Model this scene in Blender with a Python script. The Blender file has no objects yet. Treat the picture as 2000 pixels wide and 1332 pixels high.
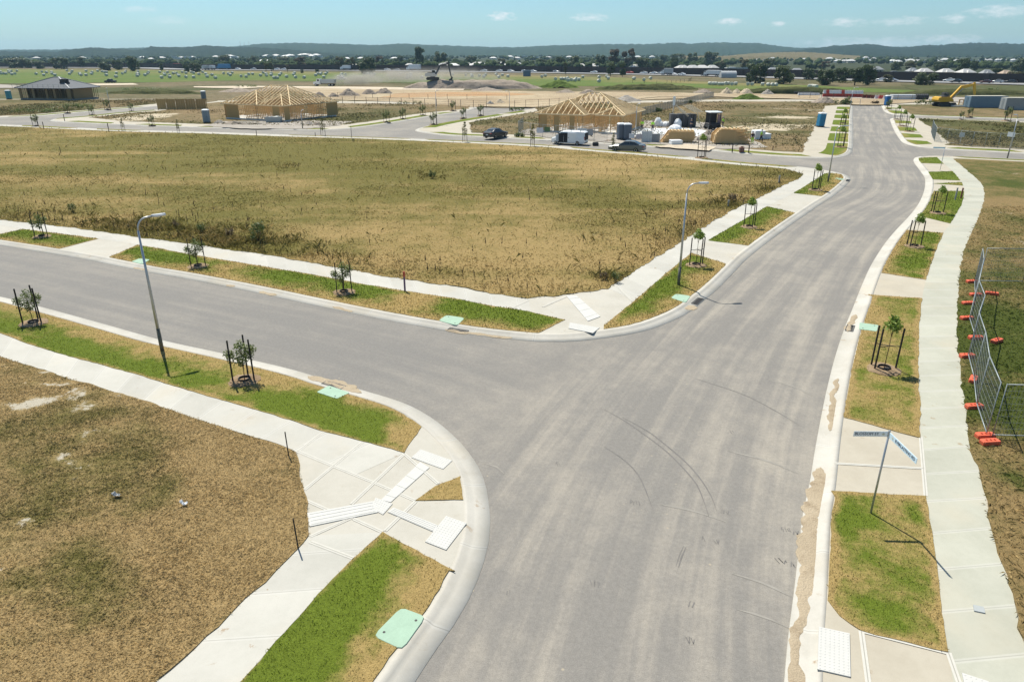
import bpy, math, random
import numpy as np
from mathutils import Vector, Matrix
from mathutils.geometry import delaunay_2d_cdt, tessellate_polygon

random.seed(7)
RNG = np.random.default_rng(11)
scene = bpy.context.scene
COL = scene.collection
sin, cos, pi, rad = math.sin, math.cos, math.pi, math.radians

# ---------------------------------------------------------------- camera geometry
CAM_H = 12.0
FPX = 1380.0
PITCH = math.atan((666 - 105) / FPX)
SUN_EL = rad(60.0)
SUN_DIR = Vector((-0.487 * cos(SUN_EL), 0.873 * cos(SUN_EL), sin(SUN_EL))).normalized()   # towards the sun


def g(u, v, z=0.0):
    """point of the level z that lies at this place of the survey photograph"""
    a = (u - 1000) / FPX
    b = (v - 666) / FPX
    dy = cos(PITCH) - b * sin(PITCH)
    dz = -sin(PITCH) - b * cos(PITCH)
    t = (z - CAM_H) / dz
    return Vector((a * t, dy * t, z))


def far(u, v, y):
    a = (u - 1000) / FPX
    b = (v - 666) / FPX
    dy = cos(PITCH) - b * sin(PITCH)
    dz = -sin(PITCH) - b * cos(PITCH)
    t = y / dy
    return Vector((a * t, y, CAM_H + dz * t))


def height_at(u, v, base):
    return far(u, v, base.y).z


def gl(pts, z=0.0):
    return [g(u, v, z) for u, v in pts]


# ---------------------------------------------------------------- noise
def _hash(ix, iy, seed):
    n = (ix.astype(np.int64) * 374761393 + iy.astype(np.int64) * 668265263 + seed * 974711) & 0xffffffff
    n = ((n ^ (n >> 13)) * 1274126177) & 0xffffffff
    n = (n ^ (n >> 16)) & 0xffffffff
    return n / 4294967295.0


def vnoise(x, y, seed=0):
    x = np.asarray(x, float)
    y = np.asarray(y, float)
    ix = np.floor(x)
    iy = np.floor(y)
    fx = x - ix
    fy = y - iy
    fx = fx * fx * (3 - 2 * fx)
    fy = fy * fy * (3 - 2 * fy)
    a = _hash(ix, iy, seed)
    b = _hash(ix + 1, iy, seed)
    c = _hash(ix, iy + 1, seed)
    d = _hash(ix + 1, iy + 1, seed)
    return (a * (1 - fx) + b * fx) * (1 - fy) + (c * (1 - fx) + d * fx) * fy


def fbm(x, y, seed=0, oct=4):
    x = np.asarray(x, float)
    y = np.asarray(y, float)
    s = 0
    amp = 0.5
    tot = 0
    for i in range(oct):
        s = s + amp * vnoise(x * 2 ** i, y * 2 ** i, seed + i * 17)
        tot += amp
        amp *= 0.55
    return s / tot


def sstep(a, b, x):
    t = np.clip((np.asarray(x, float) - a) / (b - a), 0, 1)
    return t * t * (3 - 2 * t)


# ---------------------------------------------------------------- polylines
def catmull(P, step=0.6):
    P = [Vector(p) for p in P]
    out = []
    n = len(P)
    for i in range(n - 1):
        p0 = P[max(i - 1, 0)]
        p1 = P[i]
        p2 = P[i + 1]
        p3 = P[min(i + 2, n - 1)]
        # centripetal-ish tension limited by segment length
        L = (p2 - p1).length
        m1 = (p2 - p0) * (L / max((p2 - p0).length, 1e-6))
        m2 = (p3 - p1) * (L / max((p3 - p1).length, 1e-6))
        k = max(1, int(L / step))
        for j in range(k):
            t = j / k
            t2, t3 = t * t, t * t * t
            out.append(p1 * (2 * t3 - 3 * t2 + 1) + m1 * (t3 - 2 * t2 + t) + p2 * (-2 * t3 + 3 * t2) + m2 * (t3 - t2))
    out.append(P[-1])
    return out


def smooth_line(P, it=2):
    P = [p.copy() for p in P]
    for _ in range(it):
        Q = [p.copy() for p in P]
        for i in range(1, len(P) - 1):
            Q[i] = (P[i - 1] + P[i] * 2 + P[i + 1]) / 4
        P = Q
    return P


def normals2(P):
    N = []
    for i in range(len(P)):
        d = P[min(i + 1, len(P) - 1)] - P[max(i - 1, 0)]
        d = Vector((d.x, d.y, 0))
        d.normalize()
        N.append(Vector((-d.y, d.x, 0)))
    return N


def offset(P, d, z=None):
    N = normals2(P)
    out = [p + n * d for p, n in zip(P, N)]
    if z is not None:
        for p in out:
            p.z = z
    return out


def between(P, a, b):
    """piece of polyline P from the point nearest a to the point nearest b"""
    a = Vector((a[0], a[1], 0))
    b = Vector((b[0], b[1], 0))
    ia = min(range(len(P)), key=lambda i: (Vector((P[i].x, P[i].y, 0)) - a).length)
    ib = min(range(len(P)), key=lambda i: (Vector((P[i].x, P[i].y, 0)) - b).length)
    return P[ia:ib + 1] if ia <= ib else P[ib:ia + 1][::-1]


def resample(P, n):
    L = [0]
    for i in range(1, len(P)):
        L.append(L[-1] + (P[i] - P[i - 1]).length)
    out = []
    j = 0
    for k in range(n):
        s = L[-1] * k / (n - 1)
        while j < len(P) - 2 and L[j + 1] < s:
            j += 1
        t = (s - L[j]) / max(L[j + 1] - L[j], 1e-9)
        out.append(P[j].lerp(P[j + 1], min(max(t, 0), 1)))
    return out


def plen(P):
    return sum((P[i + 1] - P[i]).length for i in range(len(P) - 1))


def in_poly(x, y, poly):
    x = np.asarray(x)
    y = np.asarray(y)
    inside = np.zeros(x.shape, bool)
    n = len(poly)
    for i in range(n):
        x1, y1 = poly[i][0], poly[i][1]
        x2, y2 = poly[(i + 1) % n][0], poly[(i + 1) % n][1]
        if y1 == y2:
            continue
        c = ((y1 > y) != (y2 > y)) & (x < (x2 - x1) * (y - y1) / (y2 - y1) + x1)
        inside ^= c
    return inside


def line_dist(x, y, P):
    """distance, signed side and run along polyline P for arrays"""
    x = np.asarray(x, float)
    y = np.asarray(y, float)
    best = np.full(x.shape, 1e9)
    side = np.zeros(x.shape)
    along = np.zeros(x.shape)
    s0 = 0
    for i in range(len(P) - 1):
        ax, ay = P[i][0], P[i][1]
        bx, by = P[i + 1][0], P[i + 1][1]
        dx, dy = bx - ax, by - ay
        L = math.hypot(dx, dy)
        if L < 1e-9:
            continue
        t = np.clip(((x - ax) * dx + (y - ay) * dy) / (L * L), 0, 1)
        qx, qy = ax + t * dx, ay + t * dy
        d = np.hypot(x - qx, y - qy)
        m = d < best
        best = np.where(m, d, best)
        cr = (dx * (y - ay) - dy * (x - ax)) / L
        side = np.where(m, np.sign(cr) * d, side)
        along = np.where(m, s0 + t * L, along)
        s0 += L
    return best, side, along


# ---------------------------------------------------------------- objects
def link(o, parent=None):
    COL.objects.link(o)
    if parent is not None:
        o.parent = parent
    return o


def tag(o, label=None, cat=None, group=None, kind=None):
    if label:
        o['label'] = label
    if cat:
        o['category'] = cat
    if group:
        o['group'] = group
    if kind:
        o['kind'] = kind
    return o


def thing(name, label, cat, loc=(0, 0, 0), rotz=0.0, group=None):
    o = bpy.data.objects.new(name, None)
    COL.objects.link(o)
    o.empty_display_size = 0.2
    o.location = loc
    o.rotation_euler = (0, 0, rotz)
    return tag(o, label, cat, group)


def dup(root, loc, rotz=0.0, label=None, group=None, scale=None):
    r = root.copy()
    COL.objects.link(r)
    r.location = loc
    r.rotation_euler = (0, 0, rotz)
    if scale is not None:
        r.scale = scale if hasattr(scale, '__len__') else (scale,) * 3
    if label:
        r['label'] = label
    if group:
        r['group'] = group
    for ch in list(root.children):
        c = ch.copy()
        COL.objects.link(c)
        c.parent = r
        for gc in list(ch.children):
            d = gc.copy()
            COL.objects.link(d)
            d.parent = c
    return r


class MB:
    """collects shapes into one mesh"""

    def __init__(s):
        s.v, s.f, s.uv = [], [], None

    def add(s, verts, faces):
        b = len(s.v)
        s.v.extend([tuple(p) for p in verts])
        s.f.extend([tuple(b + i for i in f) for f in faces])
        return s

    def box(s, c, size, rz=0.0, rx=0.0, ry=0.0, taper=1.0):
        hx, hy, hz = size[0] / 2, size[1] / 2, size[2] / 2
        R = Matrix.Rotation(rz, 3, 'Z') @ Matrix.Rotation(ry, 3, 'Y') @ Matrix.Rotation(rx, 3, 'X')
        c = Vector(c)
        vs = []
        for z in (-hz, hz):
            k = taper if z > 0 else 1.0
            for x, y in ((-hx, -hy), (hx, -hy), (hx, hy), (-hx, hy)):
                vs.append(c + R @ Vector((x * k, y * k, z)))
        return s.add(vs, [(3, 2, 1, 0), (4, 5, 6, 7), (0, 1, 5, 4), (1, 2, 6, 5), (2, 3, 7, 6), (3, 0, 4, 7)])

    def bbox(s, c, size, bev=0.03, rz=0.0):
        """box with chamfered edges"""
        hx, hy, hz = size[0] / 2, size[1] / 2, size[2] / 2
        b = min(bev, hx * .9, hy * .9, hz * .9)
        R = Matrix.Rotation(rz, 3, 'Z')
        c = Vector(c)
        ring = lambda k, z: [c + R @ Vector((x, y, z)) for x, y in (
            (-hx + k, -hy + b), (-hx + b, -hy + k), (hx - b, -hy + k), (hx - k, -hy + b),
            (hx - k, hy - b), (hx - b, hy - k), (-hx + b, hy - k), (-hx + k, hy - b))]
        rs = [ring(b, -hz), ring(0, -hz + b), ring(0, hz - b), ring(b, hz)]
        return s.rings(rs)

    def rings(s, rs, cap=True):
        n = len(rs[0])
        vs = [p for r in rs for p in r]
        fs = []
        for i in range(len(rs) - 1):
            for j in range(n):
                k = (j + 1) % n
                fs.append((i * n + j, i * n + k, (i + 1) * n + k, (i + 1) * n + j))
        if cap:
            fs.append(tuple(range(n))[::-1])
            fs.append(tuple((len(rs) - 1) * n + j for j in range(n)))
        return s.add(vs, fs)

    def tube(s, pts, r, n=8, cap=True):
        pts = [Vector(p) for p in pts]
        if not hasattr(r, '__len__'):
            r = [r] * len(pts)
        rs = []
        prev = None
        for i, p in enumerate(pts):
            d = (pts[min(i + 1, len(pts) - 1)] - pts[max(i - 1, 0)]).normalized()
            ref = prev if prev is not None else (Vector((0, 0, 1)) if abs(d.z) < 0.9 else Vector((1, 0, 0)))
            x = (ref - d * ref.dot(d))
            if x.length < 1e-6:
                x = d.orthogonal()
            x.normalize()
            prev = x
            y = d.cross(x)
            rs.append([p + (x * cos(2 * pi * k / n) + y * sin(2 * pi * k / n)) * r[i] for k in range(n)])
        return s.rings(rs, cap)

    def bar(s, a, b, w, h=None):
        """rectangular member from a to b"""
        a, b = Vector(a), Vector(b)
        h = h or w
        d = (b - a).normalized()
        ref = Vector((0, 0, 1)) if abs(d.z) < 0.95 else Vector((0, 1, 0))
        x = d.cross(ref).normalized()
        y = x.cross(d)
        rs = [[p + x * sx * w / 2 + y * sy * h / 2 for sx, sy in ((-1, -1), (1, -1), (1, 1), (-1, 1))] for p in (a, b)]
        return s.rings(rs)

    def prism(s, poly, z0, z1):
        n = len(poly)
        vs = [Vector((p[0], p[1], z0)) for p in poly] + [Vector((p[0], p[1], z1)) for p in poly]
        fs = [tuple(range(n))[::-1], tuple(range(n, 2 * n))]
        for i in range(n):
            k = (i + 1) % n
            fs.append((i, k, n + k, n + i))
        return s.add(vs, fs)

    def extr(s, poly, axis_fn, w):
        """polygon of (a, z) pairs swept sideways over [-w/2, w/2]; axis_fn maps (a, side, z) to a point"""
        n = len(poly)
        vs = [axis_fn(a, -w / 2, z) for a, z in poly] + [axis_fn(a, w / 2, z) for a, z in poly]
        fs = [tuple(range(n)), tuple(range(n, 2 * n))[::-1]]
        for i in range(n):
            k = (i + 1) % n
            fs.append((k, i, n + i, n + k))
        return s.add(vs, fs)

    def lathe(s, prof, c=(0, 0, 0), n=16):
        rs = [[Vector(c) + Vector((r * cos(2 * pi * k / n), r * sin(2 * pi * k / n), z)) for k in range(n)] for r, z in prof]
        return s.rings(rs)

    def lump(s, c, r, seed=0, rough=0.25, n=10, m=6, flat=1.0):
        """closed irregular lump"""
        rr = random.Random(seed)
        c = Vector(c)
        if not hasattr(r, '__len__'):
            r = (r, r, r)
        rs = []
        for i in range(1, m):
            th = pi * i / m
            rs.append([c + Vector((r[0] * sin(th) * cos(2 * pi * k / n), r[1] * sin(th) * sin(2 * pi * k / n), -r[2] * cos(th) * flat)) * (1 + rough * (rr.random() - .5) * 2) for k in range(n)])
        return s.rings(rs)

    def build(s, name, mat, parent=None, smooth=False, cast=None):
        me = bpy.data.meshes.new(name)
        me.from_pydata(s.v, [], s.f)
        me.materials.append(mat)
        if smooth:
            me.polygons.foreach_set('use_smooth', [True] * len(me.polygons))
        me.update()
        o = bpy.data.objects.new(name, me)
        link(o, parent)
        return o


def np_mesh(name, V, F, mat, attrs=None, uv=None, parent=None, smooth=False):
    """V (n,3) and F (m,3 or 4) arrays to one object, with point float attributes"""
    V = np.asarray(V, np.float32)
    F = np.asarray(F, np.int32)
    me = bpy.data.meshes.new(name)
    me.vertices.add(len(V))
    me.vertices.foreach_set('co', V.ravel())
    k = F.shape[1]
    me.loops.add(F.size)
    me.loops.foreach_set('vertex_index', F.ravel())
    me.polygons.add(len(F))
    me.polygons.foreach_set('loop_start', np.arange(0, F.size, k, dtype=np.int32))
    me.polygons.foreach_set('loop_total', np.full(len(F), k, np.int32))
    if smooth:
        me.polygons.foreach_set('use_smooth', np.ones(len(F), bool))
    for an, av in (attrs or {}).items():
        av = np.asarray(av, np.float32)
        if av.ndim == 1:
            at = me.attributes.new(an, 'FLOAT', 'POINT')
            at.data.foreach_set('value', av)
        else:
            at = me.attributes.new(an, 'FLOAT_VECTOR', 'POINT')
            at.data.foreach_set('vector', av.ravel())
    if uv is not None:
        l = me.uv_layers.new(name='UVMap')
        l.data.foreach_set('uv', np.asarray(uv, np.float32)[F.ravel()].ravel())
    me.materials.append(mat)
    me.update(calc_edges=True)
    me.validate()
    o = bpy.data.objects.new(name, me)
    link(o, parent)
    return o


def fill_poly(poly, step, jitter=0.35, seed=1):
    """triangles of a polygon with scattered inside points; returns V2 (n,2), F (m,3)"""
    rr = np.random.default_rng(seed)
    P = [Vector((p[0], p[1])) for p in poly]
    xs = [p.x for p in P]
    ys = [p.y for p in P]
    pts = []
    if step:
        gx, gy = np.meshgrid(np.arange(min(xs), max(xs), step), np.arange(min(ys), max(ys), step))
        gx = gx.ravel() + rr.uniform(-jitter, jitter, gx.size) * step
        gy = gy.ravel() + rr.uniform(-jitter, jitter, gy.size) * step
        m = in_poly(gx, gy, P)
        pts = [Vector((a, b)) for a, b in zip(gx[m], gy[m])]
    n = len(P)
    r = delaunay_2d_cdt(P + pts, [], [list(range(n))], 1, 1e-4)
    V = np.array([(v.x, v.y) for v in r[0]])
    F = [f for f in r[2] if len(f) == 3]
    return V, np.array(F)


def rag(poly, amp, seed=3, step=0.25):
    """densify a closed polygon and give its outline a ragged edge"""
    out = []
    n = len(poly)
    rr = random.Random(seed)
    for i in range(n):
        a = Vector((poly[i][0], poly[i][1]))
        b = Vector((poly[(i + 1) % n][0], poly[(i + 1) % n][1]))
        L = (b - a).length
        if L < 1e-4:
            continue
        k = max(1, int(L / step))
        d = (b - a) / L
        nn = Vector((-d.y, d.x))
        for j in range(k):
            p = a + (b - a) * (j / k)
            if j:
                w = (float(fbm(p.x * 1.1 / max(step * 2, .1) * .5, p.y * .55 / max(step * 2, .1), seed, 3)) - .5) * 2.6 + rr.uniform(-.5, .5)
                p = p + nn * amp * w
            out.append(p)
    return out


def sheet(name, poly, z, mat, step=None, attrs_fn=None, skirt=None, bumps=None, kind='structure', seed=1):
    V2, F = fill_poly(poly, step, seed=seed)
    Z = np.full(len(V2), z, float)
    if bumps is not None:
        Z = Z + bumps(V2[:, 0], V2[:, 1])
    V = np.column_stack([V2, Z])
    attrs = attrs_fn(V2[:, 0], V2[:, 1]) if attrs_fn else None
    if skirt is not None:
        n = len(poly)
        b = len(V)
        top = np.array([(p[0], p[1], z) for p in poly])
        bot = np.array([(p[0], p[1], z - skirt) for p in poly])
        V = np.vstack([V, top, bot])
        fs = []
        for i in range(n):
            k = (i + 1) % n
            fs.append((b + i, b + n + i, b + n + k))
            fs.append((b + i, b + n + k, b + k))
        F = np.vstack([F, np.array(fs)])
        if attrs:
            ex = attrs_fn(np.r_[top[:, 0], bot[:, 0]], np.r_[top[:, 1], bot[:, 1]])
            attrs = {k: np.concatenate([attrs[k], ex[k]]) for k in attrs}
    o = np_mesh(name, V, F, mat, attrs)
    return tag(o, kind=kind)


def strip(name, A, B, z, mat, n=None, kind='structure', cross=2):
    """surface between two edge lines with UV in metres (u along, v across)"""
    n = n or max(2, int(max(plen(A), plen(B)) / 0.7))
    A = resample(A, n)
    B = resample(B, n)
    V, UV = [], []
    s = 0
    for i in range(n):
        if i:
            s += ((A[i] + B[i]) / 2 - (A[i - 1] + B[i - 1]) / 2).length
        w = (B[i] - A[i]).length
        for j in range(cross):
            t = j / (cross - 1)
            p = A[i].lerp(B[i], t)
            V.append((p.x, p.y, z))
            UV.append((s, w * t))
    F = []
    for i in range(n - 1):
        for j in range(cross - 1):
            a = i * cross + j
            F.append((a, a + 1, a + cross + 1, a + cross))
    # face up
    p0, p1, p2 = (Vector(V[k]) for k in F[0][:3])
    if (p1 - p0).cross(p2 - p0).z < 0:
        F = [f[::-1] for f in F]
    o = np_mesh(name, V, F, mat, uv=UV)
    return tag(o, kind=kind)


# ---------------------------------------------------------------- materials
class NT:
    def __init__(s, name, disp=False):
        s.m = bpy.data.materials.new(name)
        s.m.use_nodes = True
        s.t = s.m.node_tree
        s.b = s.t.nodes['Principled BSDF']
        s.out = s.t.nodes['Material Output']

    def n(s, typ, **kw):
        x = s.t.nodes.new(typ)
        for k, v in kw.items():
            setattr(x, k, v)
        return x

    def l(s, a, b):
        s.t.links.new(a, b)

    def val(s, sock, v):
        if isinstance(v, (int, float)):
            sock.default_value = v
        elif isinstance(v, tuple):
            sock.default_value = v if len(v) == 4 or sock.type == 'VECTOR' else (*v, 1)
        else:
            s.l(v, sock)

    def pos(s):
        return s.n('ShaderNodeNewGeometry').outputs['Position']

    def attr(s, name, vec=False):
        a = s.n('ShaderNodeAttribute', attribute_name=name)
        return a.outputs['Vector'] if vec else a.outputs['Fac']

    def noise(s, vec, scale, detail=3, rough=0.55, dist=0.0):
        x = s.n('ShaderNodeTexNoise')
        s.l(vec, x.inputs['Vector'])
        x.inputs['Scale'].default_value = scale
        x.inputs['Detail'].default_value = detail
        x.inputs['Roughness'].default_value = rough
        x.inputs['Distortion'].default_value = dist
        return x.outputs['Fac']

    def voro(s, vec, scale, feature='F1', out='Distance'):
        x = s.n('ShaderNodeTexVoronoi', feature=feature)
        s.l(vec, x.inputs['Vector'])
        x.inputs['Scale'].default_value = scale
        return x.outputs[out]

    def scale(s, vec, v):
        x = s.n('ShaderNodeVectorMath', operation='MULTIPLY')
        s.l(vec, x.inputs[0])
        x.inputs[1].default_value = v
        return x.outputs[0]

    def ramp(s, fac, a, b, lo=0.0, hi=1.0):
        x = s.n('ShaderNodeMapRange', interpolation_type='SMOOTHSTEP')
        s.l(fac, x.inputs['Value'])
        x.inputs['From Min'].default_value = a
        x.inputs['From Max'].default_value = b
        x.inputs['To Min'].default_value = lo
        x.inputs['To Max'].default_value = hi
        return x.outputs['Result']

    def math(s, op, a, b=0.0, c=0.0):
        x = s.n('ShaderNodeMath', operation=op)
        for i, q in enumerate((a, b, c)):
            s.val(x.inputs[i], q)
        return x.outputs[0]

    def mix(s, fac, a, b, blend='MIX'):
        x = s.n('ShaderNodeMix', data_type='RGBA', blend_type=blend)
        s.val(x.inputs[0], fac)
        s.val(x.inputs[6], a)
        s.val(x.inputs[7], b)
        return x.outputs[2]

    def bump(s, h, strength=0.5, dist=0.02):
        x = s.n('ShaderNodeBump')
        s.l(h, x.inputs['Height'])
        x.inputs['Strength'].default_value = strength
        x.inputs['Distance'].default_value = dist
        s.l(x.outputs[0], s.b.inputs['Normal'])

    def fin(s, col, rough=0.9, spec=0.3, metal=0.0):
        s.val(s.b.inputs['Base Color'], col)
        s.val(s.b.inputs['Roughness'], rough)
        s.b.inputs['Specular IOR Level'].default_value = spec
        s.val(s.b.inputs['Metallic'], metal)
        return s.m


_pl = {}


def plain(name, col, rough=0.7, spec=0.4, metal=0.0, var=0.12, sc=3.0, bump=0.0):
    """painted, plastic, timber ... surfaces: base colour with slight wear"""
    if name in _pl:
        return _pl[name]
    t = NT(name)
    tc = t.n('ShaderNodeTexCoord').outputs['Object']
    n1 = t.noise(tc, sc, 5, 0.65)
    n2 = t.noise(tc, sc * 9, 3, 0.6)
    k = t.math('ADD', t.math('MULTIPLY', n1, var * 2), t.math('MULTIPLY', n2, var))
    k = t.math('ADD', k, 1 - var * 1.5)
    c = t.n('ShaderNodeVectorMath', operation='SCALE')
    c.inputs[0].default_value = col
    t.l(k, c.inputs['Scale'])
    if bump:
        t.bump(n2, bump, 0.01)
    _pl[name] = t.fin(c.outputs[0], rough, spec, metal)
    return _pl[name]
# ================================================================ camera, light, sky
cd = bpy.data.cameras.new('camera')
cd.sensor_width = 36.0
cd.lens = 36.0 * FPX / 2000
cd.clip_start = 0.2
cd.clip_end = 30000
cam = bpy.data.objects.new('camera', cd)
COL.objects.link(cam)
cam.location = (0, 0, CAM_H)
cam.rotation_euler = (pi / 2 - PITCH, 0, 0)
scene.camera = cam

sd = bpy.data.lights.new('sun', 'SUN')
sd.energy = 4.2
sd.angle = rad(0.5)
sd.color = (1.0, 0.94, 0.82)
sun = bpy.data.objects.new('sun', sd)
COL.objects.link(sun)
sun.rotation_euler = SUN_DIR.to_track_quat('Z', 'Y').to_euler()
sun.location = (-40, 60, 90)

w = bpy.data.worlds.new('World')
scene.world = w
w.use_nodes = True
wt = w.node_tree
bg = wt.nodes['Background']
sky = wt.nodes.new('ShaderNodeTexSky')
sky.sky_type = 'NISHITA'
sky.sun_disc = False
sky.sun_elevation = SUN_EL
sky.sun_rotation = math.atan2(SUN_DIR.x, SUN_DIR.y)
sky.altitude = 60
sky.air_density = 1.0
sky.dust_density = 0.6
sky.ozone_density = 2.2
# small fair-weather clouds low over the hills, as soft noise in the sky's own direction
tc = wt.nodes.new('ShaderNodeTexCoord')
sep = wt.nodes.new('ShaderNodeSeparateXYZ')
wt.links.new(tc.outputs['Generated'], sep.inputs[0])


def wm(op, a, b=0.0):
    x = wt.nodes.new('ShaderNodeMath')
    x.operation = op
    for i, q in enumerate((a, b)):
        if isinstance(q, (int, float)):
            x.inputs[i].default_value = q
        else:
            wt.links.new(q, x.inputs[i])
    return x.outputs[0]


az = wm('ARCTAN2', sep.outputs[0], sep.outputs[1])
el = wm('ARCSINE', sep.outputs[2])
comb = wt.nodes.new('ShaderNodeCombineXYZ')
wt.links.new(wm('MULTIPLY', az, 60.0), comb.inputs[0])
wt.links.new(wm('MULTIPLY', el, 150.0), comb.inputs[1])
cn = wt.nodes.new('ShaderNodeTexNoise')
cn.inputs['Scale'].default_value = 1.3
cn.inputs['Detail'].default_value = 6
cn.inputs['Roughness'].default_value = 0.62
wt.links.new(comb.outputs[0], cn.inputs['Vector'])
cnf = cn.outputs['Fac']
tot = None
for u, v, wu, hv, st in ((980, 33, 30, 9, .9), (1150, 35, 42, 8, .7), (1425, 43, 30, 7, .8), (1518, 47, 16, 6, .75), (1650, 44, 40, 9, .7),
                         (1865, 37, 26, 8, .6), (1955, 22, 50, 12, .6), (1760, 42, 50, 9, .45), (272, 19, 34, 6, .35), (1700, 85, 130, 11, .5),
                         (1850, 78, 60, 9, .5), (330, 40, 40, 8, .25)):
    p = far(u, v, 1.0) - Vector((0, 0, CAM_H))
    a0 = math.atan2(p.x, p.y)
    e0 = math.atan2(p.z, math.hypot(p.x, p.y))
    dx = wm('DIVIDE', wm('SUBTRACT', az, a0), wu / FPX)
    dy = wm('DIVIDE', wm('SUBTRACT', el, e0), hv / FPX)
    d = wm('ADD', wm('MULTIPLY', dx, dx), wm('MULTIPLY', dy, dy))
    f = wm('SUBTRACT', wm('ADD', wm('MULTIPLY', cnf, 3.2), -0.75), d)
    mr = wt.nodes.new('ShaderNodeMapRange')
    mr.interpolation_type = 'SMOOTHSTEP'
    wt.links.new(f, mr.inputs['Value'])
    mr.inputs['From Min'].default_value = -0.1
    mr.inputs['From Max'].default_value = 1.5
    mr.inputs['To Max'].default_value = st
    tot = mr.outputs[0] if tot is None else wm('MAXIMUM', tot, mr.outputs[0])
cm = wt.nodes.new('ShaderNodeMix')
cm.data_type = 'RGBA'
wt.links.new(tot, cm.inputs[0])
hsv = wt.nodes.new('ShaderNodeHueSaturation')
wt.links.new(sky.outputs[0], hsv.inputs['Color'])
hsv.inputs['Saturation'].default_value = 0.8
wbal = wt.nodes.new('ShaderNodeMix')
wbal.data_type = 'RGBA'
wbal.blend_type = 'MULTIPLY'
wbal.inputs[0].default_value = 1.0
wt.links.new(hsv.outputs[0], wbal.inputs[6])
wbal.inputs[7].default_value = (0.56, 0.81, 0.95, 1)
wt.links.new(wbal.outputs[2], cm.inputs[6])
cm.inputs[7].default_value = (7.5, 7.7, 7.9, 1)
wt.links.new(cm.outputs[2], bg.inputs['Color'])
bg.inputs['Strength'].default_value = 0.075

vs = scene.view_settings
scene.display_settings.display_device = 'sRGB'
vs.view_transform = 'Standard'
vs.look = 'None'
vs.exposure = 0.75
vs.gamma = 1.0
vs.use_curve_mapping = False
scene.cycles.max_bounces = 6
scene.cycles.diffuse_bounces = 3
scene.cycles.transparent_max_bounces = 12
scene.cycles.volume_bounces = 0
scene.cycles.use_adaptive_sampling = True

# ================================================================ setting materials


def m_asphalt():
    t = NT('asphalt')
    p = t.pos()
    tm = t.attr('tm', True)
    ts = t.attr('ts', True)

    def streak(v, sx, seedoff):
        q = t.n('ShaderNodeSeparateXYZ')
        t.l(v, q.inputs[0])
        c = t.n('ShaderNodeCombineXYZ')
        t.l(t.math('MULTIPLY', q.outputs[0], sx), c.inputs[0])
        t.l(t.math('MULTIPLY', q.outputs[1], 0.05), c.inputs[1])
        c.inputs[2].default_value = seedoff
        return t.noise(c.outputs[0], 1.0, 5, 0.62, 0.15), q.outputs[2]
    s1, w1 = streak(tm, 1.25, 0.0)
    s2, w2 = streak(ts, 1.1, 7.3)
    st = t.math('ADD', t.math('MULTIPLY', t.math('SUBTRACT', s1, 0.5), w1), t.math('MULTIPLY', t.math('SUBTRACT', s2, 0.5), w2))
    big = t.noise(p, 0.16, 4, 0.55)
    mid = t.noise(p, 1.4, 4, 0.6)
    fine = t.noise(p, 38, 2, 0.7)
    grit = t.noise(p, 9, 3, 0.75)
    k = t.math('ADD', t.math('MULTIPLY', st, 1.15), t.math('MULTIPLY', t.math('SUBTRACT', big, 0.5), 0.7))
    k = t.math('ADD', k, t.math('MULTIPLY', t.math('SUBTRACT', mid, 0.5), 0.35))
    dust = t.ramp(k, -0.16, 0.34)
    c = t.mix(dust, (0.196, 0.185, 0.169), (0.312, 0.284, 0.240))
    # older, darker bitumen along the side street, dusty junction
    c = t.mix(t.math('MULTIPLY', w2, 0.55), c, (0.180, 0.173, 0.163))
    sp = t.math('ADD', t.math('MULTIPLY', fine, 0.34), t.math('MULTIPLY', grit, 0.22))
    c = t.mix(1.0, c, t.mix(t.ramp(sp, 0.15, 0.42), (0.74, 0.74, 0.74), (1.16, 1.16, 1.16)), 'MULTIPLY')
    # scattered pale specks and splashes of mud
    v = t.voro(t.scale(p, (1, 1, 0)), 2.3)
    spk = t.math('MULTIPLY', t.ramp(v, 0.055, 0.10, 1, 0), t.ramp(t.noise(p, 0.5, 2), 0.52, 0.64))
    c = t.mix(t.math('MULTIPLY', spk, 0.7), c, (0.36, 0.31, 0.23))
    # thin dark tyre scrubs
    t.bump(fine, 0.35, 0.006)
    return t.fin(c, 0.88, 0.25)


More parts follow.
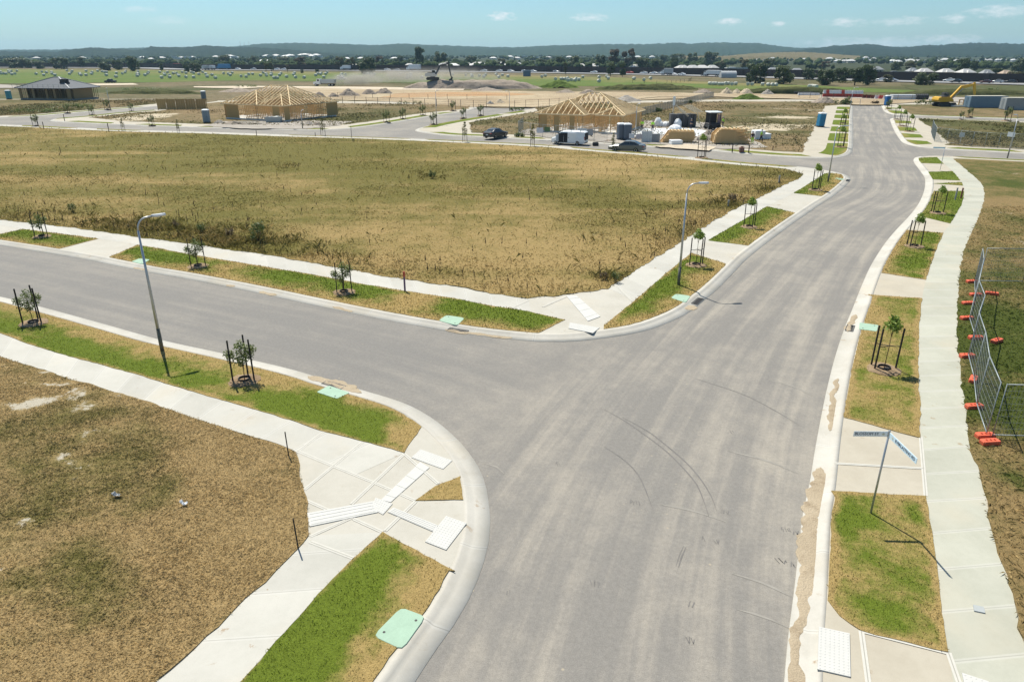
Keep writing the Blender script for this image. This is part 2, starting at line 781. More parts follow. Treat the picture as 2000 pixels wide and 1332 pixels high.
def m_concrete(name, base, dark, joint=0.0, warm=(0.47, 0.41, 0.31), edge=0.0):
    t = NT(name)
    p = t.pos()
    a = t.noise(p, 0.55, 5, 0.6)
    b = t.noise(p, 5.0, 4, 0.7)
    f = t.noise(p, 45, 2, 0.6)
    c = t.mix(t.ramp(t.math('ADD', t.math('MULTIPLY', a, .7), t.math('MULTIPLY', b, .3)), 0.32, 0.66), dark, base)
    c = t.mix(t.math('MULTIPLY', t.ramp(t.noise(p, 0.33, 3, 0.5), 0.52, 0.75), 0.35), c, warm)
    # mud and grass clippings trodden on to it
    st = t.math('MULTIPLY', t.ramp(t.noise(p, 1.9, 6, 0.72, 0.4), 0.605, 0.67), t.ramp(t.noise(p, 0.21, 2), 0.46, 0.62))
    c = t.mix(t.math('MULTIPLY', st, 0.7), c, (0.25, 0.165, 0.085))
    c = t.mix(1.0, c, t.mix(f, (0.93, 0.93, 0.93), (1.06, 1.06, 1.06)), 'MULTIPLY')
    if joint:
        uv = t.n('ShaderNodeUVMap').outputs[0]
        q = t.n('ShaderNodeSeparateXYZ')
        t.l(uv, q.inputs[0])
        fr = t.math('FRACT', t.math('DIVIDE', q.outputs[0], joint))
        d = t.math('MULTIPLY', t.math('ABSOLUTE', t.math('SUBTRACT', fr, 0.5)), joint)     # distance from the joint in metres
        cell = t.n('ShaderNodeTexWhiteNoise', noise_dimensions='1D')
        t.l(t.math('FLOOR', t.math('ADD', t.math('DIVIDE', q.outputs[0], joint), 0.5)), cell.inputs['W'])
        c = t.mix(1.0, c, t.mix(cell.outputs['Value'], (0.93, 0.93, 0.93), (1.05, 1.05, 1.05)), 'MULTIPLY')
        c = t.mix(t.ramp(d, 0.05, 0.09, 0.3, 0), c, (0.52, 0.51, 0.48))
        c = t.mix(t.ramp(d, 0.006, 0.018, 0.6, 0), c, (0.24, 0.23, 0.20))
    t.bump(f, 0.2, 0.004)
    return t.fin(c, 0.85, 0.25)


def m_turf(name, green, tan, bare, blade=False, gvar=0.35, sc=1.0):
    """mown or dry grass; attributes dry (0 green .. 1 straw) and bare (sand showing through)"""
    t = NT(name)
    p = t.pos()
    dry = t.attr('dry')
    bar = t.attr('bare')
    n1 = t.noise(p, 0.9 * sc, 5, 0.65)
    n2 = t.noise(p, 4.5 * sc, 4, 0.72)
    n3 = t.noise(p, 22 * sc, 3, 0.75)
    k = t.math('ADD', dry, t.math('MULTIPLY', t.math('SUBTRACT', n1, 0.5), 0.9))
    k = t.math('ADD', k, t.math('MULTIPLY', t.math('SUBTRACT', n2, 0.5), 0.8))
    if blade:
        k = t.math('ADD', k, t.math('MULTIPLY', t.math('SUBTRACT', t.attr('rnd'), 0.5), 0.55))
    c = t.mix(t.ramp(k, 0.06, 0.94), green, tan)
    tone = t.math('ADD', t.math('MULTIPLY', n3, 0.75), t.math('MULTIPLY', n2, 0.5))
    if blade:
        tone = t.math('ADD', t.math('MULTIPLY', t.attr('rnd'), 0.85), t.math('MULTIPLY', n2, 0.35))
    lo, hi = 1 - gvar * 1.4, 1 + gvar
    c = t.mix(1.0, c, t.mix(t.ramp(tone, 0.25, 0.95), (lo, lo, lo), (hi, hi, hi)), 'MULTIPLY')
    if not blade:
        kb = t.math('ADD', bar, t.math('MULTIPLY', t.math('SUBTRACT', t.noise(p, 2.6 * sc, 6, 0.78), 0.5), 1.8))
        c = t.mix(t.ramp(kb, 0.52, 0.74), c, bare)
        t.bump(t.math('ADD', n3, t.math('MULTIPLY', n2, 0.7)), 0.9, 0.06)
    else:
        tr = t.n('ShaderNodeBsdfTranslucent')
        t.l(c, tr.inputs['Color'])
        ms = t.n('ShaderNodeMixShader')
        ms.inputs[0].default_value = 0.35
        m = t.fin(c, 0.8, 0.2)
        t.l(t.b.outputs[0], ms.inputs[1])
        t.l(tr.outputs[0], ms.inputs[2])
        t.l(ms.outputs[0], t.out.inputs['Surface'])
        return m
    return t.fin(c, 0.95, 0.1)


def m_dirt(name, a, b, c3, sc=1.0, stones=0.0):
    t = NT(name)
    p = t.pos()
    n1 = t.noise(p, 0.12 * sc, 5, 0.6, 0.3)
    n2 = t.noise(p, 0.9 * sc, 5, 0.7)
    n3 = t.noise(p, 7 * sc, 3, 0.7)
    c = t.mix(t.ramp(n1, 0.36, 0.62), a, b)
    c = t.mix(t.ramp(n2, 0.5, 0.72), c, c3)
    c = t.mix(1.0, c, t.mix(n3, (0.72, 0.72, 0.72), (1.24, 1.24, 1.24)), 'MULTIPLY')
    t.bump(t.math('ADD', n3, n2), 0.9, 0.12 / sc)
    return t.fin(c, 0.95, 0.1)


M_ASPH = m_asphalt()
M_SLABA = m_concrete('corner_concrete', (0.43, 0.41, 0.36), (0.375, 0.355, 0.305))
M_SLAB = m_concrete('driveway_concrete', (0.41, 0.375, 0.305), (0.36, 0.325, 0.26))
M_PATH = m_concrete('path_concrete', (0.44, 0.427, 0.385), (0.39, 0.38, 0.34), 1.6)
M_PATHG = m_concrete('path_concrete_greener', (0.40, 0.398, 0.335), (0.345, 0.345, 0.285), 1.6)
M_KERB = m_concrete('kerb_concrete', (0.46, 0.44, 0.395), (0.39, 0.37, 0.325), 3.0)
M_TACT = plain('tactile_white', (0.475, 0.47, 0.445), 0.8, 0.3, var=0.08)
TAN_A, GREEN_A = (0.298, 0.213, 0.100), (0.120, 0.108, 0.032)
G_STRIP, T_STRIP = (0.112, 0.150, 0.018), (0.330, 0.238, 0.095)
M_STRIP = m_turf('verge_turf', G_STRIP, T_STRIP, (0.33, 0.235, 0.135), gvar=0.25)
M_STRIPB = m_turf('verge_blades', (0.150, 0.200, 0.024), (0.43, 0.32, 0.13), (0.3, 0.2, 0.1), blade=True)
M_LOTA = m_turf('dry_lot_turf', GREEN_A, TAN_A, (0.43, 0.39, 0.31), gvar=0.5)
M_LOTAB = m_turf('dry_lot_blades', (0.165, 0.155, 0.052), (0.52, 0.395, 0.20), (0.3, 0.2, 0.1), blade=True)
M_LOTB = m_turf('meadow_turf', (0.130, 0.114, 0.030), (0.298, 0.214, 0.090), (0.40, 0.34, 0.25), gvar=0.2)
M_LOTBB = m_turf('meadow_blades', (0.155, 0.136, 0.037), (0.38, 0.275, 0.116), (0.3, 0.2, 0.1), blade=True, gvar=.2)
M_LOTC = m_turf('side_lot_turf', (0.062, 0.078, 0.015), (0.225, 0.160, 0.072), (0.38, 0.32, 0.24), gvar=0.35)
M_LOTCB = m_turf('side_lot_blades', (0.085, 0.12, 0.022), (0.40, 0.29, 0.13), (0.3, 0.2, 0.1), blade=True)
M_SOIL = m_dirt('soil', (0.20, 0.145, 0.09), (0.26, 0.19, 0.12), (0.17, 0.12, 0.075), 2.0)

# ================================================================ ground, roads
tag(np_mesh('ground', [(-6000, -200, -0.16), (6000, -200, -0.16), (6000, 6000, -0.16), (-6000, 6000, -0.16)], [(0, 1, 2, 3)], M_SOIL), kind='structure')

C_MAIN = catmull(gl([(1120, 1700), (1180, 1332), (1262, 1000), (1370, 760), (1500, 580), (1640, 430), (1735, 372), (1735, 330), (1712, 290), (1698, 260), (1694, 209), (1693, 190)]), 1.5)
C_SIDE = catmull(gl([(-700, 440), (-300, 483), (0, 530), (300, 595), (700, 680), (1000, 770), (1150, 850), (1230, 1000)]), 1.5)
C_CROSS = catmull(gl([(-300, 235), (0, 238), (400, 256), (800, 266), (1200, 288), (1560, 318), (1700, 312), (2000, 306), (2300, 300)]), 2.5)
xs = np.unique(np.round(np.concatenate([np.arange(-230, -40, 6.0), np.arange(-40, 60, 0.9), np.arange(60, 170, 4.0)]), 2))
ys = np.unique(np.round(np.concatenate([np.arange(-10, 3, 2.0), np.arange(3, 75, 0.9), np.arange(75, 250, 3.0)]), 2))
GX, GY = np.meshgrid(xs, ys)
nx, ny = len(xs), len(ys)
V = np.column_stack([GX.ravel(), GY.ravel(), np.full(nx * ny, -0.13)])
ii = (np.arange(ny - 1)[:, None] * nx + np.arange(nx - 1)[None, :]).ravel()
F = np.column_stack([ii, ii + 1, ii + nx + 1, ii + nx])
dm, sm, am = line_dist(V[:, 0], V[:, 1], C_MAIN)
d2, s2_, a2 = line_dist(V[:, 0], V[:, 1], C_SIDE)
d3, s3_, a3 = line_dist(V[:, 0], V[:, 1], C_CROSS)
cross = (V[:, 1] > 84) & (d3 < dm)
wm_ = 1 - sstep(3.5, 7.5, dm)
ws_ = (1 - sstep(3.2, 5.5, d2)) * sstep(4.5, 12.0, dm)
TM = np.column_stack([sm, am, np.where(cross, 0, wm_)])
TS = np.column_stack([np.where(V[:, 1] > 84, s3_, s2_), np.where(V[:, 1] > 84, a3, a2), np.where(V[:, 1] > 84, 0.0, ws_)])
tag(np_mesh('road', V, F, M_ASPH, {'tm': TM, 'ts': TS}), kind='structure')


# ================================================================ kerbs and raised blocks
def kerb(P, side, ramps=(), n=None):
    """rolled concrete kerb and channel swept along the asphalt edge; ramps = (point, half length)"""
    K0 = [(0.0, -0.135), (0.0, -0.118), (0.40, -0.106), (0.50, -0.035), (0.55, -0.004), (0.60, 0.006), (0.72, 0.006), (0.72, -0.06)]
    K1 = [(0.0, -0.135), (0.0, -0.118), (0.40, -0.100), (0.48, -0.072), (0.56, -0.044), (0.62, -0.022), (0.72, 0.006), (0.72, -0.06)]
    N = normals2(P)
    Vv, UV = [], []
    s = 0
    for i, (p, nn) in enumerate(zip(P, N)):
        if i:
            s += (P[i] - P[i - 1]).length
        t = 0
        for q, hl in ramps:
            t = max(t, 1 - float(sstep(hl, hl + 1.2, (Vector((p.x, p.y)) - Vector((q.x, q.y))).length)))
        for (o0, z0), (o1, z1) in zip(K0, K1):
            o = o0 + (o1 - o0) * t
            Vv.append((p.x + nn.x * o * side, p.y + nn.y * o * side, z0 + (z1 - z0) * t))
            UV.append((s, o))
    m = len(K0)
    Ff = []
    for i in range(len(P) - 1):
        for j in range(m - 1):
            a = i * m + j
            f = (a, a + m, a + m + 1, a + 1)
            Ff.append(f if side > 0 else f[::-1])
    return tag(np_mesh('kerb', Vv, Ff, M_KERB, uv=UV, smooth=False), kind='structure')


def block(P, side, extra, mat=None, z=0.0):
    """concrete slab behind the kerb: kerb line moved in, closed through the extra points"""
    B = offset(P, 0.70 * side)
    poly = [(p.x, p.y) for p in B] + [(p[0], p[1]) for p in extra]
    o = sheet('pavement', poly, z, mat or M_SLAB, skirt=0.14)
    return B


ZK = -0.12
# --- corner block at the lower left
KA = catmull(gl([(-900, 420), (-500, 480), (-250, 530), (0, 579.6), (84, 600.6), (210, 635), (315, 664), (438, 691), (573, 722.5), (642, 743.5), (732, 769), (783, 785), (821, 802.5), (859.4, 828), (899, 864), (927, 900),
                 (945, 936), (954.5, 980), (957.5, 1020), (955, 1056), (945, 1097), (932.5, 1131.5), (915, 1171), (887, 1219), (855, 1263), (809.5, 1332), (755, 1420), (680, 1600), (600, 1900)], ZK), 0.45)
kerb(KA, -1, [(g(900, 870), 1.6), (g(935, 945), 1.6), (g(950, 1060), 2.2)])
BA = block(KA, -1, [(-6, 2), (-90, 2), (-90, 60)], M_SLABA)
# --- centre block with the big empty lot
KB = catmull(gl([(-900, 368), (-500, 415), (-200, 450), (0, 479.6), (108, 497), (168, 507), (282, 530.5), (360, 544), (502, 572), (604, 594), (706, 615.5), (783, 630.5), (890, 649), (950, 657.5), (1050, 667), (1100, 667.5), (1162, 662.5),
                 (1250, 648.5), (1310, 628), (1350, 607), (1380, 582.5), (1401, 565), (1435, 530.5), (1462, 503), (1525, 454), (1593, 406), (1633, 379.5), (1658, 357), (1661.5, 350), (1656, 343.5), (1638, 337.5), (1600, 331), (1560, 326.5),
                 (1453, 317.6), (1352, 307.5), (1261, 299.5), (1187, 294), (1075, 284.5), (950, 278), (800, 271.5), (700, 268), (575, 264.5), (400, 258.5), (282, 255.5), (154, 250.5), (77, 246.7), (0, 244.3), (-150, 239), (-400, 233)], ZK), 0.6)
kerb(KB, 1, [(g(1125, 660), 2.2), (g(1620, 333), 2.0)])
BB = block(KB, 1, [(-190, 150), (-190, 60)], M_SLABA)
# --- right-hand block
KC = catmull(gl([(2600, 334), (2300, 325), (2000, 313), (1850, 306), (1810, 305.5), (1790, 307.5), (1784.5, 312), (1785, 317), (1795, 331), (1805.5, 346), (1807, 359.6), (1804, 376), (1793.7, 399), (1777, 421), (1750, 449.7), (1729, 475),
                 (1702, 517), (1684, 556), (1666, 601), (1650, 640), (1632, 694), (1616, 756), (1604, 813), (1592, 878), (1581, 945), (1568, 1005), (1560, 1075), (1550, 1162), (1539, 1247), (1531.7, 1332), (1520, 1450), (1500, 1700), (1480, 1950)], ZK), 0.5)
kerb(KC, 1, [(g(1548, 1262), 2.0)])
BC = block(KC, 1, [(9, 2), (110, 2), (110, 75)])
# --- beyond the cross street, left to right
KD1 = catmull(gl([(420, 199), (307, 215), (220, 222), (165, 228), (110, 232.4), (99, 235.2), (97, 236.8), (103, 238.2), (121, 239.5), (187, 242.9), (275, 246.3), (380, 250), (520, 253.8), (620, 255.3), (655, 254.5), (700, 250.3), (775, 239.6),
                  (855, 226), (900, 220), (930, 212), (950, 204)], ZK), 0.9)
kerb(KD1, 1)
BD1 = block(KD1, 1, gl([(940, 200), (425, 197)]))
KW = catmull(gl([(-400, 237), (-150, 233.5), (0, 231), (77, 227.5), (110, 224.7), (165, 219.8), (220, 215.5), (307, 208), (400, 196)], ZK), 1.2)
kerb(KW, 1)
BW = block(KW, 1, gl([(400, 194), (200, 194), (-300, 194), (-700, 220)]))
KD2 = catmull(gl([(1060, 208), (1022, 216), (970, 224), (912, 232.5), (862, 241), (825, 249), (811, 254.5), (816, 257.8), (840, 261.8), (875, 265.5), (950, 269.2), (1040, 273.6), (1150, 280), (1287, 289), (1399, 296.5), (1504, 305.5), (1585, 309.6), (1620, 310.3),
                  (1650, 306), (1661, 301), (1665.5, 293), (1666.3, 263), (1666, 235), (1666, 209), (1666, 200)], ZK), 0.9)
kerb(KD2, 1)
BD2 = block(KD2, 1, gl([(1665, 195), (1400, 195), (1075, 200)]))
KE0 = catmull(gl([(1718, 200), (1722, 209), (1726, 216), (1733, 221.5), (1748, 224.8), (1774, 226.6), (1850, 229), (1973, 233), (2300, 243)], ZK), 1.2)
kerb(KE0, -1 if False else 1)
BE0 = block(KE0, 1, gl([(2300, 205), (1900, 199)]))
KE1 = catmull(gl([(2300, 249.5), (2000, 239), (1860, 233.5), (1776, 231.2), (1752, 230.6), (1742, 231.4), (1738.5, 234), (1746, 254), (1760, 276), (1768, 281), (1779, 284.5), (1803, 288.6), (1847, 292.8), (2000, 301), (2300, 317)], ZK), 1.0)
kerb(KE1, 1)
BE1 = block(KE1, 1, gl([(2300, 285)]))

# ================================================================ footpaths (jointed strips)
ZP = 0.004
strip('footpath', catmull(gl([(-500, 560), (-250, 598), (0, 650.8), (150, 700), (270, 732), (400, 772), (502, 801), (578.7, 824), (628, 842), (707.7, 862), (789.5, 884.7)])),
      catmull(gl([(-500, 600), (-250, 634), (0, 700), (150, 748), (240, 773), (324, 802), (400, 828), (451, 843), (500, 858), (540, 869), (690, 929)])), ZP, M_PATH)
strip('footpath', catmull(gl([(747.6, 1039), (675.7, 1105.5), (608, 1177), (540, 1251), (470, 1332), (360, 1480), (250, 1650)])),
      catmull(gl([(606, 1046), (582, 1073), (540, 1113), (500, 1151), (402, 1242), (300, 1332), (150, 1470), (0, 1640)])), ZP, M_PATH)
strip('footpath', catmull(gl([(-500, 390), (-200, 415), (0, 440), (75, 452), (192, 466.7), (300, 484), (372, 497.6), (502, 519), (604, 535.7), (706, 555), (783, 567.6), (900, 585.5), (950, 596), (1037, 610)])),
      catmull(gl([(-500, 370), (-200, 398), (0, 429), (75, 437), (180, 449), (270, 463), (360, 475), (527, 499), (630, 518), (706, 532), (783, 545), (900, 561), (950, 571), (1032, 583)])), ZP, M_PATH)
strip('footpath', catmull(gl([(1240, 587.5), (1312.5, 525), (1350, 494.5), (1383, 470), (1435, 439.6), (1498, 403.6), (1550, 377.7), (1599.5, 347), (1611, 339.4)])),
      catmull(gl([(1190, 564), (1212, 548), (1260, 515.5), (1325, 475.5), (1387, 435.5), (1424, 413), (1478, 388), (1525, 364), (1561, 347.5), (1572, 338.5)])), ZP, M_PATH)
strip('footpath', catmull(gl([(1829.7, 307.6), (1845, 321), (1861, 335), (1875.7, 353), (1882, 365), (1883.7, 376), (1877.7, 400), (1856.6, 436), (1842.5, 455.6), (1825, 496), (1808.6, 546.5), (1801, 583), (1795, 634), (1793, 721), (1797, 802), (1798.6, 853.5),
                                  (1805.4, 910), (1808, 969), (1819.8, 1035.6), (1835, 1156), (1851.5, 1274), (1862, 1332), (1885, 1450), (1930, 1640)])),
      catmull(gl([(1860, 308), (1893, 336), (1916, 357), (1923, 376), (1920, 400), (1904, 442), (1886, 484), (1875, 535), (1871, 595), (1869, 640), (1871, 675), (1883, 770), (1891, 840), (1895, 880.5), (1911, 910), (1925, 964), (1930, 1005), (1947, 1066), (1971, 1141),
                  (1987, 1192.5), (1999, 1247), (2030, 1332), (2075, 1440), (2150, 1620)])), ZP, M_PATHG)

# joints scored across the corner ramp areas, laid as thin inlays
M_JOINT = plain('joint', (0.29, 0.28, 0.245), 0.9)
M_JBAND = plain('joint_band', (0.47, 0.455, 0.41), 0.9)


SC_N = [0]


def score(a, b, z=ZP):
    SC_N[0] += 1
    z = z + SC_N[0] * 0.0004
    a, b = g(*a), g(*b)
    d = (b - a).normalized()
    nn = Vector((-d.y, d.x, 0))
    for wd, zz, m in ((0.06, z + 0.003, M_JBAND), (0.010, z + 0.0045, M_JOINT)):
        q = [a - nn * wd, b - nn * wd, b + nn * wd, a + nn * wd]
        tag(np_mesh('joint_line', [(p.x, p.y, zz) for p in q], [(0, 1, 2, 3)], m), kind='structure')


for a, b in (((580, 880), (651, 910)), ((651, 910), (737, 945)), ((737, 945), (812, 978)), ((578, 884), (632, 843)), ((594, 957), (708, 863)), ((686, 985), (790, 886)),
             ((596, 976), (650, 1000)), ((605, 1048), (700, 985 + 20)), ((690, 1013), (747, 1039)), ((752, 1037), (812, 979)), ((606, 1058), (690, 1090)), ((789, 886), (856, 945)),
             ((1032, 587), (1000, 602)), ((1798, 853), (1808, 969)), ((1630, 905), (1805, 915)), ((1682, 1232), (1696, 1335)), ((1852, 1274), (1875, 1340)), ((1682, 1232), (1852, 1275)),
             ((1112, 577), (1060, 600)), ((1205, 560), (1235, 589))):
    score(a, b)


# ================================================================ tactile paving
TC_N = [0]


def tactile(pts, bumps=True):
    TC_N[0] += 1
    P = gl(pts)
    a, b, c, d = P
    m = MB()
    z0, z1 = 0.002, 0.017 + TC_N[0] * 0.0016
    m.prism([(p.x, p.y) for p in P] if (b - a).cross(c - b).z > 0 else [(p.x, p.y) for p in P][::-1], z0, z1)
    w1, h1 = (b - a).length, (d - a).length
    if bumps == 'bars':
        n = 4
        for i in range(n):
            t = (i + .5) / n
            p, q = a.lerp(d, t), b.lerp(c, t)
            m.bar(p.lerp(q, .03) + Vector((0, 0, z1 + .003)), p.lerp(q, .97) + Vector((0, 0, z1 + .003)), 0.03, 0.008)
    elif bumps:
        ni, nj = max(2, int(w1 / 0.085)), max(2, int(h1 / 0.085))
        for i in range(ni):
            for j in range(nj):
                s, t = (i + .5) / ni, (j + .5) / nj
                p = a.lerp(b, s).lerp(d.lerp(c, s), t)
                m.box((p.x, p.y, z1 + .003), (0.036, 0.036, 0.006), pi / 4, taper=0.6)
    tag(m.build('tactile_paving', M_TACT), kind='structure')


tactile([(821.5, 878), (883.4, 900), (865.4, 916.6), (803.5, 894)])
tactile([(820.7, 903), (838.7, 913.8), (763, 981.5), (744.4, 976.5)], 'bars')
tactile([(733.6, 972.5), (766.8, 984.5), (748, 1005.7), (725, 993)])
tactile([(600, 1003), (731, 979), (738, 1001), (604.6, 1029)], 'bars')
tactile([(768.5, 992), (855.4, 1026.8), (847.5, 1039.6), (757, 1000.5)], 'bars')
tactile([(871.4, 1008.5), (911.3, 1022.8), (871.4, 1074.8), (830.7, 1058.8)])
tactile([(1106, 578.7), (1126, 578), (1172.5, 619), (1148, 628)], 'bars')
tactile([(1113, 631), (1171, 641), (1158, 651.5), (1110, 642)])
tactile([(1599, 1225), (1659, 1238), (1661, 1323), (1596, 1308)])
tactile([(1878, 1315), (1930, 1332), (1950, 1362), (1885, 1345)])

# ================================================================ turf
Z_STRIP = 0.022
LIDS = [gl(q) for q in ([(783.5, 1187), (832, 1205), (785.5, 1270.4), (728.4, 1243)], [(618, 766.7), (642.5, 754), (683.3, 768), (657.8, 780)], [(856, 627), (872, 616.5), (908, 622), (893, 637)],
                        [(1310, 582.5), (1320, 575), (1349, 579), (1339, 592.5)], [(1678.7, 631), (1715.6, 636), (1712.6, 648.5), (1677.6, 644)], [(257, 511.7), (273, 505.7), (293, 508), (278, 517)])]


def off_lids(x, y):
    k = np.ones(np.shape(x))
    for q in LIDS:
        k[in_poly(x, y, q)] = 0
    return k



def blobs(x, y, lst):
    s = np.zeros(np.shape(x))
    for u, v, r, a in lst:
        c = g(u, v)
        k = np.exp(-((x - c.x) ** 2 + (y - c.y) ** 2) / (r * r))
        s = s + a * k
    return s


def strip_attr_fn(Kline, base=0.25, kdry=0.75, lst=(), width=1.6, seed=5, edge=None):
    KL = Kline

    def fn(x, y):
        d, _, _ = line_dist(x, y, KL)
        n = fbm(x * 0.45, y * 0.45, seed, 4)
        dry = base + kdry * (1 - sstep(0.7, width + 0.9, d + (n - .5) * 2.4)) + (n - 0.5) * 0.9
        dry = dry + blobs(x, y, lst) + (fbm(x * 2.1, y * 2.1, seed + 3, 3) - .5) * .75
        if edge is not None:
            de, _, _ = line_dist(x, y, edge)
            dry = dry + .75 * (1 - sstep(.02, .22, de + (fbm(x * 3, y * 3, seed + 4, 2) - .5) * .2))
        return {'dry': np.clip(dry, -0.2, 1.2), 'bare': np.clip((dry - 1.15) * 1.2, 0, .35)}
    return fn


def blades(name, poly, n, h, wdt, lean, mat, fn, zfn=0.02, seed=2, keep=None, curl=True):
    """n bent grass blades over a polygon, as one sward"""
    rr = np.random.default_rng(seed)
    xs_ = [p[0] for p in poly]
    ys_ = [p[1] for p in poly]
    X = np.empty(0)
    Y = np.empty(0)
    while len(X) < n:
        x = rr.uniform(min(xs_), max(xs_), n * 2)
        y = rr.uniform(min(ys_), max(ys_), n * 2)
        m = in_poly(x, y, poly)
        if keep is not None:
            m &= rr.random(n * 2) < keep(x, y)
        X = np.r_[X, x[m]]
        Y = np.r_[Y, y[m]]
    X, Y = X[:n], Y[:n]
    at = fn(X, Y)
    ang = rr.uniform(0, 2 * pi, n)
    hh = rr.uniform(h[0], h[1], n) * (0.6 + 0.8 * fbm(X * 0.8, Y * 0.8, 31, 3))
    ww = rr.uniform(wdt[0], wdt[1], n)
    ln = rr.uniform(lean[0], lean[1], n)
    dx, dy = np.cos(ang), np.sin(ang)
    la = rr.uniform(0, 2 * pi, n)
    lx, ly = np.cos(la) * ln * hh, np.sin(la) * ln * hh
    zz = zfn(X, Y) if callable(zfn) else np.full(n, zfn)
    Vb = np.empty((n, 4, 3))
    Vb[:, 0] = np.column_stack([X - dx * ww, Y - dy * ww, zz - 0.01])
    Vb[:, 1] = np.column_stack([X + dx * ww, Y + dy * ww, zz - 0.01])
    Vb[:, 2] = np.column_stack([X + lx * .45 + dx * ww * .7, Y + ly * .45 + dy * ww * .7, zz + hh * 0.62])
    Vb[:, 3] = np.column_stack([X + lx, Y + ly, zz + hh * (1 - 0.35 * np.minimum(ln, 1.3))])
    b = np.arange(n)[:, None] * 4
    Fb = np.concatenate([b + np.array([0, 1, 2]), b + np.array([0, 2, 3])], axis=0)
    rnd = np.repeat(rr.random(n), 4)
    o = np_mesh(name, Vb.reshape(-1, 3), Fb, mat, {'dry': np.repeat(at['dry'], 4), 'bare': np.repeat(at['bare'], 4), 'rnd': rnd})
    return tag(o, kind='stuff')


def area(poly):
    return abs(sum(poly[i][0] * poly[(i + 1) % len(poly)][1] - poly[(i + 1) % len(poly)][0] * poly[i][1] for i in range(len(poly)))) / 2


def bump_strip(x, y):
    return (fbm(x * 1.3, y * 1.3, 3, 3) - 0.5) * 0.03


def nature_strip(poly, Kline, dens=230, lst=(), base=0.25, kdry=0.75, seed=5, h=(0.02, 0.065), wdt=(0.003, 0.0065), step=0.2, width=1.6, amp=0.035):
    poly = [(p[0], p[1]) for p in poly]
    fn = strip_attr_fn(Kline, base, kdry, lst, width, seed, poly + poly[:1] if dens > 100 else None)
    poly = rag(poly, amp, seed)
    sheet('nature_strip', poly, Z_STRIP, M_STRIP, step, fn, skirt=0.03, bumps=bump_strip, seed=seed)
    n = int(area(poly) * dens * 1.35)
    if n > 30:
        big = poly
        blades('verge_grass', big, n, h, wdt, (0.2, 1.0), M_STRIPB, fn, lambda x, y: Z_STRIP + bump_strip(x, y), seed, off_lids)


def kpart(B, a, b):
    return between(offset_in[id(B)], g(*a), g(*b))


offset_in = {}
for KX, sd_, BX in ((KA, -1, BA), (KB, 1, BB), (KC, 1, BC), (KD1, 1, BD1), (KW, 1, BW), (KD2, 1, BD2), (KE0, 1, BE0), (KE1, 1, BE1)):
    offset_in[id(BX)] = offset(KX, 0.74 * sd_)

# corner block A
nature_strip(gl([(-250, 598), (0, 650.8), (54, 671.8), (150, 700), (270, 732), (339, 754), (405, 774), (502, 801), (578.7, 824), (628, 842), (707.7, 862), (789.5, 884.7)]) + kpart(BA, (829.5, 834), (-250, 545)), KA, 240,
             [(300, 690, 1.2, .35), (200, 655, 1.2, .3), (560, 740, 1.2, .25), (120, 690, 1.6, -.5), (250, 720, 1.5, -.45), (590, 795, 1.6, -.55), (740, 815, 1.2, -.5), (800, 850, .7, .7), (470, 755, 0.9, .45), (330, 730, .5, .5)], base=0.12, kdry=0.7, seed=5)
nature_strip(gl([(889, 1116), (747.6, 1039), (675.7, 1105.5), (608, 1177), (540, 1251), (470, 1332), (360, 1480)]) + kpart(BA, (690, 1480), (889, 1116)), KA, 300,
             [(640, 1200, 1.2, -.5), (560, 1290, 1.2, -.5), (720, 1090, .8, -.35), (800, 1130, .8, .35), (690, 1250, .5, .4)], base=0.1, kdry=0.75, seed=9)
nature_strip(gl([(811.5, 977.7), (850, 950), (899.4, 930.5)]) + kpart(BA, (899.4, 930.5), (915, 977.7)), KA, 320, [(860, 960, 1, .2)], base=0.3, kdry=0.35, seed=11)
# centre block, along the side street
nature_strip(gl([(-200, 432), (0, 458), (45, 448), (192, 466.7)]) + kpart(BB, (114, 486), (-200, 441)), KB, 120, base=0.05, kdry=.55, seed=13, h=(.04, .1), wdt=(.01, .02), step=.5)
nature_strip(gl([(269, 478.7), (300, 484), (372, 497.6), (502, 519), (604, 535.7), (706, 555), (783, 567.6), (900, 585.5), (950, 596), (1037.5, 610), (1104, 625)]) + kpart(BB, (1057.5, 651), (214, 504)), KB, 140,
             [(820, 590, 1.2, .8), (780, 585, .8, .5), (900, 597, 1.5, -.5), (1020, 630, 1.5, -.5), (720, 565, 1.2, -.4), (560, 545, 1.3, -.3), (330, 500, 1.8, -.5), (980, 640, 0.8, .3), (450, 525, 1.2, .35)], base=0.2, kdry=0.6, seed=15, h=(.04, .1), wdt=(.009, .018), step=.4)
# centre block, along the main road
nature_strip(gl([(1179.5, 636), (1240, 587.5), (1312.5, 525), (1350, 494.5), (1417.5, 516)]) + kpart(BB, (1417.5, 518), (1190, 645)), KB, 140,
             [(1290, 560, 1.5, -.4), (1240, 600, 1.2, -.4), (1360, 545, 1, .4), (1270, 625, 1, .2)], base=0.1, kdry=0.7, seed=17, h=(.04, .1), wdt=(.009, .018), step=.4, width=2.0)
nature_strip(gl([(1383, 470), (1435, 439.6), (1498, 403.6), (1551, 416)]) + kpart(BB, (1551, 417), (1461, 480)), KB, 90, base=0.05, kdry=0.75, seed=19, h=(.05, .11), wdt=(.012, .022), step=.5, width=1.8)
nature_strip(gl([(1550, 377.7), (1599.5, 347), (1611, 339.4), (1622, 338.5)]) + kpart(BB, (1640, 341), (1608.5, 384)), KB, 60, base=0.15, kdry=0.7, seed=21, h=(.05, .12), wdt=(.014, .026), step=.6, width=1.8)
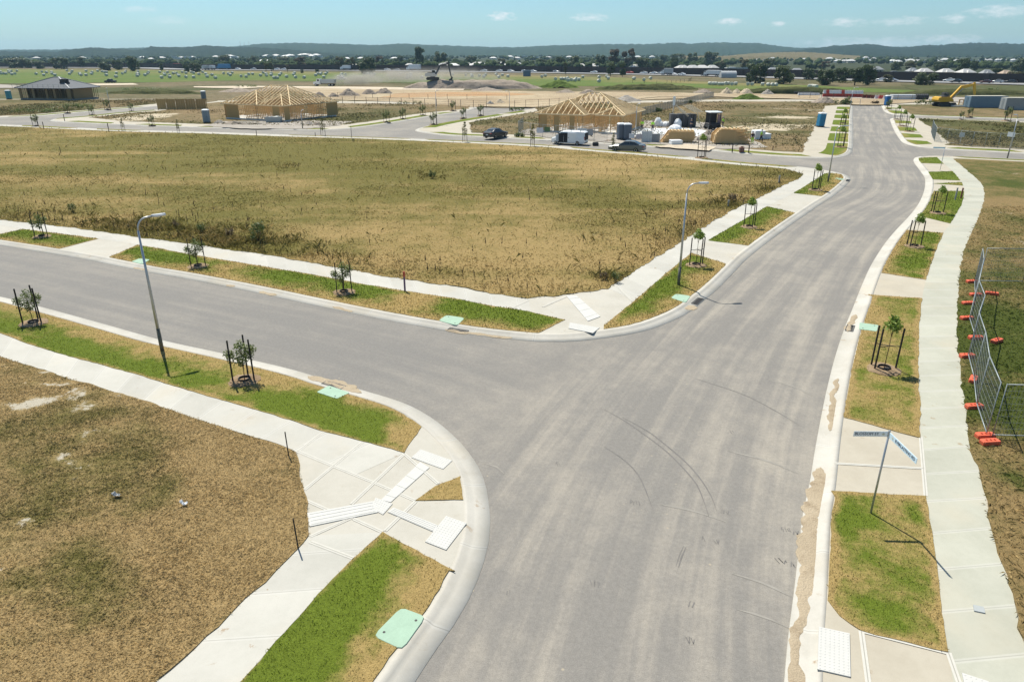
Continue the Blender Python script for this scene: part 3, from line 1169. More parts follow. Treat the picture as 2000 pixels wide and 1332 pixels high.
# right-hand block
nature_strip(gl([(1851.5, 1274), (1835, 1156), (1819.8, 1035.6), (1807.8, 969), (1720, 964), (1623, 959)]) + kpart(BC, (1622, 960), (1602.6, 1171)) + gl([(1640, 1203), (1681, 1231.7), (1770, 1254)]), KC, 300,
             [(1660, 1000, .8, -.5), (1700, 1100, .9, -.15), (1790, 1000, .6, -.3), (1720, 1190, .8, -.2), (1800, 1200, .9, .2), (1650, 1110, .8, .35), (1760, 1060, .6, .2)], base=0.38, kdry=0.15, seed=23)
nature_strip(gl([(1797, 855.5), (1797, 802), (1793, 721), (1795, 634), (1801, 583), (1740, 579), (1695.5, 576)]) + kpart(BC, (1693, 580), (1640.5, 811.6)) + gl([(1720, 835)]), KC, 230,
             [(1720, 720, .9, .25), (1760, 640, 1, .1), (1700, 800, 1, -.1), (1680, 610, 1, .2), (1770, 790, 1, .1)], base=0.5, kdry=0.1, seed=25)
nature_strip(gl([(1808.7, 546.7), (1825, 496), (1842.6, 455.7), (1800, 452), (1769, 450)]) + kpart(BC, (1767, 451), (1716.5, 531.7)), KC, 110, [(1770, 510, 1.5, -.3), (1790, 475, 1, .15)], base=0.18, kdry=0.45, seed=27, h=(.04, .1), wdt=(.01, .02), step=.45)
nature_strip(gl([(1856, 437), (1878, 400), (1883, 380), (1882, 373.7), (1823.7, 373.7)]) + kpart(BC, (1818, 385), (1796, 423)), KC, 70, base=0.05, kdry=0.35, seed=29, h=(.05, .1), wdt=(.012, .022), step=.6)
nature_strip(gl([(1879, 356.6), (1881, 363), (1822, 358.9)]), KC, 40, base=0.2, kdry=0.1, seed=31, h=(.05, .1), wdt=(.012, .022), step=.8, amp=.02)
nature_strip(gl([(1875.7, 353), (1860.7, 335), (1813, 336.5), (1819, 346), (1822, 351)]), KC, 40, base=-0.05, kdry=0.2, seed=33, h=(.05, .1), wdt=(.012, .022), step=.8, amp=.02)
nature_strip(gl([(1843, 320.5), (1829.7, 307.6), (1794, 309), (1795, 314), (1799, 319)]), KC, 30, base=-0.0, kdry=0.3, seed=35, h=(.05, .1), wdt=(.012, .022), step=.8, amp=.02)


def verge(KX, side, a, b, o0, o1, seed, base=0.1, kdry=0.5):
    """grass strip between two places on a far kerb, o0..o1 metres behind its line"""
    seg = between(KX, g(*a), g(*b))
    if len(seg) < 3:
        return
    A = offset(seg, o0 * side)
    B = offset(seg, o1 * side)
    # the reversed piece keeps its side
    d0 = (Vector((KX[-1].x, KX[-1].y, 0)) - Vector((KX[0].x, KX[0].y, 0)))
    ia = KX.index(min(KX, key=lambda p: (p - seg[0]).length))
    ib = KX.index(min(KX, key=lambda p: (p - seg[-1]).length))
    if ib < ia:
        A = offset(seg, -o0 * side)
        B = offset(seg, -o1 * side)
    A = resample(A, max(4, int(plen(A) / 1.0)))
    B = resample(B, max(4, int(plen(A) / 1.0)))
    nature_strip([(p.x, p.y) for p in A] + [(p.x, p.y) for p in B[1:-1][::-1]], KX, 0, (), base, kdry, seed, step=1.0, amp=0.04)


k_ = 40
for KX, sd_, lst in ((KB, 1, [((1560, 326), (1363, 308), 0.74, 1.7), ((1350, 307), (1110, 287), .74, 1.6), ((1090, 285.5), (830, 272.5), .74, 1.5), ((800, 271.5), (560, 264), .74, 1.4), ((282, 255.5), (190, 252), .74, 1.8), ((150, 250.4), (40, 245.5), .74, 1.9)]),
                     (KD1, 1, [((112, 238.9), (205, 243.5), .72, 2.6), ((250, 245.5), (335, 248.5), .72, 2.5), ((375, 249.8), (470, 252.6), .72, 2.6), ((545, 254.3), (640, 255), .72, 2.4), ((697, 250.6), (853, 226.3), .72, 2.6), ((870, 224), (900, 220), .72, 2.6), ((300, 215.6), (110, 232.4), .72, 2.2)]),
                     (KW, 1, [((15, 230.5), (300, 209), .72, 2.4)]),
                     (KD2, 1, [((820, 250), (970, 224), .72, 2.8), ((978, 222.5), (1015, 217), .72, 2.6), ((825, 259.5), (947, 269), .72, 2.5), ((990, 271.3), (1060, 274.7), .72, 2.4), ((1165, 281), (1235, 285.5), .72, 2.5), ((1245, 286), (1292, 289.4), .72, 2.4), ((1398, 296.5), (1590, 309.7), .72, 2.5),
                                  ((1650, 306), (1666.3, 281), .72, 3.4), ((1666.3, 278), (1666.3, 262), .72, 3.5), ((1666.2, 259.5), (1666.2, 248), .72, 3.5), ((1666.1, 246), (1666, 235), .72, 3.5), ((1666, 233), (1666, 225), .72, 3.5), ((1666, 223), (1666, 216.5), .72, 3.5), ((1666, 215), (1666, 209.5), .72, 3.5)]),
                     (KE0, 1, [((1722.5, 210), (1724, 213), .72, 3.4), ((1726, 216), (1735, 222), .72, 3.4), ((1776, 226.7), (2000, 234), .72, 2.0)]),
                     (KE1, 1, [((1850, 293), (2000, 301), .72, 2.6), ((2000, 301), (2150, 309), .72, 2.6), ((1739, 235), (1741.5, 241), .72, 3.4), ((1744, 248), (1747, 256), .72, 3.4), ((1749.5, 260), (1755.5, 269), .72, 3.4), ((1758, 273.5), (1772, 282.5), .72, 3.4), ((1780, 284.8), (1798, 288), .72, 2.6), ((1990, 238.7), (1800, 232), .72, 1.4)]),
                     (KC, 1, [((2100, 316), (1860, 306.3), .74, 1.6)])):
    for a, b, o0, o1 in lst:
        k_ += 1
        verge(KX, sd_, a, b, o0, o1, k_, base=-0.05 if KX is not KB else 0.1)


# ---------------------------------------------------------------- empty lots
def lot_bump(x, y):
    return np.maximum((fbm(x * 0.35, y * 0.35, 8, 3) - 0.5) * 0.10 + (fbm(x * 2.2, y * 2.2, 9, 3) - 0.5) * 0.05, -0.018)


def lot(name, poly, mat, fn, step, amp=0.09, z=0.03, seed=1, flat=False):
    poly = rag([(p[0], p[1]) for p in poly], amp, seed, step=0.3 if amp < .2 else .6)
    sheet(name, poly, z, mat, step, fn, skirt=0.04, bumps=None if flat else (lambda x, y: lot_bump(x, y) * 0.8), seed=seed)
    return poly


def fnA(x, y):
    n = fbm(x * 0.22, y * 0.22, 51, 4)
    n2 = fbm(x * 0.8, y * 0.8, 52, 3)
    dry = 0.75 + (n - .5) * 1.3 + (n2 - .5) * .7 + blobs(x, y, [(60, 1000, 3.5, -.35), (250, 870, 2, -.2), (120, 1130, 2, -.45), (330, 960, 1.2, -.3), (430, 900, 1.5, .3), (420, 1080, 2.5, .35), (540, 1000, 1.5, .3), (30, 830, 3, -.3), (230, 1190, 1.3, -.3)])
    bare = (fbm(x * 0.9, y * 1.6, 53, 4) - .46) * 2.8 * (1 - sstep(-17, -8.0, x + (n - .5) * 4)) + (fbm(x * 1.5, y * 2.2, 54, 3) - .25) * blobs(x, y, [(10, 1105, 1.0, .75), (180, 1020, .45, .6), (120, 930, .5, .45), (50, 880, .8, .15), (10, 1165, .9, .5), (90, 800, 1.0, .1), (20, 1010, .8, .4)])
    return {'dry': np.clip(dry, -.1, 1.2), 'bare': np.clip(bare, 0, 1)}


PA = gl([(-500, 600), (-250, 634), (0, 697), (48, 713), (150, 745), (240, 770), (324, 799), (400, 824), (451, 840.5), (500, 856), (540, 867), (577, 883), (586, 908), (594, 960), (602, 1008), (603, 1046), (580, 1074), (540, 1114), (519, 1138), (500, 1152), (403, 1243), (303, 1332), (150, 1470), (0, 1640)]) + [Vector((-30, 3, 0)), Vector((-60, 3, 0))]
PA = lot('lot_ground', PA, M_LOTA, fnA, 0.35, amp=.06, seed=61)
NEAR_A = [p for p in gl([(-120, 690), (0, 697), (150, 745), (324, 799), (500, 856), (577, 883), (594, 960), (602, 1008), (603, 1046), (540, 1114), (403, 1243), (303, 1332), (250, 1400), (-150, 1400), (-200, 900)])]
blades('dry_grass', [(p.x, p.y) for p in NEAR_A], 150000, (0.015, 0.05), (0.0022, 0.0045), (0.9, 2.6), M_LOTAB, fnA, lambda x, y: 0.03 + lot_bump(x, y) * .8, 71, keep=lambda x, y: np.clip(1.1 - fnA(x, y)['bare'] * 1.6, 0.03, 1))


def fnB(x, y):
    n = fbm(x * 0.10, y * 0.10, 81, 4)
    n2 = fbm(x * 0.5, y * 0.5, 82, 3)
    nb = fbm(x * 0.06, y * 0.35, 83, 3)
    dry = 0.40 + (n - .5) * 1.0 + (n2 - .5) * .5 + (nb - .5) * .95
    dry = dry + blobs(x, y, [(950, 540, 6, .45), (1150, 520, 5, .35), (700, 450, 9, .25), (250, 400, 6, .25), (1300, 440, 6, .15), (780, 345, 14, -.35), (420, 300, 20, -.30), (700, 300, 18, -.25), (1400, 370, 10, .2), (1250, 320, 14, .2), (80, 320, 12, .2), (300, 440, 3, -.5), (500, 480, 3, -.3), (640, 500, 4, -.2), (1000, 345, 12, -.1), (1100, 400, 8, -.15)])
    bare = blobs(x, y, [(1130, 410, .8, .5), (1165, 455, .7, .5), (1310, 480, .5, .4)]) * 1.0 + (fbm(x * .4, y * .4, 84, 3) - .64) * 2.0
    return {'dry': np.clip(dry, -.1, 1.15), 'bare': np.clip(bare, 0, 1)}


_ln = offset(between(KB, g(1540, 325), g(-380, 234)), 3.3)
PB = gl([(-500, 370), (-200, 397), (0, 430), (75, 437.5), (180, 450), (270, 463.6), (360, 475.6), (527, 499), (630, 518), (706, 532), (783, 545), (900, 561.5), (950, 571.5), (1030, 583.5), (1112, 575), (1188, 565), (1212, 549), (1260, 516.5), (1325, 476.5), (1387, 436.5), (1424, 414), (1478, 389), (1525, 365), (1561, 348.5), (1569, 341.5)]) + [p for p in _ln[::3]]
PBr = lot('lot_ground', PB, M_LOTB, fnB, 0.9, amp=0.16, seed=63)
PBn = [(p.x, p.y) for p in PB]
EDGE_B = catmull(PB[:25], 1.5)


def keepB(x, y):
    d, _, _ = line_dist(x, y, EDGE_B)
    k = np.clip(0.10 + 0.9 * np.exp(-d / 3.2) + 0.35 * (fbm(x * .12, y * .12, 91, 3) > .55), 0, 1)
    return k * np.clip(60 / (y + 8), .25, 1)


blades('meadow_grass', PBn, 110000, (0.05, 0.13), (0.006, 0.012), (0.5, 2.0), M_LOTBB, fnB, lambda x, y: 0.03 + lot_bump(x, y) * .8, 73, keep=keepB)


def keepB2(x, y):
    d, _, _ = line_dist(x, y, EDGE_B)
    return np.exp(-d / 2.0) * (fbm(x * .35, y * .35, 92, 3) > .47) + 0.02


blades('tall_grass', PBn, 5000, (0.2, 0.45), (0.006, 0.013), (0.1, 0.7), M_LOTBB, fnB, 0.04, 74, keep=keepB2)


WB = [(240, 438, 3.0, 1.0), (330, 452, 3.2, 1.0), (420, 466, 3.2, 1.0), (480, 476, 3, .9), (560, 486, 2.5, .7), (100, 420, 4, .6), (680, 508, 2.5, .5), (1200, 540, 1.6, .9), (1260, 500, 1.6, .7), (1330, 455, 2, .5), (1430, 398, 2.5, .9), (1100, 570, 1.6, .5), (830, 345, 4, .6), (565, 325, 2.5, .5), (1500, 372, 3, .6)]
blades('weeds', PBn, 8000, (0.15, 0.5), (0.007, 0.016), (0.2, 1.0), M_LOTBB, lambda x, y: {'dry': fbm(x * .5, y * .5, 95, 3) * 1.1 - .25, 'bare': x * 0}, 0.03, 79, keep=lambda x, y: np.clip(blobs(x, y, WB) - .25, 0, 1) * (fbm(x * .9, y * .9, 96, 3) > .45) + .004)


def fnC(x, y):
    n = fbm(x * 0.2, y * 0.2, 101, 4)
    n2 = fbm(x * 0.8, y * 0.8, 102, 3)
    dry = 0.62 + (n - .5) * 0.9 + (n2 - .5) * .5 + blobs(x, y, [(1985, 790, 2.2, -.9), (1970, 700, 2.5, -.75), (1965, 620, 3, -.7), (1990, 560, 4, -.4), (1950, 420, 6, -.15), (1960, 350, 9, -.3), (1905, 520, 1.5, .3), (1890, 700, 0.8, .3), (1940, 930, 2, .35), (1990, 1000, 1, .2), (1985, 940, .8, -.6), (1960, 400, 3, .2)])
    bare = (fbm(x * .35, y * .35, 103, 4) - .55) * 1.8 * sstep(40, 46, y) + blobs(x, y, [(1975, 340, 2.5, .5), (1990, 470, 1.3, .5), (1980, 530, 1, .4)])
    return {'dry': np.clip(dry, -.1, 1.15), 'bare': np.clip(bare, 0, 1)}


PCr = catmull(gl([(1862, 311), (1893, 337), (1916, 358), (1922.5, 376), (1919.5, 400), (1903, 442), (1885, 484), (1874, 535), (1870, 595), (1868.5, 640), (1870, 675), (1882, 770), (1890, 840), (1894, 880.5), (1910, 910), (1923, 964), (1927, 1005), (1945, 1066), (1969, 1141), (1985, 1192.5), (1997, 1247), (2015, 1332), (2060, 1440), (2130, 1620)]), 1.0)
PC = PCr + [Vector((60, 6, 0)), Vector((100, 30, 0))] + offset(between(KC, g(2300, 325), g(1865, 306.5)), 3.0)
PC = lot('lot_ground', PC, M_LOTC, fnC, 0.5, amp=0.09, seed=65)
NC = [(p.x, p.y) for p in PCr if p.y < 60] + [(30, 10), (48, 50), (52, 60)]
blades('rough_grass', NC, 80000, (0.035, 0.10), (0.003, 0.007), (0.7, 2.6), M_LOTCB, fnC, lambda x, y: 0.03 + lot_bump(x, y) * .8, 77, keep=lambda x, y: np.clip(30 / (y + 5), .15, 1))
# ================================================================ lots and land beyond the cross street
M_LOTD = m_turf('far_lot_turf', (0.075, 0.074, 0.024), (0.195, 0.142, 0.075), (0.42, 0.36, 0.26), gvar=0.45, sc=0.14)
M_LOTDB = m_turf('far_lot_blades', (0.110, 0.108, 0.036), (0.28, 0.21, 0.11), (0.3, 0.2, 0.1), blade=True)
M_FIELD = m_turf('paddock_turf', (0.088, 0.130, 0.026), (0.20, 0.165, 0.07), (0.3, 0.25, 0.16), gvar=0.25, sc=0.08)
M_ROUGH = m_turf('rough_land', (0.068, 0.074, 0.026), (0.170, 0.132, 0.078), (0.34, 0.28, 0.19), gvar=0.45, sc=0.09)
M_DIRT = m_dirt('bare_dirt', (0.33, 0.255, 0.165), (0.43, 0.35, 0.235), (0.25, 0.19, 0.12), 0.35)
M_ORANGE = m_dirt('orange_clay', (0.40, 0.24, 0.12), (0.38, 0.255, 0.145), (0.42, 0.32, 0.20), 0.35)
M_PALE = m_dirt('pale_track', (0.50, 0.43, 0.33), (0.55, 0.47, 0.36), (0.40, 0.33, 0.24), 0.8)
M_BROWN = m_dirt('brown_spoil', (0.26, 0.215, 0.175), (0.32, 0.27, 0.22), (0.15, 0.12, 0.095), 1.2)
M_GRAVEL = m_dirt('grey_gravel', (0.30, 0.27, 0.235), (0.36, 0.33, 0.29), (0.23, 0.205, 0.18), 3.5)
M_SAND = m_dirt('sand', (0.46, 0.38, 0.27), (0.50, 0.42, 0.31), (0.40, 0.32, 0.22), 3.0)


def fnD(seed, base=0.55, amp=1.0, bare=0.0, lst=(), blst=()):
    def fn(x, y):
        n = fbm(x * 0.07, y * 0.07, seed, 4)
        n2 = fbm(x * 0.3, y * 0.3, seed + 1, 3)
        dry = base + (n - .5) * amp + (n2 - .5) * .5 + blobs(x, y, lst)
        b = bare + (fbm(x * .12, y * .12, seed + 2, 4) - .55) * 1.5 + blobs(x, y, blst)
        return {'dry': np.clip(dry, -.1, 1.15), 'bare': np.clip(b, 0, 1)}
    return fn


def piece(K, side, a, b, o, st=3):
    return offset(between(K, g(*a), g(*b)), o * side)[::st]


LD1 = piece(KD1, 1, (300, 215.6), (160, 228.5), 4.4) + piece(KD1, 1, (187, 242.9), (625, 255), 5.3) + piece(KD1, 1, (705, 249.5), (900, 220), 5.2) + gl([(915, 213), (920, 205), (430, 200), (330, 209)])
lot('lot_ground', LD1, M_LOTD, fnD(201, .6, 1.1, .0, [(640, 235, 9, -.3), (760, 225, 12, -.35)], [(260, 232, 9, .6), (300, 228, 7, .5), (470, 246, 8, .6), (590, 247, 7, .6), (640, 242, 6, .35), (520, 245, 7, .5)]), 2.2, amp=.3, seed=67, flat=True)
LW = piece(KW, 1, (-350, 236), (300, 209), 4.2) + gl([(380, 195), (200, 195), (-300, 195), (-700, 218)])
lot('lot_ground', LW, M_LOTD, fnD(211, .38, 1.0, -.1), 2.6, amp=.3, seed=68, flat=True)
LD2 = piece(KD2, 1, (1018, 217), (868, 240), 5.0) + piece(KD2, 1, (885, 266), (1570, 309), 4.6) + piece(KD2, 1, (1666.3, 284), (1666, 209), 6.3) + gl([(1655, 204), (1652, 199), (1400, 199), (1075, 204), (1045, 212)])
lot('lot_ground', LD2, M_LOTD, fnD(221, .62, 1.0, .0, [(1450, 230, 14, -.3), (1480, 255, 8, -.3), (1000, 245, 9, -.2), (1540, 290, 6, .4), (1100, 200, 12, -.3)],
                                 [(1540, 232, 10, .6), (1510, 248, 8, .55), (1560, 215, 9, .5), (1480, 252, 6, .4), (1490, 262, 5, .5)]), 2.0, amp=.3, seed=69, flat=True)
LE1 = piece(KE1, 1, (2300, 249), (1790, 231.6), 2.9) + piece(KE1, 1, (1746, 254), (1762, 278), 6.2) + piece(KE1, 1, (1815, 289.5), (2300, 317), 4.6)
lot('lot_ground', LE1, M_LOTD, fnD(231, .30, .9, -.1, [], [(1850, 241, 5, .6), (1830, 247, 4, .5), (1800, 255, 3, .35)]), 1.6, amp=.25, seed=70, flat=True)
LE0 = gl([(1752, 205), (1765, 213), (1777, 223.2), (1800, 224.6), (1850, 226.4), (1973, 230.3), (2300, 240), (2500, 204)])
lot('lot_ground', LE0, M_LOTD, fnD(241, .55, .9, -.05), 2.2, amp=.25, seed=72, flat=True)
# worked soil round the two building sites
for nm, pts, m, z, sd_ in (('dirt_patch', [(1010, 262), (1060, 268), (1200, 280), (1300, 284), (1420, 292), (1500, 288), (1440, 262), (1400, 240), (1260, 236), (1230, 248), (1100, 250), (1030, 253)], M_GRAVEL, 0.055, 81),
                           ('dirt_patch', [(1275, 286), (1330, 283), (1400, 288), (1385, 295.5), (1290, 288.8)], M_PALE, 0.07, 82),
                           ('dirt_patch', [(395, 247), (470, 252), (600, 252.5), (660, 246), (690, 238), (600, 236), (430, 238)], M_GRAVEL, 0.055, 83)):
    p = rag([(q.x, q.y) for q in gl(pts)], .5, sd_, 1.0)
    sheet(nm, p, z, m, 2.0, seed=sd_)

for nm, LP, fs, n_ in (('rough_grass', LD2, 221, 12000), ('rough_grass', LD1, 201, 7000), ('rough_grass', LW, 211, 8000), ('rough_grass', LE1, 231, 9000)):
    LPq = [(q.x, q.y) for q in LP]
    LPq = [q for q in LPq if abs(q[0]) < 170 and q[1] < 215] if nm and fs != 231 else [q for q in LPq if q[0] < 175]
    blades(nm, LPq, n_, (0.12, 0.4), (0.015, 0.035), (0.3, 1.6), M_LOTDB, fnD(fs, .35, 1.2), 0.03, fs + 5, keep=lambda x, y: np.clip((fbm(x * .09, y * .09, 333, 4) - .42) * 5, .03, 1))
# -------------- open land, one sheet out to the freeway
GP = gl([(-900, 232), (-300, 200), (200, 200), (420, 203), (900, 207), (1080, 210), (1660, 206), (1728, 206.5), (1800, 208), (2700, 215)], -0.05)
GP = [(p.x, p.y) for p in GP] + [(900, 230), (1400, 760), (-1500, 1000), (-900, 400)]
sheet('open_land', GP, -0.05, M_ROUGH, 14, fnD(251, .55, 1.1, .0, [(150, 180, 25, -.4), (300, 175, 25, -.3), (1480, 172, 20, -.3), (1850, 178, 30, -.45), (1950, 172, 30, -.4), (1700, 176, 18, -.4)], [(600, 195, 40, .5), (450, 178, 20, .4), (1700, 195, 20, .5)]))
ZZ = [0.0]


def land(name, pts, mat, fn=None, amp=1.0, step=6, seed=1):
    ZZ[0] += 0.015
    p = rag([(q.x, q.y) for q in gl(pts)], amp, seed, 3.0)
    return sheet(name, p, ZZ[0], mat, step if fn else None, fn, seed=seed)


land('paddock', [(-500, 172), (0, 164), (190, 162), (330, 161), (450, 158), (560, 158.5), (800, 163), (1010, 168), (1300, 170), (1450, 176), (1770, 182), (1790, 178), (1600, 168), (1420, 162), (1330, 158.5), (1200, 151.5), (1000, 147.5), (820, 144), (480, 140), (275, 137.5), (-300, 133.5), (-900, 137)],
     M_FIELD, fnD(261, .18, .7, -.4, [(700, 141, 60, .3), (900, 146, 45, .6), (1100, 150, 40, .6), (1300, 158, 25, .5), (1500, 165, 20, .4), (500, 141, 60, .4), (1400, 161, 20, .4), (200, 138, 80, .35)]), 2.0, 9, 91)
land('paddock', [(1790, 178), (1990, 187), (2400, 197), (2400, 178), (2000, 168), (1850, 167), (1760, 166)], M_ROUGH, fnD(262, .1, .7, -.4), 1.5, 6, 92)
land('dirt_field', [(520, 172), (700, 174), (950, 178), (1300, 181), (1420, 185), (1390, 190), (1250, 196), (1180, 200), (1060, 209.5), (1000, 211), (905, 208), (760, 199), (600, 193), (620, 186), (560, 178)], M_DIRT, None, 1.5, seed=93)
land('dirt_field', [(780, 183), (860, 180.5), (1000, 182), (1050, 185), (980, 188.5), (860, 190), (740, 191.5)], M_ORANGE, None, 1.5, seed=94)
land('dirt_track', [(465, 168.5), (600, 169.5), (760, 171), (905, 174), (905, 177), (780, 176), (600, 173), (470, 171.5)], M_PALE, None, .8, seed=95)
land('dirt_track', [(170, 164.5), (260, 163.5), (270, 166.5), (190, 168)], M_PALE, None, .8, seed=96)
land('dirt_track', [(0, 166), (40, 168), (55, 173), (-60, 173)], M_GRAVEL, None, .8, seed=97)
land('dirt_track', [(455, 169), (520, 171), (480, 174), (380, 172), (380, 170)], M_PALE, None, .6, seed=98)
land('dirt_track', [(1160, 186), (1420, 183), (1560, 186), (1800, 192), (1860, 198), (1760, 203), (1735, 206), (1655, 205.5), (1600, 196), (1400, 190), (1200, 191)], M_DIRT, None, 1.2, seed=99)
land('dirt_track', [(1600, 187), (1780, 190), (1900, 192), (2000, 198), (2000, 206), (1900, 202), (1780, 196), (1600, 192)], M_GRAVEL, None, 1.2, seed=100)
land('dirt_track', [(1040, 211.5), (1080, 208), (1230, 198), (1290, 190), (1240, 190), (1160, 195), (1030, 205), (930, 209)], M_DIRT, None, 1.0, seed=102)


# -------------- spoil heaps
def heap(name, label, u, v, wpx, hpx, mat, seed, depth=0.7, rough=0.3, cat='dirt pile', group=None, flat=1.2, skew=0.0):
    c = g(u, v)
    s = c.y / cos(PITCH) / FPX * 0.93
    rx, h = wpx * s / 2, hpx * s * 1.0
    ry = max(rx * depth, h * .9)
    c.y += ry * .6
    n, m = 44, 26
    X, Y = np.meshgrid(np.linspace(-1, 1, n), np.linspace(-1, 1, m))
    ang = np.arctan2(Y, X)
    r = np.hypot(X, Y) * (1 + (fbm(np.cos(ang) * 1.7 + seed, np.sin(ang) * 1.7, seed, 3) - .5) * .6)
    Z = h * np.clip(1 - r ** flat, 0, 1) * (0.75 + (fbm(X * 2.5 + seed, Y * 2.5, seed, 4)) * .5)
    Z = Z + np.where(r < 1, (fbm(X * 9 + seed, Y * 9, seed + 3, 3) - .5) * rough * h, 0) - 0.08
    Vv = np.column_stack([X.ravel() * rx, Y.ravel() * ry, Z.ravel()])
    ii = (np.arange(m - 1)[:, None] * n + np.arange(n - 1)[None, :]).ravel()
    o = np_mesh(name, Vv, np.column_stack([ii, ii + 1, ii + n + 1, ii + n]), mat, {'dry': np.full(len(Vv), .1), 'bare': np.zeros(len(Vv))}, smooth=True)
    o.location = (c.x, c.y, 0.0)
    return tag(o, label, cat, group)


GHEAP = 'spoil heaps on the building land'
for a in (('dirt_heap', 'low brown dirt heap, leftmost of the row behind the big timber roof frame', 622, 191, 29, 11, M_BROWN, 301),
          ('dirt_heap', 'small flat brown dirt heap second in the row on bare ground', 650, 190, 22, 8, M_BROWN, 302),
          ('dirt_heap', 'broad brown dirt heap third in the row on bare ground', 680, 188, 42, 12, M_BROWN, 303),
          ('dirt_heap', 'brown dirt heap fourth in the row, partly before the last', 720, 185, 34, 10, M_BROWN, 304),
          ('dirt_heap', 'rightmost brown dirt heap of the row, beside the orange clay', 750, 183.5, 34, 11, M_BROWN, 305),
          ('debris_heap', 'dark clod heap at the edge of the sandy pad behind right frame', 1150, 184, 38, 9, M_BROWN, 306),
          ('debris_heap', 'long low pile of dug clods on the sandy pad', 1105, 182, 40, 6, M_BROWN, 307),
          ('gravel_heap', 'wide flat dark grey gravel heap on grass right of timber frame', 1227, 199, 52, 11, M_GRAVEL, 308),
          ('gravel_heap', 'tiny grey gravel pile on the sandy pad', 957, 204, 16, 7, M_GRAVEL, 309),
          ('sand_heap', 'small pale sand pile beside the tiny grey one', 976, 202, 22, 7, M_SAND, 310),
          ('sand_heap', 'tall pale sand heap, left of the three near the green mound', 1421, 184.5, 26, 12, M_SAND, 311),
          ('sand_heap', 'low pale sand heap between two taller ones', 1440, 184, 24, 9, M_SAND, 312),
          ('sand_heap', 'pale sand heap, right of the three near the green mound', 1459, 184.5, 28, 11, M_SAND, 313),
          ('gravel_heap', 'single light grey gravel cone on the far track', 1500, 185.5, 25, 9, M_GRAVEL, 314),
          ('dirt_heap', 'low brown bank of soil at the far end of the paling fence', 1376, 182, 38, 7, M_BROWN, 315),
          ('debris_heap', 'rough brown debris heap left of the road end', 1614, 202, 50, 11, M_BROWN, 316),
          ('debris_heap', 'grey brown rubble strip left of the big berm', 520, 178, 90, 5, M_BROWN, 317),
          ('debris_heap', 'dark rubble bank behind the left timber roof frame', 460, 180, 70, 7, M_BROWN, 318),
          ('dirt_heap', 'small brown heap on the white track left of the berm', 554, 172, 18, 5, M_BROWN, 319),
          ('debris_heap', 'grey clods lying along the foot of the berm', 950, 178, 60, 6, M_BROWN, 320)):
    heap(*a, group=GHEAP)
heap('earth_berm', 'long grey brown earth berm with a digger on top', 922, 174, 262, 14, M_BROWN, 321, 0.22, 0.5, flat=4.0)
heap('grass_mound', 'bright green weedy mound at the right end of the berm', 1092, 172, 78, 13, M_FIELD, 322, 0.4, .35, 'mound')
heap('grass_mound', 'low green weed mound beside the pale sand heaps', 1462, 195, 60, 11, M_FIELD, 323, 0.4, .35, 'mound')
heap('grass_mound', 'olive grassy bank running along the far paddock edge', 1265, 176, 190, 9, M_ROUGH, 324, 0.2, .7, 'mound', flat=3.0)
heap('grass_mound', 'dark green grassy bank in front of the red barriers', 1560, 184, 260, 11, M_ROUGH, 325, 0.12, .3, 'mound', flat=3.0)
heap('grass_mound', 'brown green bank beyond the yellow digger', 1900, 186, 300, 9, M_ROUGH, 326, 0.12, .3, 'mound', flat=3.0)
heap('grass_mound', 'weedy green bank left of the bare ground', 300, 184, 190, 7, M_ROUGH, 327, 0.2, .7, 'mound', flat=3.0)

# ================================================================ freeway
WL = [far(u, v, g(u, v).y) for u, v in ((-300, 131.5), (275, 133), (400, 136.2), (820, 139), (1200, 144.3), (1450, 149.5), (1742, 157.8), (2000, 164), (2400, 174))]
for p in WL:
    p.z = 0
WL = catmull(WL, 12)
FN = normals2(WL)
FE = [p - n * 22 for p, n in zip(WL, FN)]
FE0 = [p - n * 1.5 for p, n in zip(WL, FN)]
M_FWY = m_concrete('freeway_asphalt', (0.25, 0.25, 0.25), (0.21, 0.21, 0.215))
strip('freeway', [Vector((p.x, p.y, 0)) for p in FE], [Vector((p.x, p.y, 0)) for p in FE0], 0.30, M_FWY)
wb = MB()
wf = MB()
for i in range(len(WL) - 1):
    a, b = WL[i], WL[i + 1]
    h = 3.9
    wb.add([a, b, b + Vector((0, 0, h)), a + Vector((0, 0, h)), a + FN[i] * .25, b + FN[i + 1] * .25, b + FN[i + 1] * .25 + Vector((0, 0, h)), a + FN[i] * .25 + Vector((0, 0, h))],
           [(0, 3, 2, 1), (4, 5, 6, 7), (3, 7, 6, 2)])
    wf.box((a.x - FN[i].x * .1, a.y - FN[i].y * .1, h / 2 + .05), (.35, .35, h + .1), math.atan2(FN[i].y, FN[i].x))
nw = thing('noise_wall', 'long dark brown noise wall along the far freeway', 'wall')
M_WALL = plain('wall_brown', (0.045, 0.034, 0.032), 0.85, .2, var=.25, sc=.05)
wb.build('wall_panel', M_WALL, nw)
wf.build('wall_post', plain('wall_post_brown', (0.035, 0.028, 0.027), 0.85, .2), nw)


def on_fwy(u, v, lane=None):
    p = g(u, v)
    i = min(range(len(WL)), key=lambda k: (WL[k] - p).length)
    d = WL[min(i + 1, len(WL) - 1)] - WL[max(i - 1, 0)]
    lane = lane if lane is not None else min(max((WL[i] - p).dot(FN[i]), 4), 18)
    # slide along the wall so the view direction fits
    q = WL[i] - FN[i] * lane
    dd = d.normalized()
    k = p.x / p.y
    t = (k * q.y - q.x) / (dd.x - k * dd.y)
    q = q + dd * t
    q.z = 0.31
    return q, math.atan2(d.y, d.x)


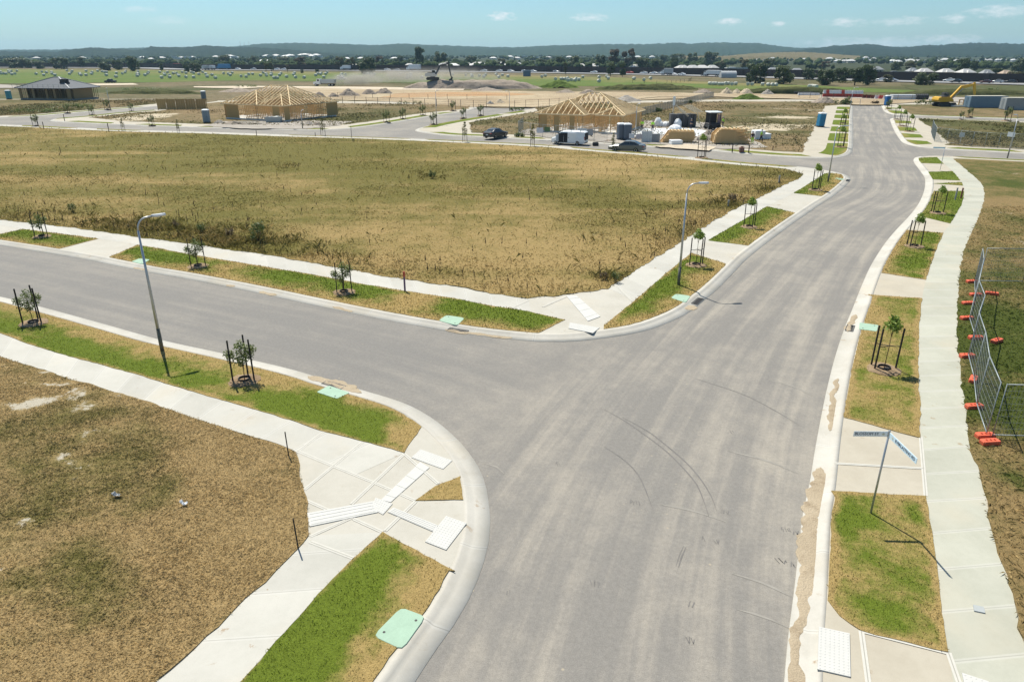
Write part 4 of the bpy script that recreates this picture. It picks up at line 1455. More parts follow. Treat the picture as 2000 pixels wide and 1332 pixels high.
# ================================================================ far ground and hills
M_FARG = m_turf('far_ground', (0.028, 0.038, 0.016), (0.075, 0.075, 0.034), (0.2, 0.17, 0.1), gvar=.3, sc=0.05)
n, m = 160, 60
X, Y = np.meshgrid(np.linspace(-2600, 2600, n), np.linspace(0, 1, m))
wx = np.array([p.x for p in WL])
wy = np.array([p.y for p in WL])
base_y = np.interp(X, wx, wy) + 1.0
YY = base_y + (4200 - base_y) * Y ** 1.6
ZF = 0.05 + 3 * sstep(900, 2300, YY) + 2 * (fbm(X * .002, YY * .002, 411, 3) - .3) * sstep(700, 1200, YY)


def far_z(x, y):
    z = 0.05 + 3 * sstep(900, 2300, y) + 2 * (fbm(np.asarray(x) * .002, np.asarray(y) * .002, 411, 3) - .3) * sstep(700, 1200, y)
    return z


ii = (np.arange(m - 1)[:, None] * n + np.arange(n - 1)[None, :]).ravel()
Vf = np.column_stack([X.ravel(), YY.ravel(), ZF.ravel()])
tag(np_mesh('far_ground', Vf, np.column_stack([ii, ii + 1, ii + n + 1, ii + n]), M_FARG, {'dry': fbm(Vf[:, 0] * .004, Vf[:, 1] * .004, 412, 3) * .6, 'bare': np.zeros(len(Vf))}, smooth=True), kind='structure')


def m_forest(name, a, b, c):
    t = NT(name)
    p = t.pos()
    n1 = t.noise(p, 0.004, 5, 0.6)
    n2 = t.noise(p, 0.05, 3, 0.7)
    col = t.mix(t.ramp(n2, .35, .65), a, b)
    col = t.mix(t.ramp(n1, .62, .70), col, c)
    return t.fin(col, 0.95, 0.05)


M_FOR1 = m_forest('hill_forest', (0.014, 0.028, 0.016), (0.030, 0.050, 0.024), (0.07, 0.08, 0.04))
M_FOR2 = m_forest('hill_forest_dark', (0.009, 0.019, 0.012), (0.018, 0.032, 0.017), (0.024, 0.038, 0.018))


def hill(name, prof, D, depth, mat, seed, bump, cols=700, rows=22, z0=4, kind='structure', ends=None):
    us = np.array([p[0] for p in prof], float)
    vs_ = np.array([p[1] for p in prof], float)
    u = np.linspace(us[0], us[-1], cols)
    v = np.interp(u, us, vs_)
    a = (u - 1000) / FPX
    b = (v - 666) / FPX
    dy = math.cos(PITCH) - b * math.sin(PITCH)
    dz = -math.sin(PITCH) - b * math.cos(PITCH)
    xr = a / dy * D
    zr = CAM_H + dz / dy * D
    r = np.linspace(-1, 0.5, rows)
    Yg = D + depth * r[:, None] + 0 * xr[None, :]
    Xg = xr[None, :] * Yg / D
    prf = np.where(r < 0, 1 - np.abs(r) ** 1.7, 1 - 4 * r ** 2)
    Zg = z0 + (zr[None, :] - z0) * prf[:, None]
    Zg = Zg + (fbm(Xg * .0035 + seed, Yg * .0035, seed, 4) - .5) * 14 * (np.abs(r)[:, None]) ** .5 * (np.abs(r) < .99)[:, None]
    Zg = Zg + (fbm(Xg / bump * .8, Yg / bump * .8, seed + 5, 3) - .5) * bump * .75
    Zg[0] = z0 - 6
    Zg[-1] = z0 - 20
    ii = (np.arange(rows - 1)[:, None] * cols + np.arange(cols - 1)[None, :]).ravel()
    Vh = np.column_stack([Xg.ravel(), Yg.ravel(), Zg.ravel()])
    return tag(np_mesh(name, Vh, np.column_stack([ii, ii + 1, ii + cols + 1, ii + cols]), mat, {'dry': np.full(len(Vh), .55), 'bare': np.zeros(len(Vh))}, smooth=False), kind=kind)


hill('hills', [(-500, 96), (-100, 98), (100, 98), (225, 96), (300, 94), (400, 92), (450, 92.5), (512, 86.5), (562, 84.8), (612, 86), (675, 87), (725, 89.5), (787, 86), (837, 89), (925, 92.5), (1012, 93), (1075, 90), (1175, 87), (1225, 87.5), (1261, 87.4), (1326, 84.2), (1342, 86.4), (1382, 84), (1423, 84.3),
               (1484, 85.4), (1524, 91.4), (1555, 94.5), (1600, 94), (1700, 93), (1900, 92), (2500, 92)], 3600, 1100, M_FOR1, 421, 11, 1100)
hill('hills', [(-700, 104), (-300, 101), (0, 101), (62, 103), (110, 102.5), (150, 96), (187, 94), (225, 97), (275, 99), (295, 92.5), (362, 94), (400, 89.5), (450, 92.5), (500, 93), (560, 97), (640, 104), (700, 108)], 2300, 500, M_FOR2, 422, 9, 700, z0=4)
hill('hills', [(1480, 106), (1560, 99), (1600, 93.5), (1630, 90), (1697, 86.4), (1722, 89.4), (1762, 94), (1803, 89.4), (1843, 88.4), (1894, 84.7), (1945, 85.4), (2000, 86.4), (2200, 84), (2700, 90)], 2600, 700, M_FOR2, 423, 9, 800, z0=4)
hill('grass_hill', [(1330, 113), (1420, 110), (1470, 105.5), (1520, 103.5), (1570, 103.5), (1620, 107), (1680, 112)], 1500, 260, M_ROUGH, 424, 3, 160, z0=5)

# -------------- far-off wood as one mass of crowns
CR = []
rr = np.random.default_rng(77)


def crown_lump(rng, n=9, m=6):
    V_, F_ = [], []
    for i in range(m):
        th = pi * (i + .5) / m
        for k in range(n):
            a_ = 2 * pi * (k + rng.uniform(-.3, .3)) / n
            r_ = 1 + rng.uniform(-.34, .3)
            V_.append((sin(th) * cos(a_) * r_, sin(th) * sin(a_) * r_, -cos(th) * r_))
    for i in range(m - 1):
        for k in range(n):
            F_.append((i * n + k, i * n + (k + 1) % n, (i + 1) * n + (k + 1) % n, (i + 1) * n + k))
    F_.append(tuple((m - 1) * n + k for k in (0, 2, 4, 6)))
    return np.array(V_), np.array(F_)


Vs, Fs, off = [], [], 0
protos = [crown_lump(rr) for _ in range(6)]
N_W = 5600
yy = 620 + (2500 - 620) * rr.random(N_W) ** 1.5
xx = rr.uniform(-1.15, 1.15, N_W) * yy * 0.85
ok = fbm(xx * .006, yy * .006, 431, 3) > .42
wall_y = np.interp(xx, wx, wy) + 30
ok &= yy > wall_y
for x, y in zip(xx[ok], yy[ok]):
    pv, pf = protos[rr.integers(6)]
    h = rr.uniform(2.6, 5.6)
    w_ = h * rr.uniform(.45, .85)
    a_ = rr.uniform(0, 2 * pi)
    R = np.array([[cos(a_), -sin(a_), 0], [sin(a_), cos(a_), 0], [0, 0, 1]])
    Vs.append((pv @ R.T) * np.array([w_, w_, h * .55]) + np.array([x, y, float(far_z(x, y)) + h * .5]))
    Fs.append(pf + off)
    off += len(pv)
M_WOOD = m_forest('woodland_leaves', (0.024, 0.040, 0.017), (0.054, 0.076, 0.029), (0.080, 0.082, 0.038))
tag(np_mesh('woodland', np.vstack(Vs), np.vstack(Fs), M_WOOD), kind='stuff')

# ================================================================ haze
hz = MB()
hz.box((0, 2900, 48), (12400, 6600, 98.4))
hm = bpy.data.materials.new('haze')
hm.use_nodes = True
hm.node_tree.nodes.remove(hm.node_tree.nodes['Principled BSDF'])
pv = hm.node_tree.nodes.new('ShaderNodeVolumePrincipled')
pv.inputs['Color'].default_value = (0.52, 0.79, 1.0, 1)
pv.inputs['Density'].default_value = 0.0001
pv.inputs['Anisotropy'].default_value = 0.1
hm.node_tree.links.new(pv.outputs[0], hm.node_tree.nodes['Material Output'].inputs['Volume'])
tag(hz.build('haze', hm), kind='stuff')
# ================================================================ street furniture and verge planting
M_GALV = plain('galvanised_steel', (0.46, 0.47, 0.48), 0.45, .5, 0.65, var=.08)
M_GALVD = plain('pole_base_dark', (0.13, 0.125, 0.10), 0.6)
M_LAMP = plain('lamp_head_grey', (0.55, 0.56, 0.57), 0.4, .5, 0.3)
M_LENS = plain('lamp_lens', (0.75, 0.76, 0.74), 0.2, .6)
M_STAKE = plain('dark_stake', (0.035, 0.030, 0.026), 0.8, .2)
M_TIE = plain('black_tie', (0.025, 0.025, 0.028), 0.7)
M_RING = plain('black_ring', (0.018, 0.018, 0.020), 0.6)
M_MULCH = m_dirt('mulch', (0.24, 0.17, 0.105), (0.30, 0.22, 0.14), (0.13, 0.09, 0.055), 6.0)
M_BARK = plain('sapling_bark', (0.15, 0.105, 0.07), 0.9, .1)


def m_leaf(name, a, b):
    t = NT(name)
    p = t.n('ShaderNodeTexCoord').outputs['Object']
    rn = t.attr('rnd')
    c = t.mix(rn, a, b)
    c = t.mix(t.math('MULTIPLY', t.noise(p, 6, 2), .5), c, b)
    t.fin(c, 0.55, 0.4)
    tr = t.n('ShaderNodeBsdfTranslucent')
    t.l(c, tr.inputs['Color'])
    ms = t.n('ShaderNodeMixShader')
    ms.inputs[0].default_value = 0.3
    t.l(t.b.outputs[0], ms.inputs[1])
    t.l(tr.outputs[0], ms.inputs[2])
    t.l(ms.outputs[0], t.out.inputs['Surface'])
    return t.m


M_LEAFD = m_leaf('dark_leaf', (0.070, 0.112, 0.026), (0.190, 0.225, 0.062))
M_LEAFB = m_leaf('bright_leaf', (0.135, 0.225, 0.028), (0.270, 0.350, 0.055))
M_LEAFY = m_leaf('olive_leaf', (0.090, 0.100, 0.022), (0.190, 0.180, 0.045))
M_WEED = m_leaf('weed_leaf', (0.055, 0.090, 0.020), (0.125, 0.155, 0.040))
M_DOCK = m_leaf('dock_stalk', (0.075, 0.050, 0.026), (0.160, 0.115, 0.06))


def leaves(name, centres, radii, n, size, mat, seed, parent=None, up=0.3, shell=0.0):
    """n small leaves in and over ellipsoid clumps"""
    r_ = np.random.default_rng(seed)
    ci = r_.integers(0, len(centres), n)
    C = np.array(centres, float)[ci]
    R = np.array(radii, float)
    R = (R if R.ndim == 2 else np.repeat(R[:, None], 3, 1))[ci]
    d = r_.normal(size=(n, 3))
    d /= np.linalg.norm(d, axis=1)[:, None]
    rad_ = (shell + (1 - shell) * r_.random(n) ** (1 / 2.2))[:, None]
    P = C + d * R * rad_
    a = r_.normal(size=(n, 3))
    a /= np.linalg.norm(a, axis=1)[:, None]
    nrm = d * .5 + np.array([0, 0, up]) + r_.normal(size=(n, 3)) * .5
    u = np.cross(nrm, a)
    u /= np.linalg.norm(u, axis=1)[:, None]
    v = np.cross(u, nrm)
    v /= np.linalg.norm(v, axis=1)[:, None]
    s = r_.uniform(size[0], size[1], n)[:, None]
    V = np.empty((n, 4, 3))
    V[:, 0] = P - u * s
    V[:, 1] = P - v * s * .5
    V[:, 2] = P + u * s
    V[:, 3] = P + v * s * .5
    F = np.arange(n * 4).reshape(n, 4)
    return np_mesh(name, V.reshape(-1, 3), F, mat, {'rnd': np.repeat(r_.random(n), 4)}, parent=parent)


# ---------------------------------------------------------------- street lamps
def lamp(label, base, h, az, arm=0.9, group='street lamps', wire=True, sign=False):
    t = thing('street_lamp', label, 'street lamp', (base.x, base.y, 0.02), az, group)
    m = MB()
    m.tube([(0, 0, 1.0), (0, 0, h * .5), (0, 0, h - .55)], [0.068, 0.056, 0.042], 10)
    m.build('pole', M_GALV, t, True)
    m = MB()
    m.tube([(0, 0, -.05), (0, 0, 1.0)], [0.085, 0.080], 10)
    m.build('pole_base', M_GALVD, t, True)  # dark foot, with the near lamp's ground shadow painted into its length
    m = MB()
    pts = [(0.42 * (1 - cos(a)) * arm, 0, h - .55 + .5 * sin(a)) for a in np.linspace(0, pi / 2, 7)]
    pts.append((arm * .62, 0, h - .035))
    m.tube(pts, 0.034, 8)
    m.build('outreach_arm', M_GALV, t, True)
    m = MB()
    m.rings([[Vector((x, y * s, z)) for y, z in ((-.07, h - .075), (.07, h - .075), (.10, h - .03), (.06, h + .02), (-.06, h + .02), (-.10, h - .03))] for x, s in ((arm * .60, .5), (arm * .70, 1.0), (arm * .70 + .28, 1.15), (arm * .70 + .44, .8))])
    hd = m.build('lamp_head', M_LAMP, t)
    m = MB()
    m.box((arm * .70 + .16, 0, h - .08), (.26, .13, .012))
    m.build('lens', M_LENS, hd)
    if sign:
        m = MB()
        m.box((-.13, -.35, 2.75), (.02, .95, .55), rad(0))
        m.build('sign_board', plain('sign_back_grey', (.62, .65, .66), .5), t)
    return t


b1 = g(317, 685)
lamp('tall bent street lamp in the near verge between two staked trees', b1, height_at(277, 428, b1) + .05, rad(40), 1.0)
b2 = g(1325, 557)
lamp('bent street lamp beside the pale green pit lid on the centre corner', b2, height_at(1346, 358, b2), rad(8), 1.0)
b3 = g(1617, 356)
lamp('street lamp on the last grass patch where the main road bends', b3, height_at(1634, 246, b3), rad(0), 1.0)
b4 = g(1967.5, 309)
lamp('street lamp carrying a grey board, at the right edge by the side street', b4, height_at(1988, 224, b4), rad(200), 0.5, sign=True)
for (u, v, tu, tv, az, lb) in ((591, 251.5, 589, 216, 80, 'small street lamp on the verge in front of the left timber house frame'),
                               (853, 243.7, 851, 177, 60, 'thin tall street lamp on the grass tip where the branch street leaves'),
                               (995, 217, 995, 178, 200, 'dark thin lamp pole at the far end of the branch street'),
                               (1240.5, 266, 1241.6, 202, -70, 'grey street lamp between the right timber house frame and the workers'),
                               (1657, 231, 1661, 171, 0, 'tall street lamp on the far striped verge near the road end'),
                               (216, 214, 212, 172, -60, 'thin lamp pole on the far left street verge')):
    bb = g(u, v)
    lamp(lb, bb, height_at(tu, tv, bb), rad(az), 0.8)

# ---------------------------------------------------------------- street name signs
M_BLADE = plain('sign_blade', (0.86, 0.87, 0.87), 0.45, .4, var=.05)
M_BLADEB = plain('sign_blade_blue', (0.62, 0.78, 0.86), 0.45, .4, var=.05)
M_LETTER = plain('sign_letter', (0.045, 0.06, 0.10), 0.6, var=.02)
M_MARK = plain('sign_mark', (0.60, 0.58, 0.45), 0.6, var=.02)


def text_mesh(s, size, width=None):
    cu = bpy.data.curves.new('lettering', 'FONT')
    cu.body = s
    cu.size = size
    cu.extrude = 0.002
    cu.resolution_u = 3
    cu.align_y = 'CENTER'
    ob = bpy.data.objects.new('lettering', cu)
    COL.objects.link(ob)
    dg = bpy.context.evaluated_depsgraph_get()
    me = bpy.data.meshes.new_from_object(ob.evaluated_get(dg))
    bpy.data.objects.remove(ob)
    if width:
        xs = [q.co.x for q in me.vertices]
        k = width / (max(xs) - min(xs))
        x0 = min(xs)
        for q in me.vertices:
            q.co.x = (q.co.x - x0) * k
    return me


def street_sign(label, base, top, blades_):
    t = thing('street_sign', label, 'street sign', (base.x, base.y, 0.02))
    m = MB()
    m.tube([(0, 0, -.05), (0, 0, top)], 0.028, 10)
    m.build('pole', M_GALV, t, True)
    m = MB()
    m.lathe([(.034, top - .16), (.034, top - .01), (.028, top + .02)], n=10)
    m.build('pole_cap', M_GALV, t)
    for txt, end, z, mat, flip in blades_:
        d = Vector((end.x - base.x, end.y - base.y, 0))
        L = d.length
        bl = MB()
        bl.bbox((0.03 + L / 2, 0, 0), (L, 0.012, 0.165), 0.004)
        o = bl.build('sign_blade', mat, t)
        o.location = (0, 0, z)
        o.rotation_euler = (0, 0, math.atan2(d.y, d.x))
        if txt:
            me = text_mesh(txt, 0.115, L * 0.70)
            me.materials.clear()
            me.materials.append(M_LETTER)
            to = bpy.data.objects.new('lettering', me)
            link(to, o)
            if flip:            # read from the free end towards the pole
                to.location = (0.03 + L - L * .04, 0.0085, 0)
                to.rotation_euler = (pi / 2, 0, pi)
            else:
                to.location = (0.03 + L * .24, -0.0085, 0)
                to.rotation_euler = (pi / 2, 0, 0)
            k = MB()
            k.lathe([(.035, -.001), (.035, .001)], n=12)
            k.lathe([(.018, -.002), (.018, .002)], n=12)
            e = k.build('mark', M_MARK, o)
            e.rotation_euler = (pi / 2, 0, 0)
            e.location = (L * .16, 0.0085 if flip else -0.0085, 0)
    return t


bs = g(1700.5, 1002.5)
zt = height_at(1744, 843, bs)
street_sign('grey street sign pole with two name blades on the near right verge', bs, zt,
            [('BLOSSOM ST', g(1669, 848, zt - .09), zt - .09, M_BLADE, True), ('EVERLASTING RD', g(1789, 901, zt - .10), zt - .10, M_BLADEB, False)])
bs = g(1835.7, 334)
zt = height_at(1845.6, 288, bs)
street_sign('slim street sign with one blade beside the far small grass patches', bs, zt, [(None, g(1823.5, 289, zt - .1), zt - .1, M_BLADEB, True)])

# ---------------------------------------------------------------- staked saplings
GSAP = 'staked saplings in the verges'


def sapling(kind, seed, full=True):
    t = thing('staked_sapling', '-', 'tree', (0, 0, 0), 0, GSAP)
    r_ = random.Random(seed)
    if kind == 'bushy':
        trunk_h, sh = 1.5, 1.78
        stakes = [(-.40, -.16), (.42, -.12), (.02, .40)]
        cen = [(0, 0, 1.2), (.22, .05, 1.05), (-.3, 0, .95), (.05, -.1, 1.5), (-.45, -.05, 1.15), (.40, .08, 1.3), (-.08, .12, .75)]
        rd_ = [.36, .28, .29, .28, .22, .22, .2]
        nl, lm, ls = 1150, M_LEAFD, (0.028, 0.06)
    elif kind == 'tuft':
        trunk_h, sh = 1.85, 1.72
        stakes = [(-.42, -.05), (.42, .08), (.12, -.36)] if seed % 2 else [(-.42, -.1), (-.36, .30), (.42, -.05)]
        cen = [(.02, 0, 1.92), (.18, .04, 1.85), (-.17, 0, 1.82), (.02, .12, 2.05), (0.05, -.14, 1.8)]
        rd_ = [.27, .22, .21, .2, .2]
        nl, lm, ls = 520, M_LEAFB, (0.04, 0.085)
    else:
        trunk_h, sh = 2.3, 1.7
        stakes = [(-.3, -.05), (.32, .1)]
        cen = [(0, 0, 1.0), (.1, 0, 1.4), (-.1, .05, 1.7), (0, 0, 2.1), (.04, 0, 2.45)]
        rd_ = [.34, .34, .30, .24, .15]
        nl, lm, ls = 420, M_LEAFY, (0.05, 0.09)
    m = MB()
    lx = r_.uniform(-.04, .04)
    m.tube([(0, 0, 0), (lx, .01, trunk_h * .5), (lx * .5, 0, trunk_h)], [.020, .015, .010], 6)
    for c in cen:
        m.tube([(lx, 0, max(.5, c[2] - .45)), (c[0] * .7, c[1] * .7, c[2])], [.009, .004], 4)
    m.build('trunk', M_BARK, t, True)
    leaves('crown', cen, rd_, nl, ls, lm, seed, t)
    tops = []
    for sx, sy in stakes:
        lean = (r_.uniform(-.03, .03), r_.uniform(-.03, .03))
        k = MB()
        k.bar((sx, sy, -.1), (sx + lean[0], sy + lean[1], sh), .05, .05)
        k.build('stake', M_STAKE, t)
        tops.append((sx + lean[0] * .6, sy + lean[1] * .6))
    zt_ = sh * .58
    for i in range(len(stakes)):
        k = MB()
        a = Vector((*tops[i], zt_))
        k.tube([a, a.lerp(Vector((lx, 0, zt_)), .5) + Vector((0, 0, -.03)), (lx, 0, zt_)], .016, 5)
        k.build('tie', M_TIE, t)
    if kind != 'slim':
        k = MB()
        n = 20
        rs = [[Vector((r0 * cos(2 * pi * j / n), r0 * sin(2 * pi * j / n), z)) for j in range(n)] for r0, z in ((.24, .02), (.235, .13), (.215, .13), (.205, .05))]
        k.rings(rs, False)
        k.lathe([(.21, .03), (.21, .05)], n=20)
        k.build('watering_ring', M_RING, t, False)
        k = MB()
        rr_ = random.Random(seed + 5)
        n = 22
        rs = []
        for r0, z in ((.66, -.02), (.6, .03), (.46, .07), (.28, .085), (.22, .05)):
            rs.append([Vector(((r0 + rr_.uniform(-.07, .07) * (r0 > .3)) * cos(2 * pi * j / n), (r0 + rr_.uniform(-.07, .07) * (r0 > .3)) * sin(2 * pi * j / n), z + rr_.uniform(-.015, .015))) for j in range(n)])
        k.rings(rs, True)
        k.build('mulch', M_MULCH, t)
    return t


protos_s = {}


def put_sapling(kind, seed, u, v, label, rot=0.0, sc=1.0, group=GSAP):
    key = (kind, seed)
    p = g(u, v)
    p.z = 0.02
    if key not in protos_s:
        o = sapling(kind, seed)
        protos_s[key] = o
        o.location = p
        o.rotation_euler = (0, 0, rot)
        o.scale = (sc,) * 3
        o['label'] = label
        o['group'] = group
    else:
        o = dup(protos_s[key], p, rot, label, group, sc)
    return o


for a in (('bushy', 1, 66, 632, 'bushy sapling with three dark stakes nearest the left edge, near verge', .1, 1.0),
          ('bushy', 2, 478, 744, 'dense bushy sapling in three stakes just right of the near lamp', .05, 1.0),
          ('bushy', 3, 82, 463, 'sapling in three stakes on the short grass patch, upper left footpath', .3, .95),
          ('bushy', 1, 387, 521, 'sapling in three stakes on the far side verge, near its driveway end', .5, 1.0),
          ('bushy', 2, 672, 572, 'sapling in three stakes near the red topped marker post', .35, .98),
          ('tuft', 5, 1359, 519, 'thin sapling with leafy tuft right behind the centre corner lamp', .1, 1.0),
          ('tuft', 7, 1463, 444, 'tufted sapling in stakes on the middle grass patch of the centre block', .0, 1.0),
          ('tuft', 5, 1592, 372, 'tufted sapling in stakes on the last patch beside the bend lamp', .4, 1.1),
          ('tuft', 6, 1726, 722, 'bright tufted sapling in open stakes on the near right verge', .0, 1.05),
          ('tuft', 8, 1786, 482, 'tufted sapling in stakes on the second right verge patch', .15, 1.0),
          ('tuft', 6, 1831, 417, 'tufted sapling in stakes beside two short posts, right verge', .0, 1.0)):
    put_sapling(*a)
for a in (('slim', 11, 631, 265, 'slim yellow green tree at the kerb before the left house frame', 0, 1.05), ('slim', 12, 908, 278, 'slim yellow green tree at the kerb left of the black sedan', .3, 1.1),
          ('slim', 13, 1040, 286, 'pair of slim yellow green stems at the kerb left of the white van', .6, 1.15), ('slim', 11, 1197, 295, 'brownish slim tree at the kerb, in front of the grey sedan nose', 1.2, .9),
          ('slim', 12, 349, 260, 'slim sapling on the near kerb, rightmost of the left corner ones', 1.0, .8), ('slim', 13, 241, 256, 'slim sapling on the near kerb before the triangular block', .3, .8),
          ('bushy', 3, 71, 247, 'sapling in three stakes on the near kerb at the far left', 0, 1.15), ('bushy', 1, 297, 245.5, 'staked sapling on the south kerb of the triangular block', .2, 1.0),
          ('bushy', 2, 210, 214.5, 'leafy staked sapling beside the far left lamp pole', .2, 1.3), ('bushy', 3, 180, 225, 'staked sapling on the north kerb of the triangular block', .2, 1.1),
          ('bushy', 1, 257, 218, 'staked sapling by the road left of the long timber fence', .4, 1.0), ('bushy', 2, 132, 221, 'staked sapling in front of the roofed house', .4, 1.1),
          ('bushy', 3, 755, 239.5, 'first staked sapling from the corner on the branch street verge', .2, 1.25), ('bushy', 1, 787, 233, 'second staked sapling from the corner on the branch street verge', .3, 1.25),
          ('bushy', 2, 826, 226, 'third staked sapling from the corner on the branch street verge', .1, 1.25), ('bushy', 3, 885, 217.5, 'last staked sapling on the left of the branch street', .5, 1.3),
          ('bushy', 1, 847, 244, 'staked sapling on the grass tip beside the thin tall lamp', .3, 1.25), ('bushy', 2, 905, 231.5, 'middle staked sapling on the right of the branch street', .3, 1.2),
          ('bushy', 3, 939, 226, 'far staked sapling on the right of the branch street', .3, 1.25),
          ('tuft', 5, 1641, 288, 'staked tuft tree on the striped verge nearest the crossing', .3, 1.25), ('tuft', 7, 1644, 255, 'staked tuft tree second from the crossing on the striped verge', .3, 1.2),
          ('tuft', 5, 1647, 242, 'staked tuft tree third from the crossing on the striped verge', .1, 1.2), ('bushy', 1, 1654.6, 204.5, 'leafy sapling at the far end of the striped verge', .1, 1.2),
          ('tuft', 6, 1752, 234, 'staked tuft tree at the tip of the right hand block', .1, 1.2), ('tuft', 8, 1763, 247, 'staked tuft tree second from the tip of the right hand block', .1, 1.25),
          ('tuft', 6, 1776, 257.5, 'staked tuft tree third from the tip of the right hand block', .1, 1.25), ('bushy', 2, 1735, 214, 'leafy sapling beside the deep blue toilet at the road end', .1, 1.3),
          ('bushy', 3, 1876.5, 234, 'bare staked sapling on the narrow side street at right', .1, .9), ('bushy', 1, 1893, 229, 'leafy sapling beyond the narrow side street at right', .1, 1.1),
          ('bushy', 2, 1966, 237, 'leafy dark sapling on the narrow side street near the right edge', .1, 1.5), ('tuft', 7, 1370, 309, 'bare staked sapling on the near kerb between the timber packs', .1, 1.3)):
    put_sapling(*a)

# ---------------------------------------------------------------- pit lids, grates
M_PIT = plain('pit_lid_green', (0.29, 0.41, 0.315), 0.8, .25, var=.16, sc=2.5)
M_IRON = plain('cast_iron', (0.10, 0.10, 0.10), 0.6, .5, .6)
GPIT = 'pale green pit lids beside the kerbs'


def pit(label, pts, rnd=0.18):
    P = gl(pts)
    c = sum(P, Vector()) / 4
    loc = [p - c for p in P]
    if (loc[1] - loc[0]).cross(loc[2] - loc[1]).z < 0:
        loc = loc[::-1]
    poly = []
    for i in range(4):
        a, b, d = loc[i - 1], loc[i], loc[(i + 1) % 4]
        for t in (0, .5, 1):
            p0 = b + (a - b) * rnd
            p1 = b + (d - b) * rnd
            poly.append(p0.lerp(b, t).lerp(b.lerp(p1, t), t))
    m = MB()
    n = len(poly)
    rs = [[Vector((p.x * s, p.y * s, z)) for p in poly] for s, z in ((1, -.03), (1, .024), (.985, .032))]
    m.rings(rs)
    o = m.build('pit_lid', M_PIT)
    if rnd > .05:
        q = MB()
        for i in (0, 2):
            a = loc[i] * .6
            q = MB()
            q.lathe([(.035, .03), (.03, .037)], (a.x, a.y, 0), 10)
            q.build('hole_shade_disc', M_RING, o)  # dark disc on the lid, painted as the shade inside a lifting hole
    o.location = (c.x, c.y, 0.0)
    tag(o, label, 'pit lid', GPIT)


pit('large pale green pit lid at the bottom, by the near corner kerb', [(783.5, 1187), (832, 1205), (785.5, 1270.4), (728.4, 1243)])
pit('pale green pit lid behind a silted drain on the near verge', [(618, 766.7), (642.5, 754), (683.3, 768), (657.8, 780)], .1)
pit('pale green pit lid at the kerb left of the centre corner ramp', [(856, 627), (872, 616.5), (908, 622), (893, 637)])
pit('pale green pit lid at the foot of the centre corner lamp', [(1310, 582.5), (1320, 575), (1349, 579), (1339, 592.5)])
pit('pale green pit lid on the right verge above the open staked sapling', [(1678.7, 631), (1715.6, 636), (1712.6, 648.5), (1677.6, 644)], .08)
pit('pale green pit lid at upper left, behind the tall near lamp', [(257, 511.7), (273, 505.7), (293, 508), (278, 517)], .1)
pit('thin pale pit lid on the last patch beside the bend lamp', [(1633, 347.5), (1648, 350), (1646, 353), (1631, 350.5)], .1)
pit('small grey inspection lid set in the near right footpath', [(1900, 1182), (1921, 1186.5), (1924, 1198.5), (1902, 1194)], .05)
bpy.context.scene.objects['pit_lid.007'].data.materials[0] = plain('lid_grey', (.33, .35, .35), .7)


def grate(label, K, side, at, L=0.9, o0=.06, o1=.40, silt=True):
    c = min(K, key=lambda p: (p - g(*at, ZK)).length)
    i = K.index(c)
    N = normals2(K)[i] * side
    d = Vector((-N.y, N.x, 0))
    t = thing('drain_grate', label, 'drain', (c.x + N.x * (o0 + o1) / 2, c.y + N.y * (o0 + o1) / 2, -.115), math.atan2(d.y, d.x), 'kerbside drains')
    w_ = o1 - o0
    m = MB()
    for y in (-w_ / 2, w_ / 2):
        m.box((0, y, .012), (L, .03, .03))
    for x in (-L / 2, L / 2):
        m.box((x, 0, .012), (.03, w_ - .032, .03))
    m.build('grate_frame', M_IRON, t)
    m = MB()
    n = int(L / .075)
    for k in range(1, n):
        m.box((-L / 2 + L * k / n, 0, .010), (.022, w_ - .034, .02))
    m.build('grate_bars', M_IRON, t)
    m = MB()
    m.box((0, 0, .004), (L - .04, w_ - .04, .006))
    m.build('pit_shade_plate', plain('pit_shade', (.03, .025, .02), .95), t)  # thin dark plate whose colour stands in for the shade down the pit


grate('silted drain grate in the near kerb by a pale green lid', KA, -1, (655, 749), 1.0)
grate('brown silted drain grate in the kerb by the centre corner lamp', KB, 1, (1364, 594), 1.1)
grate('drain grate in the right kerb beside a pale green lid', KC, 1, (1655, 640), .9)
grate('drain grate in the kerb at the tip of the bend', KB, 1, (1660, 354), 1.2)
grate('silted drain in the kerb left of the centre corner ramp', KB, 1, (885, 647), 1.0)

# silt lying in the gutters
M_SILT = m_dirt('silt', (0.35, 0.285, 0.20), (0.40, 0.33, 0.235), (0.28, 0.22, 0.15), 3.0)


